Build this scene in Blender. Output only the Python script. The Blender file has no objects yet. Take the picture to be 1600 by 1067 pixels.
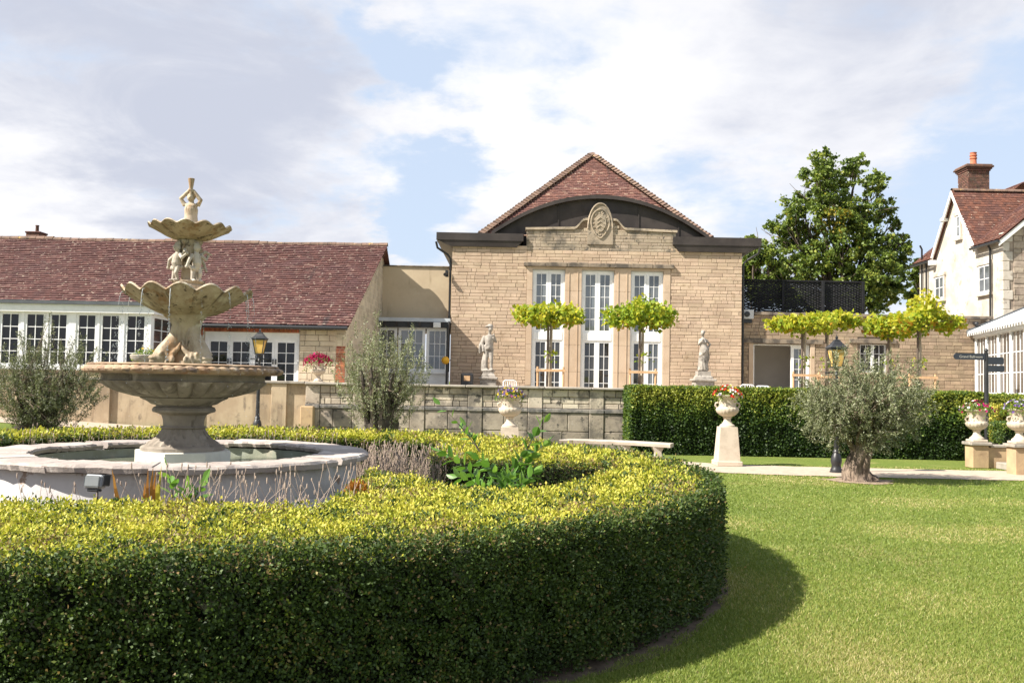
import bpy, bmesh, math, random
import numpy as np
from mathutils import Vector, Matrix, Quaternion

rnd = random.Random(7)
nr = np.random.default_rng(11)
R = math.radians
scene = bpy.context.scene
col = scene.collection

# ------------------------------------------------------------------ camera
EYE = Vector((0, 0, 1.65))
F = 1450.0                      # focal length in photo pixels (photo is 1600 wide)
PITCH, ROLL = R(2.63), R(1.1)
cd = bpy.data.cameras.new('camera'); cam = bpy.data.objects.new('camera', cd); col.objects.link(cam)
cd.sensor_width = 36.0; cd.lens = 36.0 * F / 1600; cd.clip_start = 0.1; cd.clip_end = 3000
CM = Matrix.Rotation(R(90) + PITCH, 4, 'X') @ Matrix.Rotation(ROLL, 4, 'Z')
cam.matrix_world = Matrix.Translation(EYE) @ CM
scene.camera = cam
scene.render.resolution_x, scene.render.resolution_y = 1024, 682

# ------------------------------------------------------------------ light
SUN_EL, SUN_A = R(43.5), R(22)      # height, and how far round towards the camera from due left
to_sun = Vector((-math.cos(SUN_A) * math.cos(SUN_EL), -math.sin(SUN_A) * math.cos(SUN_EL), math.sin(SUN_EL)))
world = bpy.data.worlds.new('World'); scene.world = world; world.use_nodes = True
sd = bpy.data.lights.new('sun', 'SUN'); sun = bpy.data.objects.new('sun', sd); col.objects.link(sun)
sd.energy = 5.0; sd.angle = R(0.55); sd.color = (1.0, 0.94, 0.84)
sun.rotation_mode = 'QUATERNION'; sun.rotation_quaternion = to_sun.to_track_quat('Z', 'Y'); sun.location = (-40, -12, 50)
vs = scene.view_settings
scene.display_settings.display_device = 'sRGB'
vs.view_transform = 'Standard'; vs.look = 'None'; vs.gamma = 1.0; vs.use_curve_mapping = False
vs.exposure = 1.15
try:
    scene.cycles.use_denoising = True
    scene.cycles.max_bounces = 6; scene.cycles.transparent_max_bounces = 8
    scene.cycles.diffuse_bounces = 3; scene.cycles.glossy_bounces = 2; scene.cycles.transmission_bounces = 4
    scene.cycles.sample_clamp_indirect = 6.0
    scene.cycles.caustics_reflective = False; scene.cycles.caustics_refractive = False
except Exception:
    pass

class NT:
    """tiny node helper"""
    def __init__(s, tree): s.t = tree; s.n = tree.nodes; s.l = tree.links
    def new(s, kind, **kw):
        n = s.n.new(kind)
        for k, v in kw.items(): setattr(n, k, v)
        return n
    def put(s, sock, v):
        if isinstance(v, bpy.types.NodeSocket): s.l.new(v, sock)
        elif v is not None:
            if sock.type == 'RGBA' and hasattr(v, '__len__') and len(v) == 3: v = (*v, 1)
            sock.default_value = v
    def math(s, op, a, b=None, c=None, clamp=False):
        n = s.new('ShaderNodeMath', operation=op); n.use_clamp = clamp
        s.put(n.inputs[0], a)
        if b is not None: s.put(n.inputs[1], b)
        if c is not None: s.put(n.inputs[2], c)
        return n.outputs[0]
    def vmath(s, op, a, b=None, scale=None):
        n = s.new('ShaderNodeVectorMath', operation=op)
        s.put(n.inputs[0], a)
        if b is not None: s.put(n.inputs[1], b)
        if scale is not None: s.put(n.inputs['Scale'], scale)
        return n.outputs['Value'] if op in ('DOT_PRODUCT', 'LENGTH', 'DISTANCE') else n.outputs['Vector']
    def mix(s, fac, a, b, mode='MIX'):
        n = s.new('ShaderNodeMix', data_type='RGBA', blend_type=mode)
        s.put(n.inputs[0], fac); s.put(n.inputs[6], a); s.put(n.inputs[7], b)
        return n.outputs[2]
    def noise(s, vec, scale, detail=3, rough=0.55, dist=0.0):
        n = s.new('ShaderNodeTexNoise'); s.put(n.inputs['Vector'], vec)
        n.inputs['Scale'].default_value = scale; n.inputs['Detail'].default_value = detail
        n.inputs['Roughness'].default_value = rough; n.inputs['Distortion'].default_value = dist
        return n.outputs['Fac']
    def ramp(s, v, lo, hi, a=0.0, b=1.0, smooth=True):
        n = s.new('ShaderNodeMapRange'); n.interpolation_type = 'SMOOTHSTEP' if smooth else 'LINEAR'
        s.put(n.inputs[0], v); n.inputs[1].default_value = lo; n.inputs[2].default_value = hi
        n.inputs[3].default_value = a; n.inputs[4].default_value = b
        return n.outputs[0]
    def mul(s, vec, v3): return s.vmath('MULTIPLY', vec, v3)

def pix_dir(u, v):
    return (CM.to_3x3() @ Vector(((u - 800) / F, -(v - 533.5) / F, -1))).normalized()

def make_world():
    w = NT(world.node_tree); w.n.clear()
    out = w.new('ShaderNodeOutputWorld'); bg = w.new('ShaderNodeBackground'); bg.inputs[1].default_value = 0.1
    sky = w.new('ShaderNodeTexSky'); sky.sky_type = 'NISHITA'; sky.sun_disc = False
    sky.sun_elevation = SUN_EL; sky.sun_rotation = math.atan2(to_sun.x, to_sun.y)
    sky.air_density = 1.0; sky.dust_density = 1.2; sky.ozone_density = 1.5
    tc = w.new('ShaderNodeTexCoord'); d = tc.outputs['Generated']
    sep = w.new('ShaderNodeSeparateXYZ'); w.put(sep.inputs[0], d)
    den = w.math('ADD', w.math('MAXIMUM', sep.outputs[2], 0.0), 0.22)
    cmb = w.new('ShaderNodeCombineXYZ')
    w.put(cmb.inputs[0], w.math('DIVIDE', sep.outputs[0], den)); w.put(cmb.inputs[1], w.math('DIVIDE', sep.outputs[1], den))
    p = cmb.outputs[0]
    big = w.noise(w.vmath('ADD', p, (3.1, 7.4, 0.0)), 0.75, 3, 0.5)
    mid = w.noise(w.vmath('ADD', p, (1.7, 2.2, 4.0)), 1.9, 8, 0.58, 0.25)
    fine = w.noise(w.vmath('ADD', p, (9.7, 0.2, 1.0)), 5.5, 6, 0.6, 0.4)
    dens = w.math('ADD', w.math('ADD', w.math('MULTIPLY', big, 0.55), w.math('MULTIPLY', mid, 0.75)), w.math('MULTIPLY', fine, 0.34))
    # the cloud banks of that afternoon: where a bank stands and where the blue breaks through
    wn = w.new('ShaderNodeTexNoise'); w.put(wn.inputs['Vector'], p); wn.inputs['Scale'].default_value = 2.6; wn.inputs['Detail'].default_value = 7; wn.inputs['Roughness'].default_value = .62
    dw = w.vmath('ADD', d, w.vmath('SCALE', w.vmath('SUBTRACT', wn.outputs['Color'], (.5, .5, .5)), scale=.30))   # ragged edges
    def blob(u, v, rad, amp):
        c = pix_dir(u, v); dd = w.vmath('DISTANCE', dw, tuple(c))
        return w.ramp(dd, 0.0, rad, amp, 0.0)
    for (u, v, rad, amp) in ((300, 220, .42, .17), (90, 330, .2, .08), (1050, 120, .40, .20), (1450, 120, .3, .10), (820, 255, .10, .12), (700, 190, .09, .10),
                             (600, 95, .065, -.22), (690, 130, .06, -.17), (690, 300, .10, -.12), (860, 190, .07, -.13), (640, 340, .13, -.14), (1140, 350, .16, -.20), (1440, 300, .20, -.17), (1590, 190, .14, -.14), (560, 350, .05, .17), (420, 300, .12, .08)):
        dens = w.math('ADD', dens, blob(u, v, rad, amp))
    cover = w.ramp(dens, 0.74, 0.97)
    # thick parts of a bank are grey-lilac below, thin edges are white
    shade = w.math('ADD', w.math('MULTIPLY', w.noise(w.vmath('ADD', p, (5.0, 1.0, 2.0)), 1.1, 6, 0.55, 0.3), .72), w.math('MULTIPLY', w.noise(w.vmath('ADD', p, (2.0, 6.0, 1.0)), 3.6, 8, 0.6, 0.5), .30))
    for (u, v, rad, amp) in ((180, 60, .30, .20), (420, 260, .26, .16), (1180, 180, .3, .02), (1400, 180, .25, .07), (60, 330, .16, -.22), (760, 80, .3, -.18), (1000, 60, .2, -.10), (820, 255, .12, -.12)):
        shade = w.math('ADD', shade, blob(u, v, rad, amp))
    sh = w.math('MULTIPLY', w.ramp(shade, 0.37, 0.75), w.ramp(w.noise(w.vmath('ADD', p, (8.0, 3.0, 5.0)), 2.3, 9, .62, .6), .30, .62, .55, 1.0))
    cloud = w.mix(sh, (4.75, 4.74, 4.85), (2.85, 3.02, 3.55))
    zen = w.ramp(sep.outputs[2], 0.30, 0.75)                       # overhead the banks are seen from beneath
    cloud = w.mix(zen, cloud, (2.0, 2.1, 2.45))
    blue = w.vmath('MULTIPLY', sky.outputs[0], (1.0, 1.0, 1.0))
    blue = w.mix(0.84, blue, (3.05, 3.55, 4.35))                      # thin veil of high haze
    c = w.mix(cover, blue, cloud)
    w.put(bg.inputs[0], c); w.l.new(bg.outputs[0], out.inputs[0])
make_world()

# ------------------------------------------------------------------ helpers
def P(u, v, Y):
    """world point seen at photo pixel (u,v) at the distance Y in front of the camera"""
    d = CM.to_3x3() @ Vector(((u - 800) / F, -(v - 533.5) / F, -1))
    return EYE + d * (Y / d.y)
def PX(u, v, Y): return P(u, v, Y).x
def PZ(u, v, Y): return P(u, v, Y).z
def sstep(t): t = min(1, max(0, t)); return t * t * (3 - 2 * t)
def gz(x, y):
    """the lawn climbs gently towards the left-hand back of the garden"""
    return 0.04 * max(0.0, -x) * sstep((y - 10) / 12)

class MB:
    def __init__(s): s.v = []; s.f = []; s.tint = []
    def add(s, vs_, fs_, tint=0.0):
        o = len(s.v); s.v.extend([tuple(q) for q in vs_]); s.f.extend([tuple(i + o for i in f) for f in fs_]); s.tint.extend([tint] * len(fs_))
        return s
    def box(s, x0, x1, y0, y1, z0, z1, M=None, tint=0.0):
        vv = [Vector(q) for q in ((x0, y0, z0), (x1, y0, z0), (x1, y1, z0), (x0, y1, z0), (x0, y0, z1), (x1, y0, z1), (x1, y1, z1), (x0, y1, z1))]
        if M is not None: vv = [M @ q for q in vv]
        return s.add(vv, ((0, 3, 2, 1), (4, 5, 6, 7), (0, 1, 5, 4), (1, 2, 6, 5), (2, 3, 7, 6), (3, 0, 4, 7)), tint)
    def cbox(s, x0, x1, y0, y1, z0, z1, c=0.01, M=None, tint=0.0):
        """box with chamfered edges"""
        vv = []
        xs, ys, zs = (x0, x1), (y0, y1), (z0, z1); idx = {}
        for i in (0, 1):
            for j in (0, 1):
                for k in (0, 1):
                    sx, sy, sz = (1, -1)[i] * c, (1, -1)[j] * c, (1, -1)[k] * c
                    for a, q in (('x', (xs[i], ys[j] + sy, zs[k] + sz)), ('y', (xs[i] + sx, ys[j], zs[k] + sz)), ('z', (xs[i] + sx, ys[j] + sy, zs[k]))):
                        idx[(i, j, k, a)] = len(vv); vv.append(Vector(q))
        fs_ = []
        g = lambda i, j, k, a: idx[(i, j, k, a)]
        fs_.append([g(0, 0, 0, 'x'), g(0, 0, 1, 'x'), g(0, 1, 1, 'x'), g(0, 1, 0, 'x')]); fs_.append([g(1, 0, 0, 'x'), g(1, 1, 0, 'x'), g(1, 1, 1, 'x'), g(1, 0, 1, 'x')])
        fs_.append([g(0, 0, 0, 'y'), g(1, 0, 0, 'y'), g(1, 0, 1, 'y'), g(0, 0, 1, 'y')]); fs_.append([g(0, 1, 0, 'y'), g(0, 1, 1, 'y'), g(1, 1, 1, 'y'), g(1, 1, 0, 'y')])
        fs_.append([g(0, 0, 0, 'z'), g(0, 1, 0, 'z'), g(1, 1, 0, 'z'), g(1, 0, 0, 'z')]); fs_.append([g(0, 0, 1, 'z'), g(1, 0, 1, 'z'), g(1, 1, 1, 'z'), g(0, 1, 1, 'z')])
        for i in (0, 1):
            for j in (0, 1): fs_.append([g(i, j, 0, 'x'), g(i, j, 1, 'x'), g(i, j, 1, 'y'), g(i, j, 0, 'y')])
        for i in (0, 1):
            for k in (0, 1): fs_.append([g(i, 0, k, 'x'), g(i, 1, k, 'x'), g(i, 1, k, 'z'), g(i, 0, k, 'z')])
        for j in (0, 1):
            for k in (0, 1): fs_.append([g(0, j, k, 'y'), g(1, j, k, 'y'), g(1, j, k, 'z'), g(0, j, k, 'z')])
        for i in (0, 1):
            for j in (0, 1):
                for k in (0, 1): fs_.append([g(i, j, k, 'x'), g(i, j, k, 'y'), g(i, j, k, 'z')])
        if M is not None: vv = [M @ q for q in vv]
        return s.add(vv, fs_, tint)
    def prism(s, poly, a0, a1, axis='y', M=None):
        """polygon (list of 2-D points) drawn out along an axis; y: poly is (x,z), x: (y,z), z: (x,y)"""
        n = len(poly)
        def mk(p, a): return {'y': (p[0], a, p[1]), 'x': (a, p[0], p[1]), 'z': (p[0], p[1], a)}[axis]
        vv = [Vector(mk(p, a0)) for p in poly] + [Vector(mk(p, a1)) for p in poly]
        if M is not None: vv = [M @ q for q in vv]
        fs_ = [list(range(n)), list(range(2 * n - 1, n - 1, -1))] + [(i, (i + 1) % n, n + (i + 1) % n, n + i) for i in range(n)]
        return s.add(vv, fs_)
    def lathe(s, prof, n=48, c=(0, 0, 0), mod=None, a0=0.0, a1=2 * math.pi, cap=True):
        full = abs(a1 - a0 - 2 * math.pi) < 1e-6
        m = n if full else n + 1; vv = []
        for i, (r, z) in enumerate(prof):
            for k in range(m):
                t = a0 + (a1 - a0) * k / n
                rr, zz = (r, z) if mod is None else mod(t, i, r, z)
                vv.append((c[0] + rr * math.cos(t), c[1] + rr * math.sin(t), c[2] + zz))
        fs_ = []
        for i in range(len(prof) - 1):
            for k in range(n):
                k2 = (k + 1) % m if full else k + 1
                fs_.append((i * m + k, i * m + k2, (i + 1) * m + k2, (i + 1) * m + k))
        if cap and full:
            fs_.append(tuple(range(m - 1, -1, -1))); fs_.append(tuple((len(prof) - 1) * m + k for k in range(m)))
        return s.add(vv, fs_)
    def tube(s, pts, rad, n=6, cap=True, tint=0.0, mod=None):
        pts = [Vector(p) for p in pts]
        if not hasattr(rad, '__len__'): rad = [rad] * len(pts)
        vv, ref = [], None
        for i, p in enumerate(pts):
            d = (pts[min(i + 1, len(pts) - 1)] - pts[max(i - 1, 0)])
            d = d.normalized() if d.length > 1e-9 else Vector((0, 0, 1))
            if ref is None: ref = d.orthogonal().normalized()
            ref = (ref - d * ref.dot(d)); ref = ref.normalized() if ref.length > 1e-6 else d.orthogonal().normalized()
            b = d.cross(ref)
            for k in range(n):
                a = 2 * math.pi * k / n; rr = rad[i] * (mod(a, i) if mod else 1)
                vv.append(p + ref * (math.cos(a) * rr) + b * (math.sin(a) * rr))
        fs_ = [(i * n + k, i * n + (k + 1) % n, (i + 1) * n + (k + 1) % n, (i + 1) * n + k) for i in range(len(pts) - 1) for k in range(n)]
        if cap: fs_ += [tuple(range(n - 1, -1, -1)), tuple((len(pts) - 1) * n + k for k in range(n))]
        return s.add(vv, fs_, tint)
    def ell(s, c, r, n=14, m=8, M=None):
        """ellipsoid"""
        if not hasattr(r, '__len__'): r = (r, r, r)
        vv = [Vector((0, 0, -1))]
        for i in range(1, m):
            a = -math.pi / 2 + math.pi * i / m
            for k in range(n):
                t = 2 * math.pi * k / n; vv.append(Vector((math.cos(a) * math.cos(t), math.cos(a) * math.sin(t), math.sin(a))))
        vv.append(Vector((0, 0, 1))); e = len(vv) - 1
        fs_ = [(0, 1 + (k + 1) % n, 1 + k) for k in range(n)] + [(e, e - n + k, e - n + (k + 1) % n) for k in range(n)]
        for i in range(m - 2):
            for k in range(n): fs_.append((1 + i * n + k, 1 + i * n + (k + 1) % n, 1 + (i + 1) * n + (k + 1) % n, 1 + (i + 1) * n + k))
        vv = [Vector((q.x * r[0], q.y * r[1], q.z * r[2])) for q in vv]
        if M is not None: vv = [M @ q for q in vv]
        return s.add([q + Vector(c) for q in vv], fs_)
    def mesh(s, name, smooth=None):
        me = bpy.data.meshes.new(name); me.from_pydata(s.v, [], s.f); me.update()
        if any(s.tint):
            at = me.attributes.new('tint', 'FLOAT', 'FACE'); at.data.foreach_set('value', s.tint)
        if smooth is not None: smooth_mesh(me, smooth)
        return me
    def build(s, name, m, parent=None, smooth=None, kind=None, label=None):
        return link(name, s.mesh(name, smooth), m, parent, kind, label)

def smooth_mesh(me, ang):
    me.polygons.foreach_set('use_smooth', [True] * len(me.polygons))
    try: me.set_sharp_from_angle(angle=R(ang))
    except Exception: pass

def link(name, me, m, parent=None, kind=None, label=None):
    o = bpy.data.objects.new(name, me); col.objects.link(o)
    if m is not None and not me.materials: me.materials.append(m)
    if parent is not None: adopt(o, parent)
    if kind: o['kind'] = kind
    if label: o['label'] = label
    return o
def adopt(o, parent):
    o.parent = parent
    chain = []; q = parent
    while q is not None: chain.append(q); q = q.parent
    if chain[-1].get('local'): return
    # geometry that is laid out in world coordinates keeps its place under its thing's Empty
    W = Matrix.Identity(4)
    for q in reversed(chain): W = W @ (q.matrix_parent_inverse if q.parent else Matrix.Identity(4)) @ q.matrix_basis
    o.matrix_parent_inverse = W.inverted()
def tag(o, label, cat, group=None, kind=None):
    o['label'] = label; o['category'] = cat
    if group: o['group'] = group
    if kind: o['kind'] = kind
    return o
def thing(name, label, cat, loc=(0, 0, 0), group=None, rz=0.0, local=False):
    o = bpy.data.objects.new(name, None); col.objects.link(o); o.empty_display_size = 0.2
    o.location = loc; o.rotation_euler = (0, 0, rz)
    if local: o['local'] = 1                         # parts are modelled round the thing's own base
    return tag(o, label, cat, group)
def structure(o): o['kind'] = 'structure'; return o
def dup(root, loc, label, rz=0.0, scale=1.0):
    r = root.copy(); col.objects.link(r); r.location = loc; r.rotation_euler = (0, 0, rz); r.scale = (scale,) * 3; r['label'] = label
    def rec(a, b):
        for ch in list(a.children):
            c = ch.copy(); col.objects.link(c); c.parent = b; rec(ch, c)
    rec(root, r)
    return r

def remeshed(name, mb, voxel, m, parent=None, it=6, label=None):
    """fuse overlapping solids into one continuous carved surface"""
    me = mb.mesh(name); o = bpy.data.objects.new(name, me); col.objects.link(o)
    md = o.modifiers.new('r', 'REMESH'); md.mode = 'VOXEL'; md.voxel_size = voxel
    sm = o.modifiers.new('s', 'SMOOTH'); sm.iterations = it; sm.factor = 0.5
    dg = bpy.context.evaluated_depsgraph_get(); dg.update()
    m2 = bpy.data.meshes.new_from_object(o.evaluated_get(dg)); bpy.data.objects.remove(o)
    m2.name = name; smooth_mesh(m2, 80)
    return link(name, m2, m, parent, None, label)

def fast_mesh(name, V, nper, tint=None):
    """mesh of many equal loose polygons: V is (N*nper,3)"""
    V = np.ascontiguousarray(V, dtype=np.float32); n = len(V) // nper
    me = bpy.data.meshes.new(name)
    me.vertices.add(len(V)); me.vertices.foreach_set('co', V.ravel())
    me.loops.add(len(V)); me.loops.foreach_set('vertex_index', np.arange(len(V), dtype=np.int32))
    me.polygons.add(n); me.polygons.foreach_set('loop_start', np.arange(0, len(V), nper, dtype=np.int32))
    try: me.polygons.foreach_set('loop_total', np.full(n, nper, dtype=np.int32))
    except Exception: pass
    if tint is not None:
        at = me.attributes.new('tint', 'FLOAT', 'FACE'); at.data.foreach_set('value', np.ascontiguousarray(tint, dtype=np.float32))
    me.update(calc_edges=True); me.validate()
    return me

def unit(a): return a / np.maximum(1e-9, np.linalg.norm(a, axis=1, keepdims=True))
def leaves(name, pts, axis, L, W, tint, m, parent=None, kind='stuff', fold=0.25, nor=None):
    """one bent rhombus per leaf"""
    n = len(pts); axis = unit(axis)
    rv = nr.normal(size=(n, 3)) if nor is None else np.cross(axis, nor + 0.35 * nr.normal(size=(n, 3)))
    side = unit(rv - axis * (rv * axis).sum(1, keepdims=True)); up = np.cross(axis, side)
    L = np.broadcast_to(np.asarray(L, dtype=float), (n,))[:, None]; W = np.broadcast_to(np.asarray(W, dtype=float), (n,))[:, None]
    V = np.empty((n, 4, 3), dtype=np.float32)
    V[:, 0] = pts; V[:, 1] = pts + axis * L * 0.48 + side * W * 0.5 + up * W * fold
    V[:, 2] = pts + axis * L; V[:, 3] = pts + axis * L * 0.48 - side * W * 0.5 + up * W * fold
    me = fast_mesh(name, V.reshape(-1, 3), 4, tint)
    return link(name, me, m, parent, kind)

# ------------------------------------------------------------------ materials
MATS = {}
def mat(name, c1, c2=None, scale=3.0, rough=0.8, bump=0.0, bscale=40.0, obj_var=0.0, spec=0.3, stains=(), metallic=0.0, rlo=0.40, rhi=0.62, bdist=0.01, stretch=None):
    """procedural stone / paint / metal: two tones broken by noise, per-piece variation, fine relief, and stains (colour, scale, lo, hi, stretch)"""
    m = bpy.data.materials.new(name); m.use_nodes = True; MATS[name] = m
    t = NT(m.node_tree); b = t.n['Principled BSDF']
    pos = t.new('ShaderNodeNewGeometry').outputs['Position']
    pv = t.mul(pos, stretch) if stretch else pos
    c = c1 if c2 is None else t.mix(t.ramp(t.noise(pv, scale, 5, 0.6), rlo, rhi), c1, c2)
    if obj_var:
        at = t.new('ShaderNodeAttribute'); at.attribute_name = 'tint'
        q = t.math('FRACT', t.math('ADD', t.new('ShaderNodeObjectInfo').outputs['Random'], at.outputs['Fac']))
        q2 = t.math('FRACT', t.math('MULTIPLY', q, 7.31))
        hs = t.new('ShaderNodeHueSaturation'); t.put(hs.inputs['Color'], c)
        t.put(hs.inputs['Value'], t.math('ADD', 1 - obj_var * 0.55, t.math('MULTIPLY', q, obj_var)))
        t.put(hs.inputs['Hue'], t.math('ADD', 0.5 - obj_var * 0.02, t.math('MULTIPLY', q2, obj_var * 0.04)))
        c = hs.outputs[0]
    for i, st in enumerate(stains):
        sc, lo, hi = st[1:4]; sv = t.mul(pos, st[4]) if len(st) > 4 else pos
        amt = st[5] if len(st) > 5 else 0.85
        c = t.mix(t.math('MULTIPLY', t.ramp(t.noise(t.vmath('ADD', sv, (i * 3.7 + 1, 2.0, i * 1.3)), sc, 6, 0.65), lo, hi), amt), c, st[0])
    t.put(b.inputs['Base Color'], c)
    b.inputs['Roughness'].default_value = rough; b.inputs['Specular IOR Level'].default_value = spec; b.inputs['Metallic'].default_value = metallic
    if bump:
        bn = t.new('ShaderNodeBump'); bn.inputs['Strength'].default_value = bump; bn.inputs['Distance'].default_value = bdist
        t.put(bn.inputs['Height'], t.noise(pv, bscale, 4, 0.65)); t.l.new(bn.outputs[0], b.inputs['Normal'])
    return m

def leafmat(name, stops, rough=0.45, trans=0.3, spec=0.4, tcol=1.25):
    """leaf colours picked per leaf from 'tint' (0..1) through a colour ramp, partly translucent"""
    m = bpy.data.materials.new(name); m.use_nodes = True; MATS[name] = m
    t = NT(m.node_tree); b = t.n['Principled BSDF']; out = t.n['Material Output']
    at = t.new('ShaderNodeAttribute'); at.attribute_name = 'tint'
    cr = t.new('ShaderNodeValToRGB'); el = cr.color_ramp.elements
    el[0].position, el[0].color = stops[0][0], (*stops[0][1], 1); el[1].position, el[1].color = stops[-1][0], (*stops[-1][1], 1)
    for p, c in stops[1:-1]:
        e = el.new(p); e.color = (*c, 1)
    t.put(cr.inputs[0], at.outputs['Fac'])
    t.put(b.inputs['Base Color'], cr.outputs[0]); b.inputs['Roughness'].default_value = rough; b.inputs['Specular IOR Level'].default_value = spec
    tr = t.new('ShaderNodeBsdfTranslucent'); t.put(tr.inputs[0], t.mix(1.0, cr.outputs[0], (tcol, tcol * 1.05, tcol * 0.6), 'MULTIPLY'))
    mx = t.new('ShaderNodeMixShader'); mx.inputs[0].default_value = trans
    t.l.new(b.outputs[0], mx.inputs[1]); t.l.new(tr.outputs[0], mx.inputs[2]); t.l.new(mx.outputs[0], out.inputs[0])
    return m

def glassmat(name, base, ior=1.9, rough=0.03):
    m = bpy.data.materials.new(name); m.use_nodes = True; MATS[name] = m
    t = NT(m.node_tree); b = t.n['Principled BSDF']
    pos = t.new('ShaderNodeNewGeometry').outputs['Position']
    c = t.mix(t.ramp(t.noise(pos, 0.9, 3, 0.5), 0.35, 0.65), tuple(x * 0.6 for x in base), tuple(x * 1.4 for x in base))
    t.put(b.inputs['Base Color'], c); b.inputs['Roughness'].default_value = rough; b.inputs['IOR'].default_value = ior
    bn = t.new('ShaderNodeBump'); bn.inputs['Strength'].default_value = 0.06; bn.inputs['Distance'].default_value = 0.02
    t.put(bn.inputs['Height'], t.noise(pos, 2.2, 1)); t.l.new(bn.outputs[0], b.inputs['Normal'])
    return m

mat('hall_stone', (.52, .395, .285), (.45, .335, .238), 1.3, .88, .6, 50, .22, stains=(((.30, .21, .13), 2.2, .60, .74),))
mat('hall_mortar', (.19, .135, .095), (.26, .19, .13), 5, .95)
mat('smooth_stone', (.52, .40, .29), (.45, .335, .235), 1.1, .85, .3, 50, .08, stains=(((.27, .19, .12), 1.6, .62, .80, (3, 3, .6)),))
mat('attic_stone', (.42, .34, .255), (.35, .28, .205), 2.0, .9, .5, 50, .25, stains=(((.15, .13, .105), 1.2, .47, .62), ((.07, .065, .06), 6, .56, .66)))
mat('dark_lintel', (.25, .20, .15), (.10, .085, .07), 3, .9, .4, 40)
mat('range_stone', (.36, .27, .185), (.30, .225, .155), 1.6, .9, .5, 50, .36, stains=(((.17, .14, .11), 1.9, .56, .72), ((.46, .36, .25), 1.2, .62, .75)))
mat('range_mortar', (.19, .15, .115), (.24, .19, .15), 5, .95)
mat('pale_stone', (.56, .47, .34), (.48, .39, .28), 2.0, .9, .5, 40, .3, stains=(((.26, .21, .16), 2.6, .60, .74),))
mat('terrace_stone', (.56, .485, .385), (.43, .365, .285), 2.2, .92, .7, 30, .42, stains=(((.17, .15, .125), 1.3, .52, .64), ((.05, .048, .045), 5, .55, .64)))
mat('terrace_ashlar', (.39, .33, .265), (.30, .25, .20), 1.6, .92, .6, 24, .3, stains=(((.13, .115, .10), 1.2, .44, .60), ((.045, .045, .045), 8, .57, .66), ((.42, .37, .31), 3.1, .60, .70)))
mat('terrace_band', (.13, .125, .12), (.27, .245, .215), 6, .95, .6, 40, stains=(((.35, .32, .28), 9, .60, .68),))
mat('render_beige', (.52, .42, .29), (.46, .365, .25), .9, .93, .25, 60, stains=(((.28, .21, .135), 1.3, .56, .76, (2.2, 2.2, .5)), ((.58, .50, .38), 1.7, .6, .75), ((.15, .12, .09), 3.3, .64, .74, (5, 5, .35))))
mat('garden_render', (.46, .365, .25), (.38, .29, .195), 1.6, .92, .4, 40, stains=(((.22, .165, .115), 1.2, .47, .68, (2.2, 2.2, .45)), ((.15, .12, .09), 3.0, .56, .70), ((.20, .16, .12), 5, .62, .72, (1, 1, .3))))
mat('white_paint', (.80, .80, .79), (.74, .74, .73), 4, .45, .05, 30, spec=.4)
mat('white_trim', (.78, .78, .76), (.70, .69, .66), 3, .55, .08, 30)
mat('limewash', (.56, .51, .44), (.44, .385, .32), 1.0, .93, .7, 9, stains=(((.30, .25, .20), 1.8, .56, .70), ((.20, .17, .14), 5, .60, .70)))
mat('house_rubble', (.40, .33, .26), (.28, .225, .18), 3.0, .93, .7, 14, .35, stains=(((.15, .10, .085), 2.0, .56, .70),))
mat('red_brick', (.40, .13, .065), (.30, .10, .055), 7, .88, .4, 60, .45)
mat('brick_mortar', (.38, .32, .25), None, 1, .95)
mat('chimney_brick', (.17, .085, .062), (.11, .062, .05), 6, .9, .4, 60, .6, stains=(((.08, .07, .06), 3, .56, .68),))
mat('clay_pot', (.50, .17, .09), (.40, .13, .075), 5, .8, .2, 40)
mat('dark_lead', (.034, .027, .025), (.052, .042, .038), 1.2, .62, .12, 9, spec=.35)
mat('black_metal', (.018, .018, .020), (.028, .028, .030), 8, .42, .05, 30, spec=.5)
mat('sign_paint', (.028, .034, .045), (.036, .042, .054), 5, .5, .04, 30, spec=.4)
mat('gutter_black', (.02, .02, .022), None, 1, .4, spec=.5)
mat('gold_letter', (.42, .40, .36), None, 1, .6)
mat('fountain_stone', (.47, .385, .285), (.35, .28, .20), 4.5, .85, .45, 45, stains=(((.15, .105, .065), 4.2, .50, .66, (1.5, 1.5, .45), .8), ((.27, .155, .075), 6.0, .53, .66, (1.3, 1.3, .6), .8), ((.055, .042, .03), 9.0, .57, .66, (1.8, 1.8, .4), .9), ((.30, .17, .08), 5.2, .61, .73, (1.2, 1.2, .6)), ((.10, .08, .06), 7.0, .67, .74, (1.6, 1.6, .5)), ((.62, .56, .44), 3.4, .58, .7)))
mat('bowl_stone', (.27, .235, .19), (.20, .17, .14), 4.0, .88, .4, 45, stains=(((.42, .37, .31), 6.5, .53, .66), ((.09, .075, .06), 5.5, .54, .68, (1.6, 1.6, .5))))
mat('rim_stone', (.37, .26, .165), (.25, .165, .105), 6.0, .7, .35, 50, stains=(((.26, .125, .06), 5.0, .56, .70), ((.07, .05, .045), 5, .57, .68), ((.60, .50, .38), 4.2, .60, .7)), spec=.45)
mat('pedestal_stone', (.29, .25, .205), (.22, .185, .15), 5, .88, .4, 45, stains=(((.11, .09, .07), 6, .54, .68, (1.5, 1.5, .5)), ((.36, .32, .28), 4, .6, .7),))
mat('plinth_white', (.66, .64, .56), (.56, .54, .47), 4, .85, .2, 40)
mat('pool_coping', (.44, .385, .345), (.34, .29, .26), 3.0, .88, .6, 30, .22, stains=(((.22, .19, .175), 4.6, .60, .70), ((.60, .56, .52), 5.2, .60, .70), ((.20, .12, .07), 6.5, .66, .72)))
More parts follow.
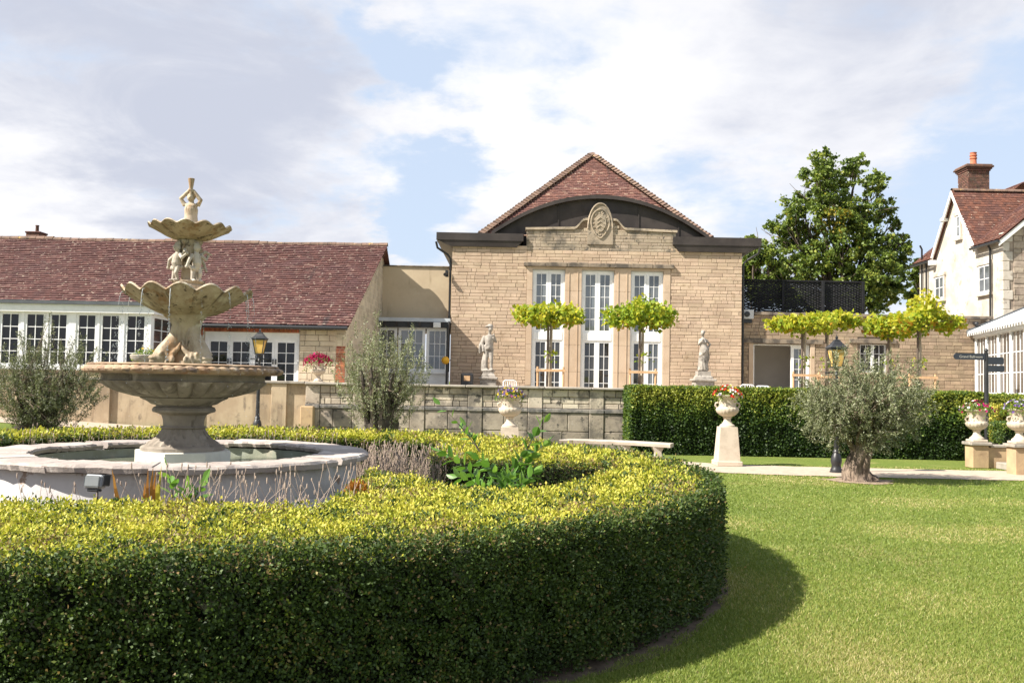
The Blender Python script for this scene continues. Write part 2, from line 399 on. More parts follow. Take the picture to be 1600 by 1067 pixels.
mat('pool_paint', (.55, .53, .52), (.47, .445, .435), 2.2, .85, .35, 30, stains=(((.24, .16, .11), 3.0, .62, .66), ((.40, .36, .34), 4.0, .58, .72, (1, 1, .35))))
mat('pool_lining', (.33, .35, .29), (.25, .26, .20), 3, .8, .3, 20, stains=(((.42, .38, .30), 3.0, .55, .68),))
mat('putto_stone', (.50, .45, .38), (.38, .33, .27), 9, .88, .4, 60, stains=(((.16, .13, .10), 9, .58, .68),))
mat('statue_stone', (.37, .335, .295), (.25, .225, .195), 5, .9, .4, 50, stains=(((.15, .135, .12), 6, .54, .66), ((.46, .43, .39), 4, .6, .7)))
mat('urn_stone', (.54, .46, .365), (.46, .385, .30), 4, .88, .35, 50, stains=(((.36, .29, .22), 4, .62, .74, (1, 1, .5)),))
mat('bench_stone', (.47, .41, .34), (.39, .335, .275), 4, .88, .35, 50, stains=(((.26, .23, .2), 5, .60, .70),))
mat('sandstone_pier', (.46, .33, .19), (.38, .265, .16), 2.5, .9, .35, 40, stains=(((.28, .19, .11), 3, .58, .72),))
mat('weathered_slab', (.36, .32, .27), (.28, .25, .21), 4, .9, .4, 40, stains=(((.14, .13, .12), 4, .58, .70),))
mat('gravel_path', (.44, .36, .28), (.38, .305, .235), 5, .95, .4, 90, stains=(((.42, .34, .26), 1.2, .58, .75),))
mat('terrace_paving', (.48, .42, .34), (.40, .35, .28), 1.0, .92, .3, 20)
mat('soil', (.13, .095, .065), (.08, .058, .04), 6, .97, .8, 25)
mat('mulch', (.34, .26, .19), (.20, .145, .10), 14, .97, .8, 40)
mat('bark', (.15, .115, .09), (.085, .065, .052), 7, .93, .8, 22, stretch=(1, 1, .35))
mat('olive_bark', (.27, .205, .155), (.12, .088, .068), 9, .93, 1.0, 16, stretch=(1, 1, .3), bdist=.03, stains=(((.05, .037, .03), 8, .48, .60, (1, 1, .25)),))
mat('dark_bark', (.055, .043, .036), (.10, .08, .065), 9, .93, .8, 20, stretch=(1, 1, .4))
mat('pale_bark', (.42, .36, .28), (.26, .21, .16), 9, .9, .5, 25, stretch=(1, 1, .3))
mat('stake_wood', (.56, .36, .20), (.46, .29, .16), 8, .8, .3, 30, stretch=(1, 1, .2))
mat('wattle', (.010, .010, .012), (.018, .018, .020), 9, .75, .4, 30, .5)
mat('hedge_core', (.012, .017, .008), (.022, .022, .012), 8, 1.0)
mat('twig', (.13, .10, .075), (.09, .07, .05), 10, .95)
mat('dry_stalk', (.42, .33, .26), (.30, .23, .185), 10, .95)
mat('room_grey', (.62, .58, .53), (.55, .51, .47), .5, .95)
mat('curtain', (.55, .53, .49), (.48, .46, .42), 3, .95)
mat('plastic_grey', (.36, .37, .38), (.32, .33, .34), 5, .45, spec=.5)
mat('unit_grey', (.50, .50, .49), None, 1, .6)
mat('yellow_ball', (.80, .42, .03), None, 1, .4)
mat('amber_glass', (.78, .50, .16), (.66, .40, .11), 5, .25, spec=.5)
mat('lead_roof_grey', (.50, .53, .56), (.42, .45, .48), 2, .35, .05, 10, spec=.5)
mat('blue_grey', (.10, .11, .12), (.08, .085, .095), 2, .5)
glassmat('glass_hall', (.105, .115, .120), 1.9)
glassmat('glass_hall_low', (.030, .028, .026), 1.75)
glassmat('glass_dark', (.006, .006, .007), 1.5)
glassmat('glass_link', (.085, .095, .105), 1.9)
glassmat('glass_garden_room', (.10, .085, .075), 1.7)
glassmat('glass_floodlight', (.22, .23, .23), 1.6, .2)

def shellmat():
    """fountain stone with dark water-run marks ('tint') in the valleys of the shells"""
    m = M0 = MATS['fountain_stone'].copy(); m.name = 'shell_stone'; MATS['shell_stone'] = m; t = NT(m.node_tree); b = t.n['Principled BSDF']
    src = b.inputs['Base Color'].links[0].from_socket; at = t.new('ShaderNodeAttribute'); at.attribute_name = 'tint'
    pos = t.new('ShaderNodeNewGeometry').outputs['Position']
    f = t.math('MULTIPLY', at.outputs['Fac'], t.ramp(t.noise(pos, 11, 4), .40, .58))
    c = t.mix(t.math('MULTIPLY', f, .95), src, (.045, .028, .018)); t.put(b.inputs['Base Color'], c)
shellmat()
def watermat():
    m = bpy.data.materials.new('pool_water'); m.use_nodes = True; t = NT(m.node_tree); b = t.n['Principled BSDF']
    b.inputs['Base Color'].default_value = (.16, .17, .12, 1); b.inputs['Roughness'].default_value = .06; b.inputs['IOR'].default_value = 1.33
    pos = t.new('ShaderNodeNewGeometry').outputs['Position']
    bn = t.new('ShaderNodeBump'); bn.inputs['Strength'].default_value = .35; bn.inputs['Distance'].default_value = .02
    t.put(bn.inputs['Height'], t.noise(pos, 16, 3)); t.l.new(bn.outputs[0], b.inputs['Normal']); MATS['pool_water'] = m
    m = bpy.data.materials.new('falling_water'); m.use_nodes = True; t = NT(m.node_tree); b = t.n['Principled BSDF']
    b.inputs['Base Color'].default_value = (.85, .88, .90, 1); b.inputs['Roughness'].default_value = .1
    b.inputs['Transmission Weight'].default_value = .45; b.inputs['IOR'].default_value = 1.33; MATS['falling_water'] = m
watermat()

def tilemat(name, c1, c2, c3, lichen):
    m = bpy.data.materials.new(name); m.use_nodes = True; MATS[name] = m; t = NT(m.node_tree); b = t.n['Principled BSDF']
    at = t.new('ShaderNodeAttribute'); at.attribute_name = 'tint'; q = at.outputs['Fac']
    pos = t.new('ShaderNodeNewGeometry').outputs['Position']
    c = t.mix(t.ramp(q, 0.0, 0.9, smooth=False), c1, c2)
    c = t.mix(t.ramp(t.math('FRACT', t.math('MULTIPLY', q, 13.7)), 0.88, 1.0), c, c3)
    c = t.mix(t.math('MULTIPLY', t.ramp(t.noise(pos, 0.8, 4), 0.50, 0.72), 0.55), c, (.10, .05, .05))
    # mossy run-off streaks down the slope
    sv = t.mul(pos, (1.0, .12, .12)); c = t.mix(t.math('MULTIPLY', t.ramp(t.noise(sv, 1.5, 3, .5, .1), 0.645, 0.72), .72), c, (.045, .036, .036))
    c = t.mix(t.ramp(t.noise(pos, 9, 4), lichen, lichen + .07), c, (.46, .38, .30))
    t.put(b.inputs['Base Color'], c); b.inputs['Roughness'].default_value = .85; b.inputs['Specular IOR Level'].default_value = .3
    bn = t.new('ShaderNodeBump'); bn.inputs['Strength'].default_value = .4; bn.inputs['Distance'].default_value = .01
    t.put(bn.inputs['Height'], t.noise(pos, 50, 3)); t.l.new(bn.outputs[0], b.inputs['Normal'])
    return m
tilemat('wing_tile', (.125, .055, .046), (.084, .038, .034), (.17, .096, .078), .62)
tilemat('hall_tile', (.19, .088, .066), (.125, .060, .050), (.30, .19, .14), .63)
tilemat('house_tile', (.17, .070, .046), (.095, .045, .035), (.22, .12, .085), .66)
mat('ridge_clay', (.21, .135, .10), (.14, .095, .075), 4, .9, .4, 40, .3, stains=(((.50, .34, .10), 5, .60, .68), ((.12, .10, .09), 6, .6, .7)))
M = MATS
# ================================================================== the ground
def lawnmat():
    m = bpy.data.materials.new('lawn'); m.use_nodes = True; M['lawn'] = m; t = NT(m.node_tree); b = t.n['Principled BSDF']
    pos = t.new('ShaderNodeNewGeometry').outputs['Position']
    c = t.mix(t.ramp(t.noise(pos, 0.55, 4), 0.40, 0.62), (.15, .195, .038), (.20, .23, .055))
    c = t.mix(t.ramp(t.noise(pos, 14, 5, .7), 0.42, 0.60), c, (.12, .165, .032))
    c = t.mix(t.math('MULTIPLY', t.ramp(t.noise(t.vmath('ADD', pos, (4, 1.5, 0)), 0.42, 4, .6), 0.56, 0.70), .75), c, (.34, .285, .12))
    t.put(b.inputs['Base Color'], c); b.inputs['Roughness'].default_value = .9; b.inputs['Specular IOR Level'].default_value = .15
    bn = t.new('ShaderNodeBump'); bn.inputs['Strength'].default_value = .8; bn.inputs['Distance'].default_value = .03
    t.put(bn.inputs['Height'], t.noise(pos, 60, 4, .7)); t.l.new(bn.outputs[0], b.inputs['Normal'])
lawnmat()

def sheet(name, xs, ys, zf, m):
    vv = [(x, y, zf(x, y)) for y in ys for x in xs]; n = len(xs)
    fs_ = [(j * n + i, j * n + i + 1, (j + 1) * n + i + 1, (j + 1) * n + i) for j in range(len(ys) - 1) for i in range(n - 1)]
    mb = MB().add(vv, fs_); o = mb.build(name, m, smooth=60); return o
xs = [-900, -300, -100, -60, -40] + [-30 + i * 0.75 for i in range(75)] + [27, 40, 60, 100, 300, 900]
ys = [-300, -60, -10] + [i * 0.75 for i in range(0, 44)] + [36, 45, 60, 120, 300, 700, 1500]
structure(sheet('lawn', xs, ys, gz, M['lawn']))

def ribbon(name, pts, width, dz, m, n=90):
    """strip along a smooth line, resting on the lawn"""
    q = [Vector((x, y, 0)) for x, y in pts]; out = []
    for i in range(len(q) - 1):
        p0, p1, p2, p3 = q[max(i - 1, 0)], q[i], q[i + 1], q[min(i + 2, len(q) - 1)]
        for k in range(12):
            t = k / 12
            out.append(0.5 * ((2 * p1) + (p2 - p0) * t + (2 * p0 - 5 * p1 + 4 * p2 - p3) * t * t + (3 * p1 - p0 - 3 * p2 + p3) * t ** 3))
    out.append(q[-1]); vv = []
    for i, p in enumerate(out):
        d = (out[min(i + 1, len(out) - 1)] - out[max(i - 1, 0)]).normalized(); s = Vector((-d.y, d.x, 0))
        for k in range(5):
            w = width / 2 * (k / 2 - 1) * (1 + 0.03 * math.sin(i * 1.7) * (abs(k - 2) == 2)); a = p + s * w; vv.append((a.x, a.y, gz(a.x, a.y) + dz))
    fs_ = [(i * 5 + k, i * 5 + k + 1, (i + 1) * 5 + k + 1, (i + 1) * 5 + k) for i in range(len(out) - 1) for k in range(4)]
    return structure(MB().add(vv, fs_).build(name, m, smooth=60)), out
PATH = [(30, 18.4), (16, 18.6), (10, 18.75), (6, 18.9), (4.3, 19.25), (2.6, 20.2), (0, 21.3), (-5, 22.3), (-11, 23.3), (-20, 23.8), (-32, 23.9)]
path, path_pts = ribbon('path', PATH, 2.1, 0.012, M['gravel_path'])

TZ = 1.12                                            # level of the terrace behind its retaining wall
structure(MB().box(-40, 60, 24.6, 90, TZ - .5, TZ).build('terrace', M['terrace_paving']))

# ================================================================== masonry
def unit_block(cx, cz):
    x, z = .5 - cx, .5 - cz
    v = [(-.5, 0.25, -.5), (.5, .25, -.5), (.5, .25, .5), (-.5, .25, .5), (-x, 0, -z), (x, 0, -z), (x, 0, z), (-x, 0, z), (-.5, 1, -.5), (.5, 1, -.5), (.5, 1, .5), (-.5, 1, .5)]
    f = [(4, 5, 6, 7), (0, 1, 5, 4), (1, 2, 6, 5), (2, 3, 7, 6), (3, 0, 4, 7), (8, 9, 1, 0), (9, 10, 2, 1), (10, 11, 3, 2), (11, 8, 0, 3)]
    return v, f
UB = unit_block(.02, .07)
def lay(x0, x1, z0, z1, hr, lr, holes=(), seed=1, joint=.012, top=None):
    """coursed masonry: list of (xa, xb, za, zb)"""
    r = random.Random(seed); out = []; z = z0
    while z < z1 - .03:
        h = r.uniform(*hr)
        if z + h > z1 - .05: h = z1 - z
        x = x0 - r.uniform(0, lr[0])
        while x < x1:
            l = r.uniform(*lr) if r.random() > .25 else r.uniform(lr[0] * .5, lr[0])
            a, b = max(x, x0), min(x + l, x1)
            if x1 - b < .08: b = x1
            segs = [(a, b)]
            for (hx0, hx1, hz0, hz1) in holes:
                if z + h > hz0 + .02 and z < hz1 - .02:
                    ns = []
                    for (p, q) in segs:
                        if q <= hx0 or p >= hx1: ns.append((p, q)); continue
                        if p < hx0: ns.append((p, hx0))
                        if q > hx1: ns.append((hx1, q))
                    segs = ns
            for (p, q) in segs:
                zt = z + h
                if top is not None:
                    tt = min(top(p), top(q))
                    if tt < z + .04: continue
                    zt = min(zt, tt)
                if q - p > .05: out.append((p + joint / 2, q - joint / 2, z + joint / 2, zt - joint / 2))
            x += l
            if b == x1: break
        z += h
    return out
def blocks(parent, rects, yfront, depth, m, name='stone_block', limit=300, seed=1, rough=.006, Mx=None):
    """the largest stones as pieces of their own, the rest joined; Mx places the wall's local frame (x along, y into the wall)"""
    r = random.Random(seed); rects = sorted(rects, key=lambda q: -(q[1] - q[0]) * (q[3] - q[2]))
    me = bpy.data.meshes.new(name); me.from_pydata(*[UB[0], [], UB[1]]); me.update(); me.materials.append(m)
    rest = MB()
    for i, (a, b, c, d) in enumerate(rects):
        y = yfront - r.uniform(0, rough)
        T = Matrix.Translation(((a + b) / 2, y, (c + d) / 2)) @ Matrix.Diagonal((b - a, depth, d - c, 1))
        if Mx is not None: T = Mx @ T
        if i < limit:
            o = bpy.data.objects.new(name, me); col.objects.link(o); adopt(o, parent); o.matrix_basis = T
        else:
            rest.add([T @ Vector(q) for q in UB[0]], UB[1], r.uniform(.05, .95))
    if rest.v: rest.build(name + '_rest', m, parent, kind='stuff')

def tile_slope(parent, m, o, ux, uy, length, cols_x, tile=(.17, .20), name='roof_tiles', lim=None, seed=3, lift=.034, tail=.08):
    """courses of plain tiles on a slope: o = eave start, ux along the eave, uy up the slope; lim(t) -> (s0, s1) clips a course"""
    r = random.Random(seed); ux = Vector(ux).normalized(); uy = Vector(uy).normalized(); nz = ux.cross(uy)
    if nz.z < 0: nz = -nz
    mb = MB(); rows = int(length / tile[1]) + 1; o = Vector(o)
    for j in range(rows):
        t0 = j * tile[1]; t1 = min(t0 + tile[1] + tail, length + .02)
        s0, s1 = lim(t0) if lim else (0, cols_x)
        if s1 - s0 < .03: continue
        off = (.5 if j % 2 else 0) * tile[0]; k = math.floor((s0 - off) / tile[0]); wob = r.uniform(-.008, .008)
        while True:
            a = off + k * tile[0]; k += 1
            if a > s1: break
            b = min(a + tile[0] - .006, s1); a = max(a, s0)
            if b - a < .02: continue
            l0 = lift + r.uniform(-.006, .010); l1 = .002; d = r.uniform(-.012, .012) + wob
            p = lambda s, t, h: o + ux * s + uy * t + nz * h
            q = [p(a, t0 + d, l0), p(b, t0 + d, l0 + r.uniform(-.004, .004)), p(b, t1, l1), p(a, t1, l1), p(a, t0 + d, l0 - .030), p(b, t0 + d, l0 - .030)]
            mb.add(q, ((0, 1, 2, 3), (4, 5, 1, 0)), max(.001, r.random()))
    return mb.build(name, m, parent, kind='stuff')

def glazed(parent, x0, x1, z0, z1, y, cols_, rows_, glass, frame=.06, bar=.022, name='window', glass2=None, split=0, d=.05, mtrim='white_paint'):
    """one glazed leaf: the frame with its bars, and every pane; faces -y"""
    mb = MB()
    mb.box(x0, x0 + frame, y, y + d, z0, z1); mb.box(x1 - frame, x1, y, y + d, z0, z1)
    mb.box(x0 + frame, x1 - frame, y + .003, y + d, z0, z0 + frame); mb.box(x0 + frame, x1 - frame, y + .003, y + d, z1 - frame, z1)
    ix0, ix1, iz0, iz1 = x0 + frame, x1 - frame, z0 + frame, z1 - frame
    for i in range(1, cols_):
        x = ix0 + (ix1 - ix0) * i / cols_; mb.box(x - bar / 2, x + bar / 2, y + .012, y + d, iz0, iz1)
    for j in range(1, rows_):
        z = iz0 + (iz1 - iz0) * j / rows_; mb.box(ix0, ix1, y + .016, y + d, z - bar / 2, z + bar / 2)
    o = mb.build(name, M[mtrim], parent)
    for j in range(rows_):
        for i in range(cols_):
            a = ix0 + (ix1 - ix0) * i / cols_; b = ix0 + (ix1 - ix0) * (i + 1) / cols_
            c = iz0 + (iz1 - iz0) * j / rows_; e = iz0 + (iz1 - iz0) * (j + 1) / rows_
            tl = rnd.uniform(-.004, .004); tm = rnd.uniform(-.004, .004)
            q = MB().add([(a, y + .030 + tl, c), (b, y + .030 - tl, c), (b, y + .030 - tl + tm, e), (a, y + .030 + tl + tm, e)], ((0, 1, 2, 3),))
            q.build('pane', M[glass2] if (glass2 and j < split) else M[glass], o)
    return o

# ================================================================== the hall in the middle
HY = 36.0
HX0, HX1 = PX(705, 480, HY), PX(1159, 480, HY)
hall = thing('banqueting_hall', 'honey stone hall with arched dark gable, crest and three tall white windows', 'building', (3.3, HY, TZ))
HZ = PZ(760, 383, HY)                                             # under the parapet slabs
wx = [(PX(831, 500, HY), PX(882, 500, HY)), (PX(908, 500, HY), PX(959, 500, HY)), (PX(985, 500, HY), PX(1036, 500, HY))]
SX0, SX1 = PX(822, 500, HY), PX(1047, 500, HY)                    # the smooth stone centrepiece
WZ1 = PZ(910, 422, HY)                                            # window heads
LZ1 = PZ(910, 413, HY)                                            # lintel top
AX0, AX1 = PX(822, 400, HY), PX(1056, 400, HY)                    # raised attic between the slabs
AZ = PZ(830, 357, HY)
CXU = PX(937, 400, HY)
def attic_top(x):
    dx = abs(x - CXU); z = AZ + .10 * max(0, 1 - dx / 3.2)
    if dx < 1.0: z += .34 * sstep((1.0 - dx) / .40)
    return z
# carcass behind the facing stones
mb = MB()
def wall_with_holes(mb, x0, x1, z0, z1, y0, y1, holes):
    xs_ = sorted({x0, x1, *[h[0] for h in holes], *[h[1] for h in holes]})
    for a, b in zip(xs_[:-1], xs_[1:]):
        hs = [h for h in holes if h[0] <= a + 1e-6 and h[1] >= b - 1e-6]
        z = z0
        for h in sorted(hs, key=lambda q: q[2]):
            if h[2] > z + 1e-4: mb.box(a, b, y0, y1, z, h[2])
            z = h[3]
        if z < z1 - 1e-4: mb.box(a, b, y0, y1, z, z1)
win_holes = [(a, b, TZ - .02, WZ1) for a, b in wx]
wall_with_holes(mb, HX0 + .01, HX1 - .01, TZ - .05, HZ, HY + .02, HY + .5, win_holes)
mb.box(HX0 + .01, HX1 - .01, HY + 11.5, HY + 12, TZ, HZ); mb.box(HX0 + .01, HX0 + .45, HY + .5, HY + 11.5, TZ, HZ); mb.box(HX1 - .45, HX1 - .01, HY + .5, HY + 11.5, TZ, HZ)
pts = [(x, attic_top(x)) for x in np.linspace(AX0 + .01, AX1 - .01, 60)]
mb.prism([(AX0 + .01, HZ)] + [(float(a), float(b) - .02) for a, b in pts] + [(AX1 - .01, HZ)], HY + .02, HY + .5)
mb.build('wall', M['hall_mortar'], hall)
MB().box(HX0 + .5, HX1 - .5, HY + .6, HY + 11.4, HZ - .3, HZ - .1).build('ceiling', M['room_grey'], hall)
MB().box(HX0 + .5, HX1 - .5, HY + 2.0, HY + 2.1, TZ, HZ - .3).build('inner_screen', M['room_grey'], hall)
rects = lay(HX0, SX0, TZ, HZ, (.11, .165), (.26, .68), seed=4, joint=.012) + lay(SX1, HX1, TZ, HZ, (.11, .165), (.26, .68), seed=5, joint=.012) + lay(SX0, SX1, LZ1, HZ - .15, (.11, .15), (.26, .62), seed=6, joint=.012)
blocks(hall, rects, HY, .03, M['hall_stone'], limit=300, seed=2, rough=.010)
rects = lay(AX0, AX1, HZ - .15, AZ + .6, (.11, .15), (.35, .8), seed=8, top=lambda x: attic_top(x) - .06)
blocks(hall, rects, HY, .03, M['attic_stone'], name='attic_block', limit=120, seed=3)
# weathered coping of the attic
mb = MB(); top = [(float(x), attic_top(float(x))) for x in np.linspace(AX0 - .04, AX1 + .04, 90)]
for (a, za), (b, zb) in zip(top[:-1], top[1:]):
    mb.add([(a, HY - .06, za - .07), (b, HY - .06, zb - .07), (b, HY - .06, zb + .02), (a, HY - .06, za + .02), (a, HY + .5, za - .07), (b, HY + .5, zb - .07), (b, HY + .5, zb + .02), (a, HY + .5, za + .02)],
           ((0, 1, 2, 3), (3, 2, 6, 7), (0, 4, 5, 1), (4, 7, 6, 5)))
mb.build('attic_coping', M['attic_stone'], hall)
# the crest: pointed panel, moulded edge, oval shield with raised carving
cz0, cz1 = PZ(937, 372, HY), PZ(937, 317, HY); hw = .50
def arch(s, w, n=14): # pointed arch outline, scale s
    out = []
    for i in range(n + 1): t = i / n; out.append((-w * s * math.cos(t * math.pi / 2) ** .95, cz0 + .35 + (cz1 - cz0 - .35) * math.sin(t * math.pi / 2) * s))
    return [(CXU + a, b) for a, b in out] + [(CXU - a, b) for a, b in out[-2::-1]]
panel = [(CXU - hw, HZ + .1)] + arch(1, hw) + [(CXU + hw, HZ + .1)]
crest = MB().prism(panel, HY - .05, HY + .42).build('crest_panel', M['attic_stone'], hall)
mb = MB(); a = arch(.96, hw); mb.tube([(x, HY - .06, z) for x, z in a], .03, 6); mb.build('crest_moulding', M['attic_stone'], crest, smooth=60)
mb = MB(); zc = (cz0 + cz1) / 2 - .08
def shield(t, s):
    x = .36 * s * math.sin(t); z = .50 * s * math.cos(t)
    if z < 0: x *= 1 - .45 * (-z / .50) ** 2; z *= 1.25
    return (CXU + x, zc + z)
mb.tube([(*[shield(i / 28 * 2 * math.pi, 1)[0]], HY - .07, shield(i / 28 * 2 * math.pi, 1)[1]) for i in range(29)], .026, 6)
mb.prism([shield(-i / 28 * 2 * math.pi, .62) for i in range(28)], HY - .10, HY - .04)
mb.build('shield', M['attic_stone'], crest, smooth=50)
mb = MB()
for k in range(34):
    t = rnd.uniform(0, 6.28); s = rnd.uniform(.66, .92); x, z = shield(t, s); mb.ell((x, HY - .055, z), (rnd.uniform(.03, .06), .022, rnd.uniform(.03, .06)), 7, 5)
for k in range(3):  # chevrons on the little escutcheon
    zc_ = zc - .20 + k * .16; mb.tube([(CXU - .14, HY - .10, zc_ - .05), (CXU, HY - .105, zc_ + .06), (CXU + .14, HY - .10, zc_ - .05)], .022, 6)
mb.build('carved_foliage', M['attic_stone'], crest, smooth=60)
# smooth stone surround: jambs between the windows, plinth, and lintel course
jambs = [(SX0, wx[0][0]), (wx[0][1], wx[1][0]), (wx[1][1], wx[2][0]), (wx[2][1], SX1)]
for (a, b) in jambs:
    z = TZ
    while z < WZ1 + .05:
        h = min(1.05, LZ1 - .12 - z)
        if h < .1: break
        MB().cbox(a + .004, b - .004, HY - .022, HY + .3, z + .004, z + h - .004, .006).build('jamb_stone', M['smooth_stone'], hall); z += h
    w = b - a
    if w > .5: # the long sunk-edge pilaster
        for sx in (a + w * .24, b - w * .24): MB().box(sx - .012, sx + .012, HY - .042, HY - .022, TZ + .3, WZ1 - .05).build('pilaster_fillet', M['smooth_stone'], hall)
for i in range(3): MB().box(wx[i][0], wx[i][1], HY - .018, HY + .3, WZ1, LZ1 - .12).build('window_head', M['smooth_stone'], hall)
n = 7
for i in range(n):
    a = SX0 - .12 + (SX1 - SX0 + .24) * i / n; b = SX0 - .12 + (SX1 - SX0 + .24) * (i + 1) / n
    MB().cbox(a + .004, b - .004, HY - .12 - .015 * (i % 2), HY + .2, LZ1 - .12, LZ1 + .03 + .01 * (i % 3), .012).build('lintel_stone', M['dark_lintel'], hall)
# windows: tall casements above, doors below
TRZ0, TRZ1 = PZ(933, 532, HY), PZ(933, 520, HY)
for i, (a, b) in enumerate(wx):
    mb = MB(); y = HY + .10
    mb.box(a, a + .07, y, y + .14, TZ, WZ1); mb.box(b - .07, b, y, y + .14, TZ, WZ1); mb.box(a + .07, b - .07, y + .002, y + .14, WZ1 - .07, WZ1); mb.box(a + .07, b - .07, y - .01, y + .14, TRZ0, TRZ1)
    fr = mb.build('window_frame', M['white_paint'], hall); c = (a + b) / 2
    glazed(fr, a + .07, c - .003, TRZ1, WZ1 - .07, y + .02, 2, 5, 'glass_hall', .095, .022, 'casement')
    glazed(fr, c + .003, b - .07, TRZ1, WZ1 - .07, y + .02, 2, 5, 'glass_hall', .095, .022, 'casement')
    for (p, q) in ((a + .07, c - .003), (c + .003, b - .07)):
        g = glazed(fr, p, q, TZ + .02, TRZ0, y + .02, 2, 4, 'glass_hall_low' if (i < 2 or p < c - .1) else 'glass_hall', .095, .022, 'glazed_door')
# flat-roofed corner slabs with dark fascia
def slab(ua, ub, va, vb, side):
    xa, xb = PX(ua, va, HY - .16), PX(ub, va, HY - .16); za, zb = PZ((ua + ub) / 2, vb, HY - .16), PZ((ua + ub) / 2, va, HY - .16)
    mid = za + (zb - za) * .45
    p = MB()
    p.box(xa, xb, HY - .16, HY + 11.8, mid, zb)                    # upper fascia
    if side < 0: p.add([(xa + .03, HY - .14, mid), (xb - .25, HY - .10, za + .0), (xa + .55, HY - .10, za), (xb - .03, HY - .14, mid), (xa + .03, HY + 11.8, mid), (xa + .55, HY + 11.8, za), (xb - .25, HY + 11.8, za), (xb - .03, HY + 11.8, mid)],
                       ((0, 3, 1, 2), (0, 2, 5, 4), (2, 1, 6, 5), (1, 3, 7, 6)))
    else: p.add([(xa + .03, HY - .14, mid), (xb - .55, HY - .10, za), (xa + .25, HY - .10, za), (xb - .03, HY - .14, mid), (xa + .03, HY + 11.8, mid), (xa + .25, HY + 11.8, za), (xb - .55, HY + 11.8, za), (xb - .03, HY + 11.8, mid)],
                ((0, 3, 1, 2), (0, 2, 5, 4), (2, 1, 6, 5), (1, 3, 7, 6)))
    o = p.build('parapet_slab', M['dark_lead'], hall)
    return xa, xb, zb
slab(682, 818, 364, 385, -1); slab(1052, 1190, 371, 394, 1)
# the arched dark gable: a barrel of lead standing out of the roof slope
GY = HY + .75
ax0, ax1 = PX(768, 364, GY), PX(1106, 370, GY); az0 = PZ(937, 367, GY); azt = PZ(935, 309, GY)
def archz(t): return az0 - .05 + (azt - az0 + .05) * (1 - abs(2 * t - 1) ** 2.05)
N = 40
prof = [(ax0 + (ax1 - ax0) * i / N, archz(i / N)) for i in range(N + 1)]
MB().prism([(ax0, HZ - .1)] + prof + [(ax1, HZ - .1)], GY, GY + 3.2).build('arched_gable', M['dark_lead'], hall, smooth=35)
mb = MB()
for i in range(N):
    (xa, za), (xb, zb) = prof[i], prof[i + 1]
    mb.add([(xa, GY - .22, za - .08), (xb, GY - .22, zb - .08), (xb, GY - .22, zb + .07), (xa, GY - .22, za + .07), (xa, GY + 3.2, za + .07), (xb, GY + 3.2, zb + .07), (xa, GY + .0, za - .08), (xb, GY + .0, zb - .08)], ((0, 1, 2, 3), (3, 2, 5, 4), (0, 6, 7, 1)))
mb.build('arch_fascia', M['dark_lead'], hall, smooth=50)
for k in range(5): 
    x = CXU - 3.2 + 1.6 * k
    MB().box(x - .02, x + .02, GY - .03, GY, HZ, archz((x - ax0) / (ax1 - ax0)) - .1).build('lead_seam', M['dark_lead'], hall)
# hipped roof with tiles
apx = P(925, 243, HY + 5.6); ez = az0 - .12
ex0, ex1 = PX(752, 362, GY), PX(1110, 369, GY)
o = Vector((ex0, GY - .05, ez)); uyv = Vector((0, apx.y - o.y, apx.z - ez)); LN = uyv.length
def tri(t):
    k = t / LN; return ((apx.x - ex0) * k, (ex1 - ex0) + (apx.x - ex1) * k)
MB().add([(ex0, GY, ez - .05), (ex1, GY, ez - .05), (apx.x, apx.y, apx.z - .05), (ex0, apx.y + 6, ez - .05), (ex1, apx.y + 6, ez - .05), (apx.x, apx.y + 6, apx.z - .05)], ((0, 1, 2), (0, 2, 5, 3), (1, 4, 5, 2), (3, 5, 4))).build('roof', M['hall_tile'], hall)
tile_slope(hall, M['hall_tile'], o, (1, 0, 0), uyv, LN, ex1 - ex0, (.17, .135), 'roof_tiles', tri, 5)
hipme = MB().add([(-.20, -.02, .05), (.20, -.02, .05), (.12, .36, .0), (-.12, .36, .0), (0, -.03, .19), (0, .36, .08), (-.20, -.02, -.04), (.20, -.02, -.04)], ((0, 4, 5, 3), (4, 1, 2, 5), (6, 7, 1, 4, 0))).mesh('hip_tile'); hipme.materials.append(M['ridge_clay'])
def hips(parent, a, b, step=.2, sc=1.0):
    a, b = Vector(a), Vector(b); d = (b - a); n = int(d.length / step); d.normalize()
    x = d.cross(Vector((0, 0, 1))).normalized(); z = x.cross(d)
    Mx = Matrix((x, d, z)).transposed().to_4x4()
    for i in range(n):
        o_ = bpy.data.objects.new('hip_tile', hipme); col.objects.link(o_); adopt(o_, parent)
        o_.matrix_basis = Matrix.Translation(a + d * (i * step + rnd.uniform(-.01, .01)) + Vector((0, 0, .02))) @ Mx @ Matrix.Scale(sc * rnd.uniform(.95, 1.05), 4)
hips(hall, (ex0, GY - .05, ez), apx, .19); hips(hall, (ex1, GY - .05, ez), apx, .19)
# gutters and downpipes at the corners
for (x, s) in ((HX0 - .07, -1), (HX1 + .07, 1)):
    z = HZ - .05; mb = MB(); mb.tube([(x + s * .55, HY - .3, z + .1), (x + s * .5, HY - .2, z - .12), (x + s * .12, HY + .05, z - .35), (x, HY + .08, z - .5), (x, HY + .08, TZ)], .045, 8)
    mb.build('downpipe', M['gutter_black'], hall, smooth=60)
mb = MB(); p = P(704, 428, HY); mb.box(p.x - .2, p.x - .08, HY - .1, HY + .1, p.z - .12, p.z + .12); mb.tube([(p.x - .14, HY - .05, p.z), (p.x - .2, HY - .25, p.z - .06)], .07, 8)
tag(mb.build('security_lamp', M['gutter_black'], smooth=40), 'small black floodlight high on the left corner of the stone hall', 'lamp')

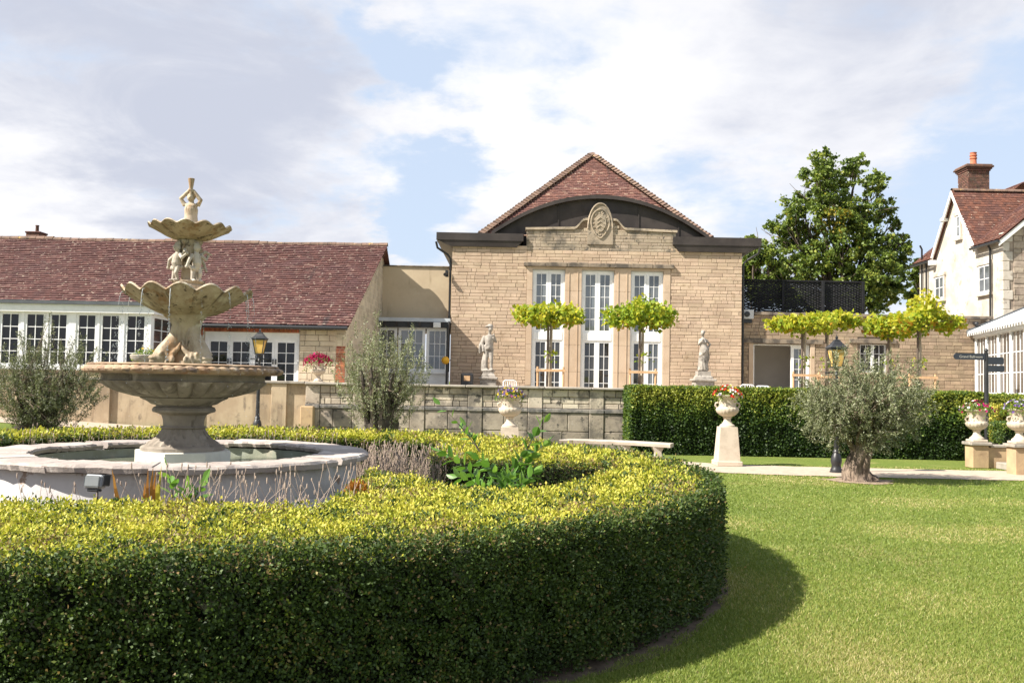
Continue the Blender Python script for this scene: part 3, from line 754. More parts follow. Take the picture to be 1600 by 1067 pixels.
# ================================================================== low stone range to the right of the hall
RY = HY + .45
RX0, RX1 = HX1, 18.6
RZ = PZ(1300, 491, RY)
rang = thing('stone_range', 'low flat-roofed brown stone range with open doorway right of the hall', 'building', (13, RY, TZ))
dx0, dx1 = PX(1177, 560, RY), PX(1266, 560, RY); dz1 = PZ(1215, 538, RY)
w0, w1 = PX(1344, 560, RY), PX(1386, 560, RY); wz0, wz1 = PZ(1365, 582, RY), PZ(1365, 538, RY)
holes = [(dx0, dx1, TZ - .1, dz1), (w0, w1, wz0, wz1)]
mb = MB(); wall_with_holes(mb, RX0, RX1, TZ - .05, RZ, RY + .02, RY + .45, holes); mb.box(RX0, RX1 + 2, RY + .45, RY + 8, RZ - .4, RZ - .1)
mb.build('wall', M['range_mortar'], rang)
hl = [(dx0 - .18, dx1 + .18, TZ - .1, dz1 + .22), (w0 - .1, w1 + .1, wz0 - .02, wz1 + .2)]
blocks(rang, lay(RX0 + .02, RX1, TZ, RZ - .09, (.115, .175), (.25, .62), hl, 14), RY, .03, M['range_stone'], limit=300, seed=6, rough=.012)
k = 0; x = RX0
while x < RX1:
    l = rnd.uniform(.9, 1.4); MB().cbox(x + .004, min(x + l, RX1 + .3) - .004, RY - .10, RY + .5, RZ - .09, RZ + rnd.uniform(.02, .035), .012).build('coping_stone', M['dark_lintel'], rang); x += l
MB().cbox(dx0 - .55, dx1 + .5, RY - .07, RY + .3, dz1 + .03, dz1 + .20, .012).build('door_lintel', M['dark_lintel'], rang)
for (a, b) in ((dx0 - .18, dx0), (dx1, dx1 + .18)): MB().cbox(a + .003, b - .003, RY - .02, RY + .3, TZ, dz1 + .03, .006).build('door_jamb', M['smooth_stone'], rang)
MB().cbox(w0 - .45, w1 + .35, RY - .07, RY + .3, wz1 + .03, wz1 + .20, .012).build('window_lintel', M['dark_lintel'], rang)
MB().cbox(w0 - .1, w1 + .1, RY - .09, RY + .3, wz0 - .10, wz0, .012).build('window_sill', M['smooth_stone'], rang)
# the room seen through the open door, and the door's glazed leaf
mb = MB(); mb.box(dx0 - .5, dx1 + .5, RY + 2.2, RY + 2.3, TZ, RZ - .4); mb.box(dx0 - .6, dx0 - .5, RY + .46, RY + 3.5, TZ, RZ - .4); mb.box(dx1 + .5, dx1 + .6, RY + .46, RY + 3.5, TZ, RZ - .4); mb.box(dx0 - .5, dx1 + .5, RY + .46, RY + 3.5, dz1 + .1, dz1 + .15)
mb.build('room', M['room_grey'], rang)
mb = MB(); y = RY + .12; mb.box(dx0, dx0 + .07, y, y + .12, TZ, dz1 + .03); mb.box(dx1 - .07, dx1, y, y + .12, TZ, dz1 + .03); mb.box(dx0 + .07, dx1 - .07, y + .002, y + .12, dz1 - .04, dz1 + .03)
fr = mb.build('door_frame', M['white_paint'], rang)
glazed(fr, dx1 - .72, dx1 - .07, TZ, dz1 - .04, RY + .15, 2, 5, 'glass_hall', .12, .02, 'glazed_door')
c = (w0 + w1) / 2
for (a, b) in ((w0, c), (c, w1)): glazed(rang, a + .002, b - .002, wz0, wz1 + .03, RY + .12, 2, 3, 'glass_hall_low', .06, .02, 'casement')
p = P(1522, 505, RY); mb = MB(); mb.tube([(p.x, RY - .01, p.z), (p.x, RY - .16, p.z - .03)], .07, 10); mb.ell((p.x, RY - .19, p.z - .04), .085)
tag(mb.build('security_camera', M['gutter_black'], smooth=50), 'small black security camera under the parapet of the low stone range', 'camera')

# black woven screen on its roof
scr = thing('woven_screen', 'black woven hurdle screen standing on the low roof below the big tree', 'screen', (10.5, RY + .9, RZ))
s0, s1 = PX(1160, 460, RY + .9), PX(1348, 460, RY + .9); sz0, sz1 = PZ(1250, 487, RY + .9) - .1, PZ(1250, 440, RY + .9)
for i in range(4):
    x = s0 + (s1 - s0) * i / 3; MB().box(x - .045, x + .045, RY + .80, RY + .90, sz0, sz1 + .05).build('post', M['wattle'], scr)
nrow = 26
for j in range(nrow):
    z = sz0 + (sz1 - sz0) * (j + .5) / nrow; pts = []
    for i in range(91):
        x = s0 + (s1 - s0) * i / 90; pts.append((x, RY + .95 + .024 * math.sin(i * math.pi / 2 + j * math.pi) + rnd.uniform(-.004, .004), z + rnd.uniform(-.010, .010)))
    mb = MB()
    for q0, q1 in zip(pts[:-1], pts[1:]):
        h = (sz1 - sz0) / nrow * .5; mb.add([(q0[0], q0[1], q0[2] - h), (q1[0], q1[1], q1[2] - h), (q1[0], q1[1], q1[2] + h), (q0[0], q0[1], q0[2] + h)], ((0, 1, 2, 3),), 0.0)
    mb.build('slat', M['wattle'], scr)
MB().box(s0, s1, RY + .90, RY + 1.0, sz1, sz1 + .06).build('top_rail', M['wattle'], scr)
# air-conditioning box in the corner
u = thing('air_conditioner', 'grey air conditioning unit on the roof edge in the corner by the hall', 'air conditioner', (9.3, RY + .1, RZ - .3))
a, b = PX(1161, 490, RY - .2), PX(1178, 490, RY - .2); za, zb = PZ(1168, 498, RY - .2), PZ(1168, 486, RY - .2)
MB().cbox(a, b, RY - .2, RY + .3, za, zb + .06, .02).build('casing', M['unit_grey'], u)
MB().lathe([(.11, 0), (.11, .02), (.02, .03)], 20).build('fan_grille', M['gutter_black'], u).matrix_basis = Matrix.Translation((a + .16, RY - .201, (za + zb) / 2 + .03)) @ Matrix.Rotation(R(90), 4, 'X')
MB().box(a, b - .06, RY - .15, RY + .3, za - .16, za - .004).build('bracket', M['gutter_black'], u)

# ================================================================== link block between hall and long wing
LY = HY + .35
lk = thing('link_block', 'plain rendered link block with white windows between tiled wing and hall', 'building', (-4, LY, TZ))
lx0, lx1 = PX(560, 450, LY), HX0 - .02
lz1 = PZ(645, 417, LY); lz0 = PZ(645, 497, LY)
MB().box(lx0, lx1, LY, LY + 6, lz0 - .3, lz1).build('wall', M['render_beige'], lk)
x = lx0
while x < lx1 - .05:
    l = min(rnd.uniform(.8, 1.2), lx1 - x); MB().cbox(x + .003, x + l - .003, LY - .05, LY + .35, lz1, lz1 + .05, .01).build('coping_stone', M['dark_lintel'], lk); x += l
cy = LY - .65
fz = PZ(640, 502, cy)
MB().box(PX(572, 500, cy), PX(704, 500, cy), cy - .25, LY + .02, fz - .02, fz + .12).build('flat_roof', M['lead_roof_grey'], lk)
MB().box(PX(574, 500, cy), PX(703, 500, cy), cy - .18, LY, fz - .24, fz - .022).build('soffit', M['gutter_black'], lk)
for k in range(7):
    x = PX(585 + k * 18, 500, cy); MB().box(x - .04, x + .04, cy - .24, cy - .182, fz - .20, fz - .03).build('rafter_end', M['dark_lead'], lk)
wz1_ = fz - .25; wz0_ = PZ(640, 580, cy)
wins = [(PX(577, 545, cy), PX(620, 545, cy)), (PX(622, 545, cy), PX(664, 545, cy)), (PX(666, 545, cy), PX(700, 545, cy))]
for (a, b) in wins: glazed(lk, a, b, wz0_, wz1_, cy, 3, 3, 'glass_link', .11, .022, 'window')
MB().box(wins[0][0] - .3, wins[-1][1] + .05, cy - .04, cy + .3, TZ - .02, wz0_ - .08).build('low_wall', M['white_trim'], lk)
MB().box(wins[0][0] - .1, wins[-1][1] + .05, cy - .12, cy + .2, wz0_ - .08, wz0_).build('sill', M['white_paint'], lk)
mb = MB(); x = PX(699, 540, cy - .3); mb.tube([(x + .05, cy - .25, fz), (x, cy - .27, fz - .25), (x, cy - .27, TZ)], .045, 8); mb.build('downpipe', M['gutter_black'], lk, smooth=60)
p = P(696, 563, cy - .4); mb = MB(); mb.ell(p, .15, 18, 12)
gl = thing('globe_lamp', 'yellow globe lamp on a bracket by the downpipe at the hall corner', 'lamp', p)
mb.build('globe', M['yellow_ball'], gl, smooth=80); MB().tube([(p.x + .12, p.y, p.z - .02), (p.x + .2, p.y + .1, p.z + .02)], .02, 6).build('bracket', M['gutter_black'], gl)
p = P(683, 508, cy - .2); tag(MB().cbox(p.x - .14, p.x + .14, p.y - .14, p.y, p.z - .1, p.z + .1, .015).build('alarm_box', M['white_trim']), 'small white box under the black eave of the link block', 'alarm')

# ================================================================== long tiled wing on the left
WY = 28.6; WRY = 35.6
wing = thing('tiled_wing', 'long low wing under a red plain-tile roof left of the hall', 'building', (-11, WY, TZ))
wez = PZ(430, 508, WY - .25); wrz = PZ(430, 381, WRY)
WX1 = PX(541, 510, WY); WXR = PX(606, 384, WRY); WX0 = -24.0
o = Vector((WX0, WY - .3, wez)); uyv = Vector((0, WRY - WY + .3, wrz - wez)); LN = uyv.length
L1 = WX1 + .15 - WX0; L2 = WXR - WX0
tile_slope(wing, M['wing_tile'], o, (1, 0, 0), uyv, LN, L1, (.19, .205), 'roof_tiles', lambda t: (0, L1 + (L2 - L1) * t / LN + .01 * math.sin(t * 40)), 9, .040)
MB().add([(WX0, WY - .3, wez - .04), (WX1 + .12, WY - .3, wez - .04), (WXR - .03, WRY, wrz - .04), (WX0, WRY, wrz - .04), (WX1 + .12, WRY + 7, wez - .04), (WX0, WRY + 7, wez - .04)], ((0, 1, 2, 3), (3, 2, 4, 5))).build('roof', M['wing_tile'], wing)
ridme = MB().lathe([(.13, 0), (.135, .32)], 10, a0=0, a1=math.pi, cap=False).mesh('ridge_tile', 60); ridme.materials.append(M['ridge_clay'])
x = WX0
while x < WXR - .05:
    o_ = bpy.data.objects.new('ridge_tile', ridme); col.objects.link(o_); adopt(o_, wing)
    o_.matrix_basis = Matrix.Translation((x, WRY, wrz - .04 + rnd.uniform(0, .014) + .018 * math.sin(x * .9) + .012 * math.sin(x * 2.3))) @ Matrix.Rotation(R(90), 4, 'Y') @ Matrix.Rotation(R(90), 4, 'Z'); x += .33
# verge edge and stone gable end
MB().add([(WX1 + .13, WY - .3, wez - .10), (WX1 + .18, WY - .3, wez + .01), (WXR + .04, WRY, wrz + .01), (WXR, WRY, wrz - .10)], ((0, 1, 2, 3),)).build('verge', M['ridge_clay'], wing)
MB().prism([(WY, TZ - .1), (WY, wez), (WRY, wrz - .15), (WRY + 6.6, wez), (WRY + 6.6, TZ - .1)], WX1 - .4, WX1, 'x').build('gable_wall', M['pale_stone'], wing)
Mg = Matrix.Translation((WX1, 0, 0)) @ Matrix.Rotation(R(90), 4, 'Z')
blocks(wing, lay(WY + .1, WRY + 1.0, TZ + .8, wrz - .4, (.15, .24), (.3, .6), seed=26, joint=.018, top=lambda q: wez + (wrz - wez) * min(1, max(0, (q - WY) / (WRY - WY))) - .25), 0, .02, M['pale_stone'], name='gable_stone', limit=220, seed=17, Mx=Mg)
mb = MB(); mb.tube([(WX0, WY - .36, wez - .06), (WX1 + .1, WY - .36, wez - .06)], .06, 8); mb.build('gutter', M['gutter_black'], wing, smooth=60)
# front wall: stone by the gable, brick soldier course and white doors, brick pier by the bay
fx0, fx1 = PX(318, 550, WY), PX(467, 550, WY); fz1 = PZ(400, 519, WY)
holes = [(fx0, fx1, TZ - .1, fz1)]
mb = MB(); wall_with_holes(mb, WX0, WX1 - .4, TZ - .05, wez - .02, WY + .02, WY + .4, holes); mb.build('wall', M['brick_mortar'], wing)
bx0 = PX(524, 560, WY)
rects = lay(fx1 + .02, bx0, TZ, wez - .05, (.15, .24), (.28, .55), seed=21)
blocks(wing, rects, WY - .01, .04, M['pale_stone'], limit=200, seed=9)
rects = lay(fx0 - 1.45, fx0 - .03, TZ, wez - .05, (.068, .070), (.2, .22), seed=22, joint=.012) + lay(bx0 + .01, WX1, TZ, TZ + 1.6, (.068, .07), (.14, .22), seed=23)
blocks(wing, rects, WY - .01, .04, M['red_brick'], name='brick', limit=120, seed=10)
rects = lay(bx0 + .01, WX1, TZ + 1.6, wez - .05, (.15, .24), (.2, .4), seed=24)
blocks(wing, rects, WY - .01, .04, M['pale_stone'], limit=40, seed=11)
n = int((fx1 - fx0) / .075); rects = [(fx0 + i * .075 + .005, fx0 + (i + 1) * .075 - .005, fz1 + .005, wez - .06) for i in range(n)]
blocks(wing, rects, WY - .012, .04, M['red_brick'], name='soldier_brick', limit=60, seed=12)
mb = MB(); y = WY + .10
mb.box(fx0, fx0 + .08, y, y + .12, TZ, fz1); mb.box(fx1 - .08, fx1, y, y + .12, TZ, fz1); mb.box(fx0 + .08, fx1 - .08, y + .002, y + .12, fz1 - .22, fz1)
fr = mb.build('door_frame', M['white_paint'], wing)
for i in range(4):
    a = fx0 + .08 + (fx1 - fx0 - .16) * i / 4; b = fx0 + .08 + (fx1 - fx0 - .16) * (i + 1) / 4
    g = glazed(fr, a + .003, b - .003, TZ, fz1 - .22, y + .03, 2, 5, 'glass_dark', .085, .022, 'glazed_door')
    MB().box(b - .06 if i % 2 == 0 else a + .03, b - .03 if i % 2 == 0 else a + .06, y - .02, y + .03, TZ + 1.0, TZ + 1.16).build('door_handle', M['gutter_black'], g)
p = P(57, 368, WRY + 1.6); mb = MB()
ch = thing('wing_chimney', 'squat brown chimney behind the ridge of the long tiled wing', 'chimney', (p.x, WRY + 1.6, wrz - .6))
zb_ = PZ(57, 366, WRY + 1.6); MB().cbox(p.x - .28, p.x + .28, WRY + 1.3, WRY + 1.9, wrz - .8, zb_, .02).build('stack', M['chimney_brick'], ch); MB().cbox(p.x - .31, p.x + .31, WRY + 1.27, WRY + 1.93, zb_, zb_ + .07, .02).build('cap', M['chimney_brick'], ch)
MB().lathe([(.07, 0), (.06, .24), (.075, .26), (.07, .29)], 12, (p.x + .02, WRY + 1.6, zb_ + .07)).build('pot', M['chimney_brick'], ch, smooth=40)

# white bay in front of the wing
BY = 26.4
bay = thing('window_bay', 'white painted bay of many-paned windows in front of the tiled wing', 'bay window', (-13, BY, TZ))
bx1 = PX(236, 520, BY); bzt = PZ(100, 476, BY); bzh = PZ(100, 489, BY); bzs = PZ(100, 569, BY); bx_0 = -21.0
MB().box(bx_0, bx1 + .12, BY - .14, WY + .02, bzt - .22, bzt).build('fascia', M['white_paint'], bay)
MB().box(bx_0, bx1 + .2, BY - .22, WY + .02, bzt + .002, bzt + .10).build('flat_roof', M['blue_grey'], bay)
edges = [(2, 28), (41, 67), (79, 103), (122, 148), (159, 185), (198, 225)]
cs = [(PX(a, 530, BY), PX(b, 530, BY)) for a, b in edges]; w_ = cs[0][1] - cs[0][0]; x = cs[0][0]
for k in range(8): x -= w_ + (.24 if k % 2 else .40); cs.insert(0, (x, x + w_))
zt_ = bzt - .26
last = bx_0
for (a, b) in cs:
    glazed(bay, a - .07, b + .07, bzs - .07, zt_ + .04, BY, 2, 4, 'glass_dark', .075, .022, 'window')
    if a - .07 > last + .01: MB().box(last + .001, a - .071, BY - .02, BY + .12, bzs - .07, zt_ + .04).build('mullion', M['white_paint'], bay)
    last = b + .07
MB().box(last + .001, bx1, BY - .02, BY + .12, bzs - .07, zt_ + .04).build('mullion', M['white_paint'], bay)
MB().box(bx_0, bx1 + .03, BY - .06, BY + .16, bzs - .16, bzs - .072).build('sill', M['white_paint'], bay)
MB().box(bx_0, bx1, BY, BY + .2, TZ - .1, bzs - .162).build('apron_wall', M['garden_render'], bay)
MB().box(bx_0, bx1 - .1, BY + .3, WY, TZ, TZ + .02).build('floor', M['blue_grey'], bay)
# its return side towards the fountain
g = glazed(bay, 0, WY - BY - .12, bzs - .07, zt_ + .04, 0, 3, 4, 'glass_garden_room', .10, .022, 'side_window')
g.matrix_parent_inverse = g.matrix_parent_inverse @ Matrix.Translation((bx1, BY + .122, 0)) @ Matrix.Rotation(R(90), 4, 'Z')
MB().box(bx1 - .1, bx1, BY + .122, WY, TZ - .1, bzs - .072).build('side_apron', M['white_trim'], bay)

# ================================================================== garden room (conservatory) at the right edge
cA, cB = Vector((18.15, RY - .15, 0)), Vector((16.3, 28.6, 0))
gd = thing('garden_room', 'white timber garden room with many glazed panels at the right edge', 'conservatory', (17.4, 33, TZ), rz=math.atan2(cB.y - cA.y, cB.x - cA.x), local=True)
gd.location = (cA.x, cA.y, TZ); LG = (cB - cA).length
ez_ = PZ(1527, 522, RY - .3) - TZ; hz_ = ez_ - .16
xx = 0.08; npan = 5; pw = (LG - .1) / npan
# local frame: +x runs towards the camera, outside is -y after the turn (facing the lawn)
for i in range(npan + 1): MB().box(xx + pw * i - .075, xx + pw * i + .075, -.025, .10, 0, hz_).build('post', M['white_paint'], gd)
MB().box(0, LG + .1, -.10, .14, hz_, ez_ + .02).build('eaves_beam', M['white_paint'], gd)
MB().box(0, LG + .1, -.085, .13, .42, .52).build('sill', M['white_paint'], gd); MB().box(0, LG + .1, -.04, .10, 0, .419).build('dwarf_wall', M['white_trim'], gd)
for i in range(npan):
    glazed(gd, xx + pw * i + .078, xx + pw * (i + 1) - .078, .522, hz_ - .002, 0, 3, 3, 'glass_garden_room', .035, .032, 'glazing')
mb = MB(); rise = 1.35; run = 2.7
mb.add([(-.1, -.28, ez_), (LG + .2, -.28, ez_), (LG + .2, run, ez_ + rise), (-.1, run, ez_ + rise), (-.1, -.28, ez_ + .06), (LG + .2, -.28, ez_ + .06), (LG + .2, run, ez_ + rise + .06), (-.1, run, ez_ + rise + .06)], ((0, 1, 5, 4), (4, 5, 6, 7), (0, 4, 7, 3), (0, 3, 2, 1), (1, 2, 6, 5)))
mb.build('glass_roof', M['lead_roof_grey'], gd)
for i in range(npan * 2 + 1):
    x = xx + pw / 2 * i; q = [(x - .02, -.29, ez_ + .065), (x + .02, -.29, ez_ + .065), (x + .02, run, ez_ + rise + .065), (x - .02, run, ez_ + rise + .065)]
    q += [(a, b, c + .03) for a, b, c in q]; MB().add(q, ((4, 5, 6, 7), (0, 1, 5, 4), (1, 2, 6, 5), (3, 0, 4, 7))).build('roof_bar', M['white_trim'], gd)
mb = MB(); mb.add([(-.14, -.3, ez_ + .02), (-.14, -.3, ez_ + .16), (-.14, run, ez_ + rise + .16), (-.14, run, ez_ + rise + .02), (-.02, -.3, ez_ + .02), (-.02, -.3, ez_ + .16), (-.02, run, ez_ + rise + .16), (-.02, run, ez_ + rise + .02)], ((0, 1, 2, 3), (1, 5, 6, 2), (4, 7, 6, 5), (0, 4, 5, 1)))
mb.build('roof_flashing', M['blue_grey'], gd)
for i in range(npan * 5):
    x = xx + pw / 5 * i; MB().box(x, x + .05, -.31, -.285, ez_ - .09, ez_ + .01).build('dentil', M['white_trim'], gd)
MB().box(.2, LG, 2.5, 2.6, 0, ez_).build('back_wall', M['curtain'], gd)

# ================================================================== old house behind on the right
OX = 21.2
house = thing('old_house', 'limewashed stone house with steep tiled gable behind the garden room', 'house', (23, 44, TZ))
hy0, hy1 = 40.0, 48.2; hz_e = 8.55
ga, gb, gy, gzt = 42.3, 46.25, 44.25, 11.35
mb = MB(); mb.prism([(hy0 + .012, TZ), (hy1, TZ), (hy1, hz_e), (gb, hz_e), (gy, gzt - .12), (ga, hz_e), (hy0 + .012, hz_e)], OX, OX + .4, 'x')
wl = mb.build('west_wall', M['limewash'], house, label='west wall with patchy limewash over stone')
zz = np.linspace(hz_e, 13.2, 2)
mb = MB(); mb.prism([(OX + .01, TZ), (OX + 9.2, TZ), (OX + 9.2, hz_e), (OX + 4.6, hz_e + 3.9), (OX + .01, hz_e)], hy0, hy0 + .4, 'y'); mb.build('south_wall', M['house_rubble'], house)
rects = lay(OX + .45, OX + 4.0, 4.0, hz_e + 2.9, (.2, .34), (.35, .7), seed=31, joint=.02, top=lambda x: hz_e - .12 + max(0, (x - OX)) * .84)
blocks(house, rects, hy0 - .02, .05, M['house_rubble'], name='rubble_stone', limit=120, seed=13, rough=.03)
for j in range(12):
    z = 3.6 + j * .42; MB().cbox(OX - .015, OX + (.42 if j % 2 else .28), hy0 - .035, hy0 + .3, z + .01, z + .41, .015).build('quoin', M['limewash'], house)
# roofs: main slope facing west (ridge runs away), cross gable
mb = MB(); ov = .28
sl = Vector((4.6, 0, 3.9)).normalized()
for (ya, yb, sd_) in ((hy0 - .3, ga - .02, 15), (gb + .02, hy1 + .2, 17)):   # the slope stops either side of the cross gable
    tile_slope(house, M['house_tile'], (OX - ov, yb, hz_e - ov * .85), (0, -1, 0), (4.6 + ov, 0, 3.9 + ov * .85), 6.2, yb - ya, (.18, .16), 'roof_tiles', None, sd_, .03)
    MB().add([(OX - ov, ya, hz_e - ov * .85 - .05), (OX - ov, yb, hz_e - ov * .85 - .05), (OX + 4.6, yb, hz_e + 3.85), (OX + 4.6, ya, hz_e + 3.85)], ((0, 1, 2, 3),)).build('roof', M['house_tile'], house)
MB().add([(OX + 4.6, hy1 + .2, hz_e + 3.85), (OX + 4.6, hy0 - .3, hz_e + 3.85), (OX + 9.4, hy0 - .3, hz_e - .2), (OX + 9.4, hy1 + .2, hz_e - .2)], ((0, 1, 2, 3),)).build('rear_roof', M['house_tile'], house)
rl = 3.6
for sgn, yb in ((-1, ga - .15), (1, gb + .15)):
    eo = Vector((OX - .22, yb, hz_e - .18)); up = Vector((0, gy - yb, gzt - hz_e + .18))
    tile_slope(house, M['house_tile'], eo, (1, 0, 0), up, up.length, rl, (.18, .16), 'gable_roof_tiles', None, 16, .024)
    MB().add([eo - Vector((0, 0, .04)), eo + Vector((rl, 0, -.04)), eo + up + Vector((rl, 0, -.04)), eo + up - Vector((0, 0, .04))], ((0, 1, 2, 3),)).build('gable_roof', M['house_tile'], house)
    # bargeboard
    a0 = Vector((OX - .24, yb - sgn * -.06, hz_e - .22)); a1 = Vector((OX - .24, gy, gzt + .0)); dn = Vector((0, 0, -.26))
    MB().add([a0, a1, a1 + dn, a0 + dn, a0 + Vector((.07, 0, 0)), a1 + Vector((.07, 0, 0)), a1 + dn + Vector((.07, 0, 0)), a0 + dn + Vector((.07, 0, 0))], ((0, 1, 2, 3), (4, 7, 6, 5), (0, 4, 5, 1), (3, 2, 6, 7), (0, 3, 7, 4))).build('bargeboard', M['white_trim'], house)
x = OX - .2
while x < OX + rl - .3:
    o_ = bpy.data.objects.new('ridge_tile', ridme); col.objects.link(o_); adopt(o_, house); o_.matrix_basis = Matrix.Translation((x, gy, gzt - .02)) @ Matrix.Rotation(R(90), 4, 'Y') @ Matrix.Rotation(R(90), 4, 'Z'); x += .33
for yv in (hy0 - .28,):  # south rake board
    a0 = Vector((OX - ov, yv, hz_e - .30)); a1 = Vector((OX + 4.6, yv, hz_e + 3.78)); dn = Vector((0, 0, -.24)); th = Vector((0, .07, 0))
    MB().add([a0, a1, a1 + dn, a0 + dn, a0 + th, a1 + th, a1 + dn + th, a0 + dn + th], ((0, 3, 2, 1), (0, 1, 5, 4), (3, 7, 6, 2), (0, 4, 7, 3))).build('rake_board', M['white_trim'], house)
MB().cbox(OX - .34, OX, gb - .02, gb + .22, hz_e - .55, hz_e - .30, .02).build('kneeler', M['white_trim'], house)
MB().cbox(OX - .3, OX, 45.0, 45.25, 10.0, 10.16, .02).build('purlin_end', M['white_trim'], house)
def house_window(ya, yb, za, zb, cols_, rows_):
    y0_, y1_ = min(ya, yb), max(ya, yb)
    q = MB(); q.box(OX - .10, OX + .02, y0_ - .09, y0_, za, zb); q.box(OX - .10, OX + .02, y1_, y1_ + .09, za, zb); q.box(OX - .12, OX + .02, y0_ - .12, y1_ + .12, zb, zb + .16); q.box(OX - .15, OX + .02, y0_ - .12, y1_ + .12, za - .12, za)
    fr = q.build('window_surround', M['limewash'], house)
    g = glazed(fr, 0, y1_ - y0_, za, zb, 0, cols_, rows_, 'glass_hall', .09, .03, 'window')
    g.matrix_parent_inverse = g.matrix_parent_inverse @ Matrix.Translation((OX - .075, y1_, 0)) @ Matrix.Rotation(R(-90), 4, 'Z')
def wy(u): return OX * F / (u - 800)
def wz(u, v): return PZ(u, v, wy(u))
house_window(wy(1463), wy(1478), wz(1470, 468), wz(1470, 432), 2, 2)
house_window(wy(1532), wy(1551), wz(1541, 458), wz(1541, 414), 2, 2)
house_window(wy(1497), wy(1504), wz(1500, 372), wz(1500, 337), 1, 2)
for u in (1445, 1452, 1553):
    y = wy(u) ; x = OX - .12; zt = hz_e - .35 if u > 1500 else hz_e - .25 + (.9 if u == 1445 else 0)
    q = MB(); q.tube([(x - .1, y, zt), (x, y, zt - .2), (x, y, TZ)], .05, 8); q.build('downpipe', M['gutter_black'], house, smooth=60)
q = MB(); q.tube([(OX - ov - .05, hy0 - .3, hz_e - .34), (OX - ov - .05, ga - .1, hz_e - .34)], .06, 8); q.build('gutter', M['gutter_black'], house, smooth=60); q = MB(); q.tube([(OX - ov - .05, gb + .2, hz_e - .34), (OX - ov - .05, hy1 + .3, hz_e - .34)], .06, 8); q.build('gutter', M['gutter_black'], house, smooth=60)
# chimney: corbelled brick stack with a red pot
cyx = 44.7; cxx = PX(1521, 290, cyx); ch = thing('house_chimney', 'corbelled brick chimney with red clay pot on the old house', 'chimney', (cxx, cyx, gzt - .4))
ct = PZ(1521, 262, cyx); st = MB().box(cxx - .5, cxx + .5, cyx - .5, cyx + .5, gzt - .9, ct - .28); st = st.build('stack', M['brick_mortar'], ch)
rects = lay(cxx - .52, cxx + .52, gzt - .5, ct - .28, (.074, .076), (.21, .23), seed=41, joint=.014)
blocks(st, rects, cyx - .52, .04, M['chimney_brick'], name='brick', limit=110, seed=14)
Mx = Matrix.Translation((cxx - .52, cyx, 0)) @ Matrix.Rotation(R(-90), 4, 'Z')
blocks(st, lay(-.5, .5, gzt - .5, ct - .28, (.074, .076), (.21, .23), seed=42, joint=.014), 0, .04, M['chimney_brick'], name='brick', limit=110, seed=15, Mx=Mx)
for k, (e, h0, h1) in enumerate(((.06, -.28, -.2), (.11, -.2, -.12), (.17, -.12, -.03), (.12, -.03, .04))): MB().cbox(cxx - .5 - e, cxx + .5 + e, cyx - .5 - e, cyx + .5 + e, ct + h0 + .002, ct + h1, .01).build('corbel_course', M['chimney_brick'], ch)
pt = PZ(1521, 239, cyx) - ct
MB().lathe([(.19, .04), (.19, .12), (.15, .2), (.14, pt * .55), (.17, pt * .58), (.17, pt * .64), (.14, pt * .66), (.14, pt * .74), (.17, pt * .77), (.17, pt * .83), (.14, pt * .86), (.145, pt * .95), (.165, pt), (.11, pt), (.11, pt - .1)], 18, (cxx, cyx, ct)).build('pot', M['clay_pot'], ch, smooth=35)
# ================================================================== terrace retaining wall
TY = 24.3
wtop = 1.60
tw = thing('terrace_wall', 'weathered stone terrace wall with pilasters and dark string course', 'wall', (-.5, TY, 0))
pil = [PX(u, 650, TY) for u in (488, 562, 652, 742, 836, 932)] + [PX(1030, 650, TY)]
tx0, tx1 = pil[0] - .15, pil[-1]
MB().box(tx0, tx1 + 9.5, TY + .03, TY + .4, -.2, wtop - .06).build('core', M['terrace_ashlar'], tw)
bz0, bz1 = 0.93, 1.03
for a, b in zip(pil[:-1], pil[1:]):
    blocks(tw, lay(a + .19, b - .19, bz1 + .005, wtop - .065, (.12, .22), (.22, .5), seed=int(a * 10) + 60, joint=.016), TY, .05, M['terrace_stone'], limit=60, seed=int(a * 7) + 50, rough=.014)
    zs = [0.0 - .05, .44, bz0 - .005]
    for z0_, z1_ in zip(zs[:-1], zs[1:]):
        m_ = a + .2 + (b - a - .4) * rnd.uniform(.4, .6)
        for (p, q) in ((a + .195, m_), (m_, b - .195)): MB().cbox(p + .006, q - .006, TY - .02 - rnd.uniform(0, .008), TY + .1, z0_ + .006, z1_ - .006, .012).build('ashlar_block', M['terrace_ashlar'], tw)
    MB().cbox(a + .19, b - .19, TY - .055, TY + .1, bz0, bz1, .015).build('string_course', M['terrace_band'], tw)
for x in pil:
    MB().cbox(x - .185, x + .185, TY - .03, TY + .2, bz1 + .004, wtop - .066, .012).build('pilaster_upper', M['terrace_stone'], tw)
    MB().cbox(x - .19, x + .19, TY - .07, TY + .2, bz0 - .004, bz1 + .002, .012).build('pilaster_band', M['terrace_band'], tw)
    MB().cbox(x - .188, x + .188, TY - .045, TY + .2, -.05, bz0 - .006, .012).build('pilaster_lower', M['terrace_ashlar'], tw)
x = tx0 - .05
while x < tx1 + 9.4:
    l = rnd.uniform(.8, 1.25); MB().cbox(x + .004, x + l - .004, TY - .13 + rnd.uniform(-.01, .01), TY + .42, wtop - .062, wtop + rnd.uniform(.0, .012), .018).build('coping_stone', M['weathered_slab'], tw); x += l
# the big stained end pier
MB().cbox(tx0 - .12, tx0 + .22, TY - .24, TY + .3, -.05, .98, .02).build('end_pier', M['sandstone_pier'], tw, label='ochre stained end pier of the wall')

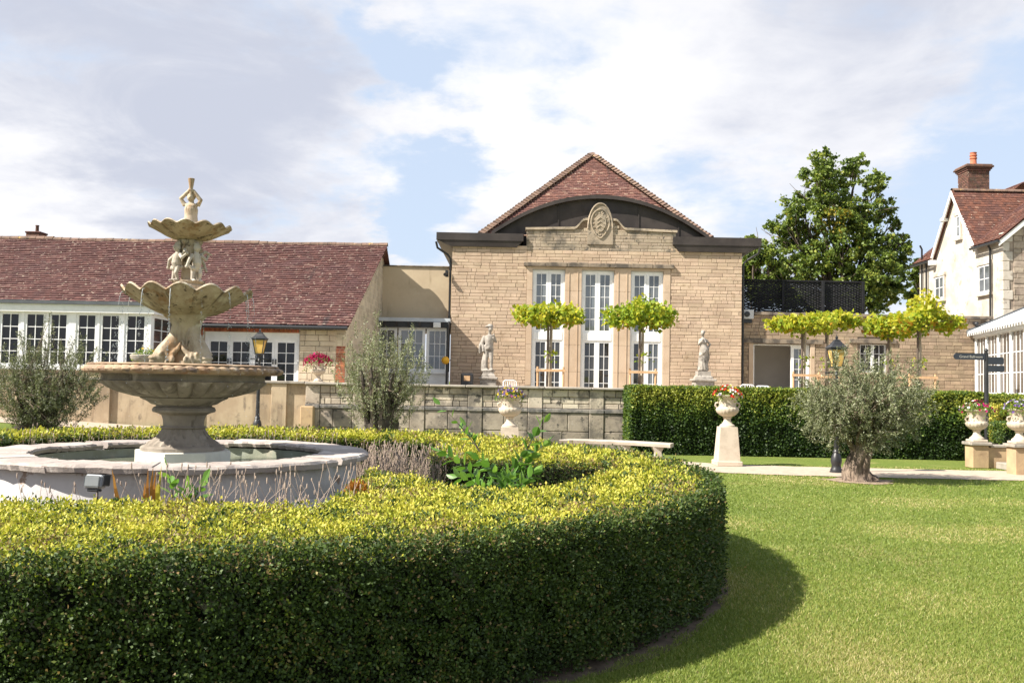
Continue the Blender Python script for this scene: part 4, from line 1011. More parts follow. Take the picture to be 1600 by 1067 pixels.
rw = thing('rendered_wall', 'cream rendered garden wall running left behind the fountain', 'wall', (-12, TY, .3))
gx1 = tx0 - .02
MB().box(-30, gx1, TY + .06, TY + .40, -.1, wtop - .05).build('render', M['garden_render'], rw)
for u in (436, 300, 160, 20): 
    x = PX(u, 620, TY); MB().cbox(x - .20, x + .20, TY - .02, TY + .1, 0, wtop - .052, .01).build('buttress', M['garden_render'], rw)
x = -30
while x < gx1 - .1:
    l = min(rnd.uniform(.8, 1.3), gx1 - x); MB().cbox(x + .004, x + l - .004, TY - .06, TY + .44, wtop - .048, wtop + .02, .012).build('coping_stone', M['weathered_slab'], rw); x += l

# ================================================================== the fountain
FX, FY = -3.14, 8.95
ftn = thing('fountain', 'tiered stone fountain with scalloped shells, dolphins and a wide round basin', 'fountain', (FX, FY, .2))
C0 = (FX, FY, 0)
def fz(v): return 1.65 + (590.3 - v) / (F / FY)                   # height of a photo row on the fountain's axis
pr_out, pr_in, prz = 1.70, 1.33, .955
basin = MB().lathe([(pr_out - .02, 0), (pr_out - .02, .46), (pr_out + .01, .50), (pr_out + .015, .54), (pr_out - .02, .58), (pr_out - .055, .62), (pr_out - .055, prz - .07), (pr_in + .03, prz - .07)], 96, C0, cap=False).build('basin_wall', M['pool_paint'], ftn, smooth=40)
MB().lathe([(pr_in + .028, prz - .068), (pr_in + .02, .5), (0.01, .5)], 96, C0, cap=False).build('basin_lining', M['pool_lining'], ftn, smooth=40)
ncop = 13
for i in range(ncop):
    a0 = 2 * math.pi * i / ncop + .1 + rnd.uniform(-.04, .04); a1 = 2 * math.pi * (i + 1) / ncop + .1 - .012; jit = [rnd.uniform(-.02, .02) for _ in range(14)]
    dz = rnd.uniform(-.006, .008); mb = MB(); n_ = 12; vv = []
    for k in range(n_ + 1):
        a = a0 + (a1 - a0) * k / n_; ro = pr_out + .055 + jit[k] * .7; ri = pr_in - .02 - jit[(k * 5) % 13] * 1.1
        for (r_, z_) in ((ri + .02, prz - .055), (ri, prz - .02), (ri + .015, prz), (ro - .02, prz + .0), (ro, prz - .02), (ro - .012, prz - .062)):
            vv.append((FX + r_ * math.cos(a), FY + r_ * math.sin(a), z_ + dz + rnd.uniform(-.004, .004)))
    fs_ = [(k * 6 + j, k * 6 + (j + 1) % 6, (k + 1) * 6 + (j + 1) % 6, (k + 1) * 6 + j) for k in range(n_) for j in range(6)] + [(5, 4, 3, 2, 1, 0), tuple(n_ * 6 + j for j in range(6))]
    mb.add(vv, fs_).build('coping_stone', M['pool_coping'], ftn)
MB().lathe([(pr_in + .02, 0), (0.3, 0.0)], 64, (FX, FY, .80), cap=False).build('water', M['pool_water'], ftn)
# plinth, fluted foot, capital
MB().lathe([(.46, .5), (.46, fz(703)), (.44, fz(702)), (.0, fz(702))], 8, C0, cap=False).build('plinth', M['plinth_white'], ftn)
def flute(n_, d, lo, hi):
    def f(t, i, r, z): return (r * (1 - d * abs(math.sin(t * n_ / 2)) ** 1.5) if lo <= i <= hi else r, z)
    return f
MB().lathe([(.385, fz(702) + .001), (.385, fz(697)), (.37, fz(695)), (.355, fz(694))], 64, C0).build('foot_step', M['pedestal_stone'], ftn, smooth=35)
MB().lathe([(.345, fz(694)), (.325, fz(690)), (.265, fz(684)), (.225, fz(677)), (.20, fz(670)), (.198, fz(668))], 120, C0, flute(24, .09, 0, 5)).build('fluted_foot', M['pedestal_stone'], ftn, smooth=60)
MB().lathe([(.205, fz(668)), (.215, fz(667)), (.205, fz(665.5)), (.185, fz(664.5)), (.19, fz(655)), (.205, fz(648)), (.24, fz(645)), (.285, fz(643)), (.292, fz(640)), (.28, fz(636)), (.255, fz(634.5)), (.255, fz(633))], 72, C0).build('stem', M['pedestal_stone'], ftn, smooth=30)
MB().lathe([(.255, fz(633)), (.30, fz(631)), (.345, fz(626)), (.40, fz(622)), (.405, fz(621)), (.39, fz(620))], 72, C0).build('collar', M['bowl_stone'], ftn, smooth=30)
bowl = MB().lathe([(.39, fz(620.5)), (.46, fz(619)), (.60, fz(613)), (.70, fz(606)), (.755, fz(599)), (.765, fz(596)), (.745, fz(595))], 280, C0, lambda t, i, r, z: (r * (1 - (.13 if 1 <= i <= 4 else .0) * (1 - abs(math.sin(t * 14))) ** 2.0), z), cap=False).build('bowl', M['bowl_stone'], ftn, smooth=60)
MB().lathe([(.745, fz(595)), (.74, fz(587)), (.76, fz(585))], 96, C0, cap=False).build('bowl_band', M['bowl_stone'], bowl, smooth=35)
def rope(t, i, r, z):
    k = 1 if 1 <= i <= 5 else 0
    return (r + k * (.030 * abs(math.sin(t * 29 + i * .35)) - .012), z)
MB().lathe([(.76, fz(585)), (.86, fz(584.5)), (.892, fz(582)), (.902, fz(579)), (.895, fz(576)), (.87, fz(574)), (.865, fz(572.5)), (.875, fz(571.5)), (.86, fz(570)), (.82, fz(569.5)), (.80, fz(572)), (.5, fz(585)), (.05, fz(588))], 348, C0, rope, cap=False).build('rope_rim', M['rim_stone'], bowl, smooth=40)
MB().lathe([(.815, 0), (.1, 0.0)], 64, (FX, FY, fz(573.5)), cap=False).build('bowl_water', M['pool_water'], bowl)

def shell(name, zb, zr, r0, Rr, n_, amp, m, th=.022, ph=0.0, tip=.03):
    mb = MB(); NA, NT_ = n_ * 12, 12; grid = []
    for s in (0, 1):
        for j in range(NT_ + 1):
            t = j / NT_
            for k in range(NA):
                a = 2 * math.pi * k / NA + ph; lob = abs(math.cos(a * n_ / 2)) ** 1.15 * 2 - 1.1
                r = r0 + (Rr - r0) * t ** .85; z = zb + (zr - zb) * (t ** 1.42) + amp * lob * t ** 2.2 - .018 * lob * t * (1 - t)
                r *= 1 + .016 * lob * t ** 1.5 + tip * t ** 6
                if s: z += th * (1 - .3 * t) + .02 * (1 - t); r -= th * .55 * t
                grid.append((FX + r * math.cos(a), FY + r * math.sin(a), z))
    fs_ = []; off = (NT_ + 1) * NA; tn = []; r_ = random.Random(int(Rr * 100)); sd_k = [r_.choice((.15, .6, 1.0, 1.0)) for _ in range(n_)]
    for s in (0, 1):
        for j in range(NT_):
            for k in range(NA):
                av = 2 * math.pi * (k + .5) / NA + ph; vl = max(0, 1 - abs(math.cos(av * n_ / 2)) / .30); tn.append(vl * min(1, .25 + .9 * j / NT_) * sd_k[int((av * n_ / (2 * math.pi)) + .5) % n_])
                q = [s * off + j * NA + k, s * off + j * NA + (k + 1) % NA, s * off + (j + 1) * NA + (k + 1) % NA, s * off + (j + 1) * NA + k]
                fs_.append(q if s else q[::-1])
    for k in range(NA): fs_.append((NT_ * NA + k, NT_ * NA + (k + 1) % NA, off + NT_ * NA + (k + 1) % NA, off + NT_ * NA + k)[::-1])
    mb.add(grid, fs_); mb.tint = tn + [.0] * (len(fs_) - len(tn)); return mb.build(name, m, ftn, smooth=50)
shell('lower_shell', fz(494), fz(456), .16, .585, 14, .032, M['shell_stone'], ph=.08)
shell('upper_shell', fz(375), fz(354), .09, .375, 14, .017, M['shell_stone'], th=.016, ph=.2)
# dolphins: three, heads out on the bowl, tails twisting up under the lower shell
dol = MB()
zb_ = fz(572); hd = Vector((.20, 0, zb_ + .095))
path_ = [(.235, 0, zb_ + .075), (.19, 0, zb_ + .12), (.125, 0, zb_ + .20), (.085, 0, zb_ + .30), (.085, .02, zb_ + .40), (.12, .03, zb_ + .48), (.19, .03, zb_ + .535), (.27, .02, zb_ + .575)]
dol.tube([Vector(q) for q in path_], [.085, .098, .095, .075, .062, .055, .045, .03], 12)
dol.ell((.215, 0, zb_ + .085), (.095, .082, .078)); dol.ell((.285, 0, zb_ + .075), (.06, .06, .028)); dol.ell((.285, 0, zb_ + .035), (.055, .05, .022)); dol.ell((.225, 0, zb_ + .155), (.05, .045, .04))
for s in (-1, 1): dol.ell((.245, s * .078, zb_ + .115), .022); dol.tube([(.20, s * .085, zb_ + .02), (.185, s * .10, zb_ + .08), (.195, s * .085, zb_ + .14)], .014, 6); dol.tube([(.15, s * .09, zb_ + .1), (.10, s * .12, zb_ + .16), (.06, s * .10, zb_ + .25)], [.03, .022, .008], 6); dol.ell((.15, s * .10, zb_ + .06), (.03, .06, .045)); dol.ell((.12, s * .075, zb_ + .13), (.03, .03, .06))
dol.ell((.16, 0, zb_ + .02), (.12, .07, .03))
dol.v = [(x + FX, y + FY, z) for x, y, z in dol.v]
d0 = remeshed('dolphin', dol, .0085, M['fountain_stone'], ftn, 1)
Z0 = Matrix.Translation((FX, FY, 0))
for k, a in enumerate((-150, -30, 90)):
    o_ = d0 if k == 0 else d0.copy()
    if k: col.objects.link(o_)
    o_.matrix_basis = Z0 @ Matrix.Rotation(R(a), 4, 'Z') @ Z0.inverted()
MB().lathe([(.17, fz(571)), (.15, fz(560)), (.105, fz(545)), (.09, fz(530)), (.105, fz(515)), (.14, fz(503)), (.19, fz(495)), (.21, fz(490)), (.1, fz(487))], 40, C0, lambda t, i, r, z: (r * (1 + .10 * math.cos(3 * t + .5 + i * .25) + .03 * math.cos(9 * t)), z)).build('dolphin_column', M['fountain_stone'], ftn, smooth=60)
# putti round the upper column
pz = fz(441)
MB().lathe([(.15, fz(452)), (.155, fz(447)), (.135, fz(444)), (.15, fz(442)), (.15, fz(439)), (.08, fz(438))], 40, C0, lambda t, i, r, z: (r * (1 + .04 * math.cos(5 * t)), z)).build('putti_base', M['fountain_stone'], ftn, smooth=50)
MB().lathe([(.07, fz(440)), (.065, fz(420)), (.08, fz(405)), (.10, fz(395)), (.112, fz(388)), (.095, fz(384)), (.115, fz(378)), (.10, fz(374))], 36, C0, lambda t, i, r, z: (r * (1 + .09 * math.cos(7 * t + i)), z)).build('upper_column', M['fountain_stone'], ftn, smooth=60)
pt_ = MB(); q = lambda x, y, z: Vector((x + .125, y, z + pz))
pt_.ell(q(.012, 0, .325), (.036, .034, .042)); pt_.ell(q(.047, 0, .318), (.008, .007, .008)); pt_.tube([q(0, 0, .29), q(0, 0, .25)], [.022, .03], 8)
pt_.tube([q(0, 0, .265), q(.008, 0, .22), q(.018, 0, .175), q(.005, 0, .13)], [.034, .043, .045, .038], 12)
pt_.tube([q(.005, .025, .14), q(.035, .03, .075), q(.012, .032, .01)], [.028, .021, .014], 8); pt_.tube([q(.005, -.025, .14), q(.012, -.036, .075), q(.018, -.045, .01)], [.028, .021, .014], 8)
pt_.ell(q(.035, .034, .008), (.032, .016, .012)); pt_.ell(q(.038, -.037, .008), (.032, .016, .012))
pt_.tube([q(0, .045, .255), q(.02, .095, .215), q(-.01, .125, .255)], [.022, .018, .013], 8); pt_.tube([q(0, -.045, .255), q(.035, -.085, .205), q(.03, -.11, .14)], [.022, .018, .013], 8)
pt_.ell(q(-.012, .131, .262), .016); pt_.ell(q(.03, -.113, .132), .016)
pt_.tube([q(-.02, .06, .14), q(.01, .0, .115), q(.03, -.05, .12), q(0, -.09, .16)], [.014, .022, .02, .012], 8)     # sash
pt_.tube([q(-.03, .03, .24), q(-.01, .10, .30), q(.03, .15, .27)], [.02, .018, .006], 8); pt_.ell(q(.0, 0, .365), (.032, .03, .014))
pt_.v = [(x + FX, y + FY, z) for x, y, z in pt_.v]
d0 = remeshed('putto', pt_, .0046, M['putto_stone'], ftn, 1)
for k, a in enumerate((-128, -42, 90)):
    o_ = d0 if k == 0 else d0.copy()
    if k: col.objects.link(o_)
    o_.matrix_basis = Z0 @ Matrix.Rotation(R(a), 4, 'Z') @ Z0.inverted()
# the child on top, blowing a raised horn
tz = fz(352); tp = MB(); q = lambda x, y, z: Vector((FX + x, FY + y, tz + z))
tp.tube([q(0, 0, -.03), q(0, 0, .04), q(0, 0, .10), q(0, 0, .16), q(0, 0, .20)], [.078, .067, .060, .064, .052], 18); tp.ell(q(0, 0, .200), (.066, .042, .026))
tp.tube([q(0, 0, .21), q(0, -.004, .25)], [.026, .024], 10); tp.ell(q(-.003, -.012, .278), (.036, .04, .045)); tp.ell(q(-.003, -.05, .272), (.009, .012, .01)); tp.ell(q(-.003, .008, .292), (.041, .041, .042))
tp.tube([q(-.06, 0, .20), q(-.100, -.01, .265), q(-.012, -.03, .345)], [.025, .022, .016], 10); tp.tube([q(.06, 0, .20), q(.092, -.01, .25), q(.022, -.03, .345)], [.025, .022, .016], 10)
tp.ell(q(0, -.035, .347), (.026, .02, .022))
remeshed('horn_blower', tp, .0048, M['fountain_stone'], ftn, 2)
MB().lathe([(.012, tz + .30), (.016, tz + .34), (.02, tz + .38), (.026, tz + .42), (.031, tz + .455), (.028, tz + .458), (.02, tz + .44)], 16, (FX + .004, FY - .036, 0)).build('horn', M['fountain_stone'], ftn, smooth=40)
# falling water: broken threads of drops from the shell's lips
V = []
def drop(x, y, z, r):
    for f in ((0, 1, 2), (0, 2, 3), (0, 3, 1), (4, 2, 1), (4, 3, 2), (4, 1, 3)):
        pts_ = [(0, 0, 1.6), (1, 0, 0), (-.5, .87, 0), (-.5, -.87, 0), (0, 0, -1)]
        for i in f: V.append((x + pts_[i][0] * r, y + pts_[i][1] * r, z + pts_[i][2] * r * 1.4))
for k in range(14):
    a = 2 * math.pi * (k + .5) / 14 + .08 + math.pi / 14 * 0; zz = fz(460)
    nd = 75 if math.cos(a) < -.3 or rnd.random() < .35 else 38
    for i in range(nd):
        t = rnd.random() ** .8; rr = .60 + .05 * t + rnd.uniform(-.008, .008) * (1 + 2 * t); drop(FX + rr * math.cos(a + rnd.uniform(-.012, .012)), FY + rr * math.sin(a + rnd.uniform(-.012, .012)), zz - t * .66, rnd.uniform(.0022, .0052))
for i in range(260):
    a = rnd.uniform(0, 6.28); rr = rnd.uniform(.9, 1.3); drop(FX + rr * math.cos(a), FY + rr * math.sin(a), rnd.uniform(.84, 1.75), rnd.uniform(.0016, .0034))
for k in range(14):   # thin unbroken threads just below the lip
    a = 2 * math.pi * (k + .5) / 14 + .08
    if k % 3 == 2: continue
    MB().tube([(FX + r_ * math.cos(a), FY + r_ * math.sin(a), fz(459) - h_) for r_, h_ in ((.575, 0), (.60, .012), (.612, .06), (.622, rnd.uniform(.12, .22)))], [.004, .0035, .003, .0015], 5).build('water_thread', M['falling_water'], ftn, smooth=60)
link('water_drops', fast_mesh('water_drops', np.array(V), 3), M['falling_water'], ftn, 'stuff')

# floodlight fixed to the basin
fl = thing('floodlight', 'small grey garden floodlight on a stake in front of the basin wall', 'floodlight', P(148, 790, 7.0))
p = P(147, 752, 7.0); Mf = Matrix.Translation(p) @ Matrix.Rotation(R(-14), 4, 'Z') @ Matrix.Rotation(R(-8), 4, 'X')
MB().cbox(-.078, .078, -.02, .05, -.052, .052, .016, Mf).build('housing', M['plastic_grey'], fl); MB().cbox(-.066, .066, -.028, -.018, -.042, .042, .008, Mf).build('lens', M['glass_floodlight'], fl)
MB().cbox(.079, .098, -.015, .06, -.03, .055, .006, Mf).build('side_bracket', M['gutter_black'], fl); MB().cbox(-.05, .05, -.01, .04, -.075, -.053, .006, Mf).build('yoke', M['gutter_black'], fl)
MB().tube([p + Vector((.02, .02, -.07)), p + Vector((.02, .02, -.5))], .008, 8).build('stake', M['gutter_black'], fl)

# ================================================================== clipped hedges
HR, HCX, HCY = 5.0, -3.1, 8.97
BED = [(-6.2, 6.15), (-1.2, 6.15), (-1.28, 8.5), (-.8, 8.15), (-.55, 7.6), (-.05, 7.15), (.45, 7.65), (.85, 8.7), (1.12, 9.35), (1.0, 9.7), (.3, 9.85), (-.82, 10.05), (-.9, 11.0), (-.85, 12.1), (-2, 12.6), (-3.1, 12.8), (-5.5, 12.4), (-6.8, 11), (-7.1, 8.5)]
def in_poly(x, y, poly):
    c = np.zeros(len(x), bool); n = len(poly)
    for i in range(n):
        (x1, y1), (x2, y2) = poly[i], poly[(i + 1) % n]
        if y1 == y2: continue
        h = ((y1 > y) != (y2 > y)) & (x < (x2 - x1) * (y - y1) / (y2 - y1) + x1); c ^= h
    return c
def smoothN(x, y, s=1.0, seed=0):
    """cheap lumpy noise"""
    r = np.random.default_rng(seed); o = 0
    for k in range(7):
        a = r.uniform(0, 6.28); f = s * r.uniform(1.0, 4.5); o = o + np.sin((x * np.cos(a) + y * np.sin(a)) * f + r.uniform(0, 6.28)) / (1 + k * .25)
    return o / 3.6
def htop(x, y): return .815 + .018 * np.maximum(0, y - 9) + .022 * smoothN(x, y, 1.6, 5)
hedge = thing('box_hedge', 'wide clipped box hedge ring round the fountain with yellow-green top', 'hedge', (HCX, HCY, 0))
# solid twiggy core just under the leaves
mb = MB(); NS = 72
def ring_core(mb, poly_out, poly_in, inset, zt):
    pass
gx = np.arange(HCX - HR, HCX + HR + .01, .12); gy_ = np.arange(HCY - HR, HCY + HR + .01, .12)
XX, YY = np.meshgrid(gx, gy_); xf, yf = XX.ravel(), YY.ravel()
def inside(x, y, inset):
    ok = (x - HCX) ** 2 + (y - HCY) ** 2 < (HR - inset) ** 2
    for dx_, dy_ in ((0, 0), (inset, 0), (-inset, 0), (0, inset), (0, -inset)): ok &= ~in_poly(x + dx_, y + dy_, BED)
    return ok
mask = inside(xf, yf, .10).reshape(XX.shape); zt_ = (htop(xf, yf) - .07).reshape(XX.shape); ny, nx = mask.shape
cells = mask[:-1, :-1] & mask[1:, :-1] & mask[:-1, 1:] & mask[1:, 1:]
vv, fs_ = [], []
def vtx(j, i, z): vv.append((float(XX[j, i]), float(YY[j, i]), float(z))); return len(vv) - 1
for j in range(ny - 1):
    for i in range(nx - 1):
        if not cells[j, i]: continue
        c4 = [(j, i), (j, i + 1), (j + 1, i + 1), (j + 1, i)]
        fs_.append([vtx(a, b, zt_[a, b]) for a, b in c4])
        for (dj, di, e) in ((-1, 0, (0, 1)), (0, 1, (1, 2)), (1, 0, (2, 3)), (0, -1, (3, 0))):
            jj, ii = j + dj, i + di
            if not (0 <= jj < ny - 1 and 0 <= ii < nx - 1) or not cells[jj, ii]:
                a, b = c4[e[0]], c4[e[1]]; fs_.append([vtx(*a, zt_[a]), vtx(*a, .0), vtx(*b, .0), vtx(*b, zt_[b])])
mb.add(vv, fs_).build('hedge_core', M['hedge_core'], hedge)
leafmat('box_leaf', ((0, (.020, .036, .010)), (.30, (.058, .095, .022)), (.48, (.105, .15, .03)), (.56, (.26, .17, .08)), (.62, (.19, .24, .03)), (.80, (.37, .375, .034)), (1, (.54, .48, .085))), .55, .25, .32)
def dens_pts(n, gen, dist_pow=1.6, ref=5.0):
    """rejection sampling: more leaves where the hedge is close"""
    pts_ = gen(n); d = np.linalg.norm(pts_[:, :2], axis=1); keep = nr.random(len(pts_)) < np.minimum(1, (ref / np.maximum(d, .1)) ** dist_pow); return pts_[keep]
# top: young yellow-green growth with brownish and dark patches
def gen_top(n):
    x = nr.uniform(HCX - HR, HCX + HR, n); y = nr.uniform(HCY - HR, HCY + HR, n); k = inside(x, y, .0); x, y = x[k], y[k]
    d = HR - np.sqrt((x - HCX) ** 2 + (y - HCY) ** 2)
    edge = np.minimum(1, d / .12); lump = .030 * smoothN(x, y, 9, 8)
    return np.stack([x, y, htop(x, y) + lump - .05 * (1 - edge) ** 2 - nr.random(len(x)) ** 2 * .045], 1)
# leaves grow in little tufts, one per shoot tip
TC = dens_pts(82000, gen_top, 1.35, 5.2); PER = 11; tuft_r = .020 * (1 + .08 * np.maximum(0, np.linalg.norm(TC[:, :2], axis=1) - 5)); tuft_tone = nr.normal(size=len(TC))
off = nr.normal(size=(len(TC), PER, 3)) * tuft_r[:, None, None] * np.array([1, 1, .75]); T = (TC[:, None] + off).reshape(-1, 3); tuft_t = np.repeat(tuft_tone, PER); off = off.reshape(-1, 3)
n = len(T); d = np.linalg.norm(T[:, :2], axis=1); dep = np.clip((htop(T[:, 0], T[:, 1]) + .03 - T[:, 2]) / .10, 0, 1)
patch = smoothN(T[:, 0], T[:, 1], 2.4, 21); fleck = smoothN(T[:, 0], T[:, 1], 17, 22)
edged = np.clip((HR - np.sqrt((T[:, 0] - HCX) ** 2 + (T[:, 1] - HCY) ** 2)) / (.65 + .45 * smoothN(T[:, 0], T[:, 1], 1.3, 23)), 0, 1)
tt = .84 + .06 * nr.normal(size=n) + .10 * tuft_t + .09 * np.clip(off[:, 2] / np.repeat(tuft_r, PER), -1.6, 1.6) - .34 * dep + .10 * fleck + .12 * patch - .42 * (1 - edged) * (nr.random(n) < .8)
brown = (smoothN(T[:, 0] + 3, T[:, 1], 3.1, 31) > .25) & (nr.random(n) < .38); tt[brown] = .56 + .02 * nr.normal(size=brown.sum())
dark = (smoothN(T[:, 0], T[:, 1] + 2, 4.2, 33) > .42) & (nr.random(n) < .8); tt[dark] = nr.uniform(.1, .42, dark.sum())
ax = unit(off + 1e-6) + nr.normal(size=(n, 3)) * .35 + np.array([0, 0, .45]); nor = np.stack([nr.normal(size=n) * .6 - .25, nr.normal(size=n) * .6, np.ones(n)], 1)
sz = .0205 * (1 + .12 * np.maximum(0, d - 5.0)) * nr.uniform(.75, 1.25, n)
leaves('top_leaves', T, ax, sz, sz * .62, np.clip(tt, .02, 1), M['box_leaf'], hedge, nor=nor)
# outer side: older dark leaves
def gen_side(n):
    a = nr.uniform(-math.pi, .62, n); z = nr.random(n) ** .95 * .86
    wob = .018 * smoothN(a * HR * 1.0, z * 1.2, 7, 41) + .028 * smoothN(a * HR, z * .25, 13, 43); r = HR + wob - nr.random(n) ** 1.5 * .09 - .05 * np.clip((z - .74) / .12, 0, 1) ** 2
    return np.stack([HCX + r * np.cos(a), HCY + r * np.sin(a), np.maximum(z, .015)], 1)
SC = dens_pts(42000, gen_side, 1.3, 5.0); S = (SC[:, None] + nr.normal(size=(len(SC), 9, 3)) * .019 * (1 + .08 * np.maximum(0, np.linalg.norm(SC[:, :2], axis=1) - 5))[:, None, None]).reshape(-1, 3); S[:, 2] = np.maximum(S[:, 2], .012); side_tone = np.repeat(nr.normal(size=len(SC)), 9); aa = np.arctan2(S[:, 1] - HCY, S[:, 0] - HCX) * HR; thin = np.clip((smoothN(aa * 1.2, S[:, 2] * 1.6, 6, 47) - .35) * 1.6, 0, .8) + np.clip((.10 - S[:, 2]) / .10, 0, 1) * .75; kp = nr.random(len(S)) > thin; S = S[kp]; side_tone = side_tone[kp]; n = len(S); a = np.arctan2(S[:, 1] - HCY, S[:, 0] - HCX); d = np.linalg.norm(S[:, :2], axis=1)
out_ = np.stack([np.cos(a), np.sin(a), np.zeros(n)], 1)
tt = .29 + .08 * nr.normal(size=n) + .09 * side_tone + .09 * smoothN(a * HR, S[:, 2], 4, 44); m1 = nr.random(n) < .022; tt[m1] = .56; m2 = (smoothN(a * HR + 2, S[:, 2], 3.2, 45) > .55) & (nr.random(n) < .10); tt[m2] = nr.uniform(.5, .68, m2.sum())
ax = out_ * nr.uniform(.1, 1, (n, 1)) + nr.normal(size=(n, 3)) * .55 + np.array([0, 0, .35]); sz = .0215 * (1 + .11 * np.maximum(0, d - 5)) * nr.uniform(.75, 1.25, n)
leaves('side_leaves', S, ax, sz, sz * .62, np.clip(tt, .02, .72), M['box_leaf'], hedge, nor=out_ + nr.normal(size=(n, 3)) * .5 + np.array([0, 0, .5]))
# inner sides, round the bed
segs = [(Vector((*BED[i], 0)), Vector((*BED[(i + 1) % len(BED)], 0))) for i in range(len(BED))]
ip, inn, iz = [], [], []
for a, b in segs:
    L_ = (b - a).length; k = int(L_ * 5200 * min(1, (6 / ((a + b) / 2).length) ** 1.2)); t = nr.random(k)[:, None]
    q = np.array(a)[None] * (1 - t) + np.array(b)[None] * t; nn = np.array([(a - b).y, (b - a).x, 0.0]) / L_
    z = nr.random(k) * .84; q = q - nn * (-.02 + nr.random(k)[:, None] * .08); q[:, 2] = z; ip.append(q); inn.append(np.repeat(nn[None], k, 0))
I = np.concatenate(ip); nn = np.concatenate(inn); k = len(I)
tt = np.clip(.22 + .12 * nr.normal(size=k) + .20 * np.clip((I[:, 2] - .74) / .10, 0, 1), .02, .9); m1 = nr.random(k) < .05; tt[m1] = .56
sz = .021 * (1 + .09 * np.maximum(0, np.linalg.norm(I[:, :2], axis=1) - 5)) * nr.uniform(.75, 1.25, k)
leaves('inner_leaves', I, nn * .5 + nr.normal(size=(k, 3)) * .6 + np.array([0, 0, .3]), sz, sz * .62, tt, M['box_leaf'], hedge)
# bare earth at the hedge's foot and in the bed
def disc(name, poly, z, m): 
    return structure(MB().add([(x, y, z + gz(x, y)) for x, y in poly], (tuple(range(len(poly))),)).build(name, m))
disc('hedge_soil', [(HCX + (HR + .10 + .03 * math.sin(7 * t) + .02 * math.sin(17 * t)) * math.cos(t), HCY + (HR + .10 + .03 * math.sin(7 * t) + .02 * math.sin(17 * t)) * math.sin(t)) for t in np.linspace(0, 2 * math.pi, 120)[:-1]], .006, M['soil'])
disc('flower_bed', BED, .30, M['soil'])

# tall hedge along the terrace
leafmat('privet_leaf', ((0, (.016, .030, .008)), (.35, (.030, .060, .013)), (.6, (.065, .115, .020)), (.8, (.17, .235, .035)), (.9, (.26, .28, .045)), (1, (.34, .36, .06))), .5, .28, .35)
def box_hedge(name, label, x0, x1, y0, y1, z0, z1, N_, leaf, mt, tone=.32, topt=.72, sun_patch=True):
    h = thing(name, label, 'hedge', ((x0 + x1) / 2, (y0 + y1) / 2, z0)); e = .08
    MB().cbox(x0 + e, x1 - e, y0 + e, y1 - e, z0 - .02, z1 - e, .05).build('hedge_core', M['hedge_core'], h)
    A = [(x1 - x0) * (z1 - z0), (x1 - x0) * (y1 - y0), (y1 - y0) * (z1 - z0), (y1 - y0) * (z1 - z0)]; tot = sum(A); Ps, Ns, Ts = [], [], []
    for f, ar in enumerate(A):
        k = int(N_ * ar / tot); u_, v_ = nr.random(k), nr.random(k); dp = nr.random(k) ** 1.6 * .12
        if f == 0:
            x = x0 + (x1 - x0) * u_; z = z0 + (z1 - z0) * v_; y = y0 + dp - .05 * smoothN(x, z, 2.4, 51) - .03 * smoothN(x, z, 8, 52) + .06 * np.clip((z - z1 + .15) / .15, 0, 1) ** 2; nn = (0, -1, 0)
            tn = tone + 1.25 * np.clip((z - z0) / (z1 - z0) - .42 + .12 * smoothN(x, z * 0, 1.2, 58), 0, .5) + .12 * smoothN(x, z, 3, 53)  # sunlit upper half put into the leaf colour: paler tint towards the top
        elif f == 1:
            x = x0 + (x1 - x0) * u_; y = y0 + (y1 - y0) * v_; z = z1 - dp + .035 * smoothN(x, y, 2.6, 54) + .02 * smoothN(x, y, 9, 55); nn = (0, 0, 1); tn = topt + .1 * smoothN(x, y, 4, 56)
        else:
            y = y0 + (y1 - y0) * u_; z = z0 + (z1 - z0) * v_; x = (x0 + dp if f == 2 else x1 - dp) + .03 * smoothN(y, z, 5, 57); nn = (-1 if f == 2 else 1, 0, 0); tn = tone + .25
        Ps.append(np.stack([x, y, z], 1)); Ns.append(np.repeat(np.array(nn, float)[None], k, 0)); Ts.append(tn + .15 * nr.normal(size=k))
    Q, nn, tt = np.concatenate(Ps), np.concatenate(Ns), np.concatenate(Ts); k = len(Q); sz = leaf * nr.uniform(.7, 1.3, k)
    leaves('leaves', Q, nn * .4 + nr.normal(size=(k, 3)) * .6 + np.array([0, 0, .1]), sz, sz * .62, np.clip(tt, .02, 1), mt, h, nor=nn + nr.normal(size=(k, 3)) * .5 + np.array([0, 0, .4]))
    return h
hx0 = PX(984, 660, 22.9)
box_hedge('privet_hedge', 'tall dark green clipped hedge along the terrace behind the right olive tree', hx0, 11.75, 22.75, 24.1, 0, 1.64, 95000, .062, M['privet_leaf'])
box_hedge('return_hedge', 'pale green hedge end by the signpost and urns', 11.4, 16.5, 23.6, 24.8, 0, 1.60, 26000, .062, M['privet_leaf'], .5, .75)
box_hedge('dwarf_hedge', 'low dark box hedge between the two right-hand urns', 11.25, 13.4, 21.3, 22.0, .5, .98, 9000, .04, M['privet_leaf'], .34, .5)
box_hedge('golden_shrub', 'golden yellow shrub clipped behind the low box hedge between urns', 11.6, 13.6, 22.2, 22.9, .5, 1.36, 9000, .05, M['box_leaf'], .74, .9)
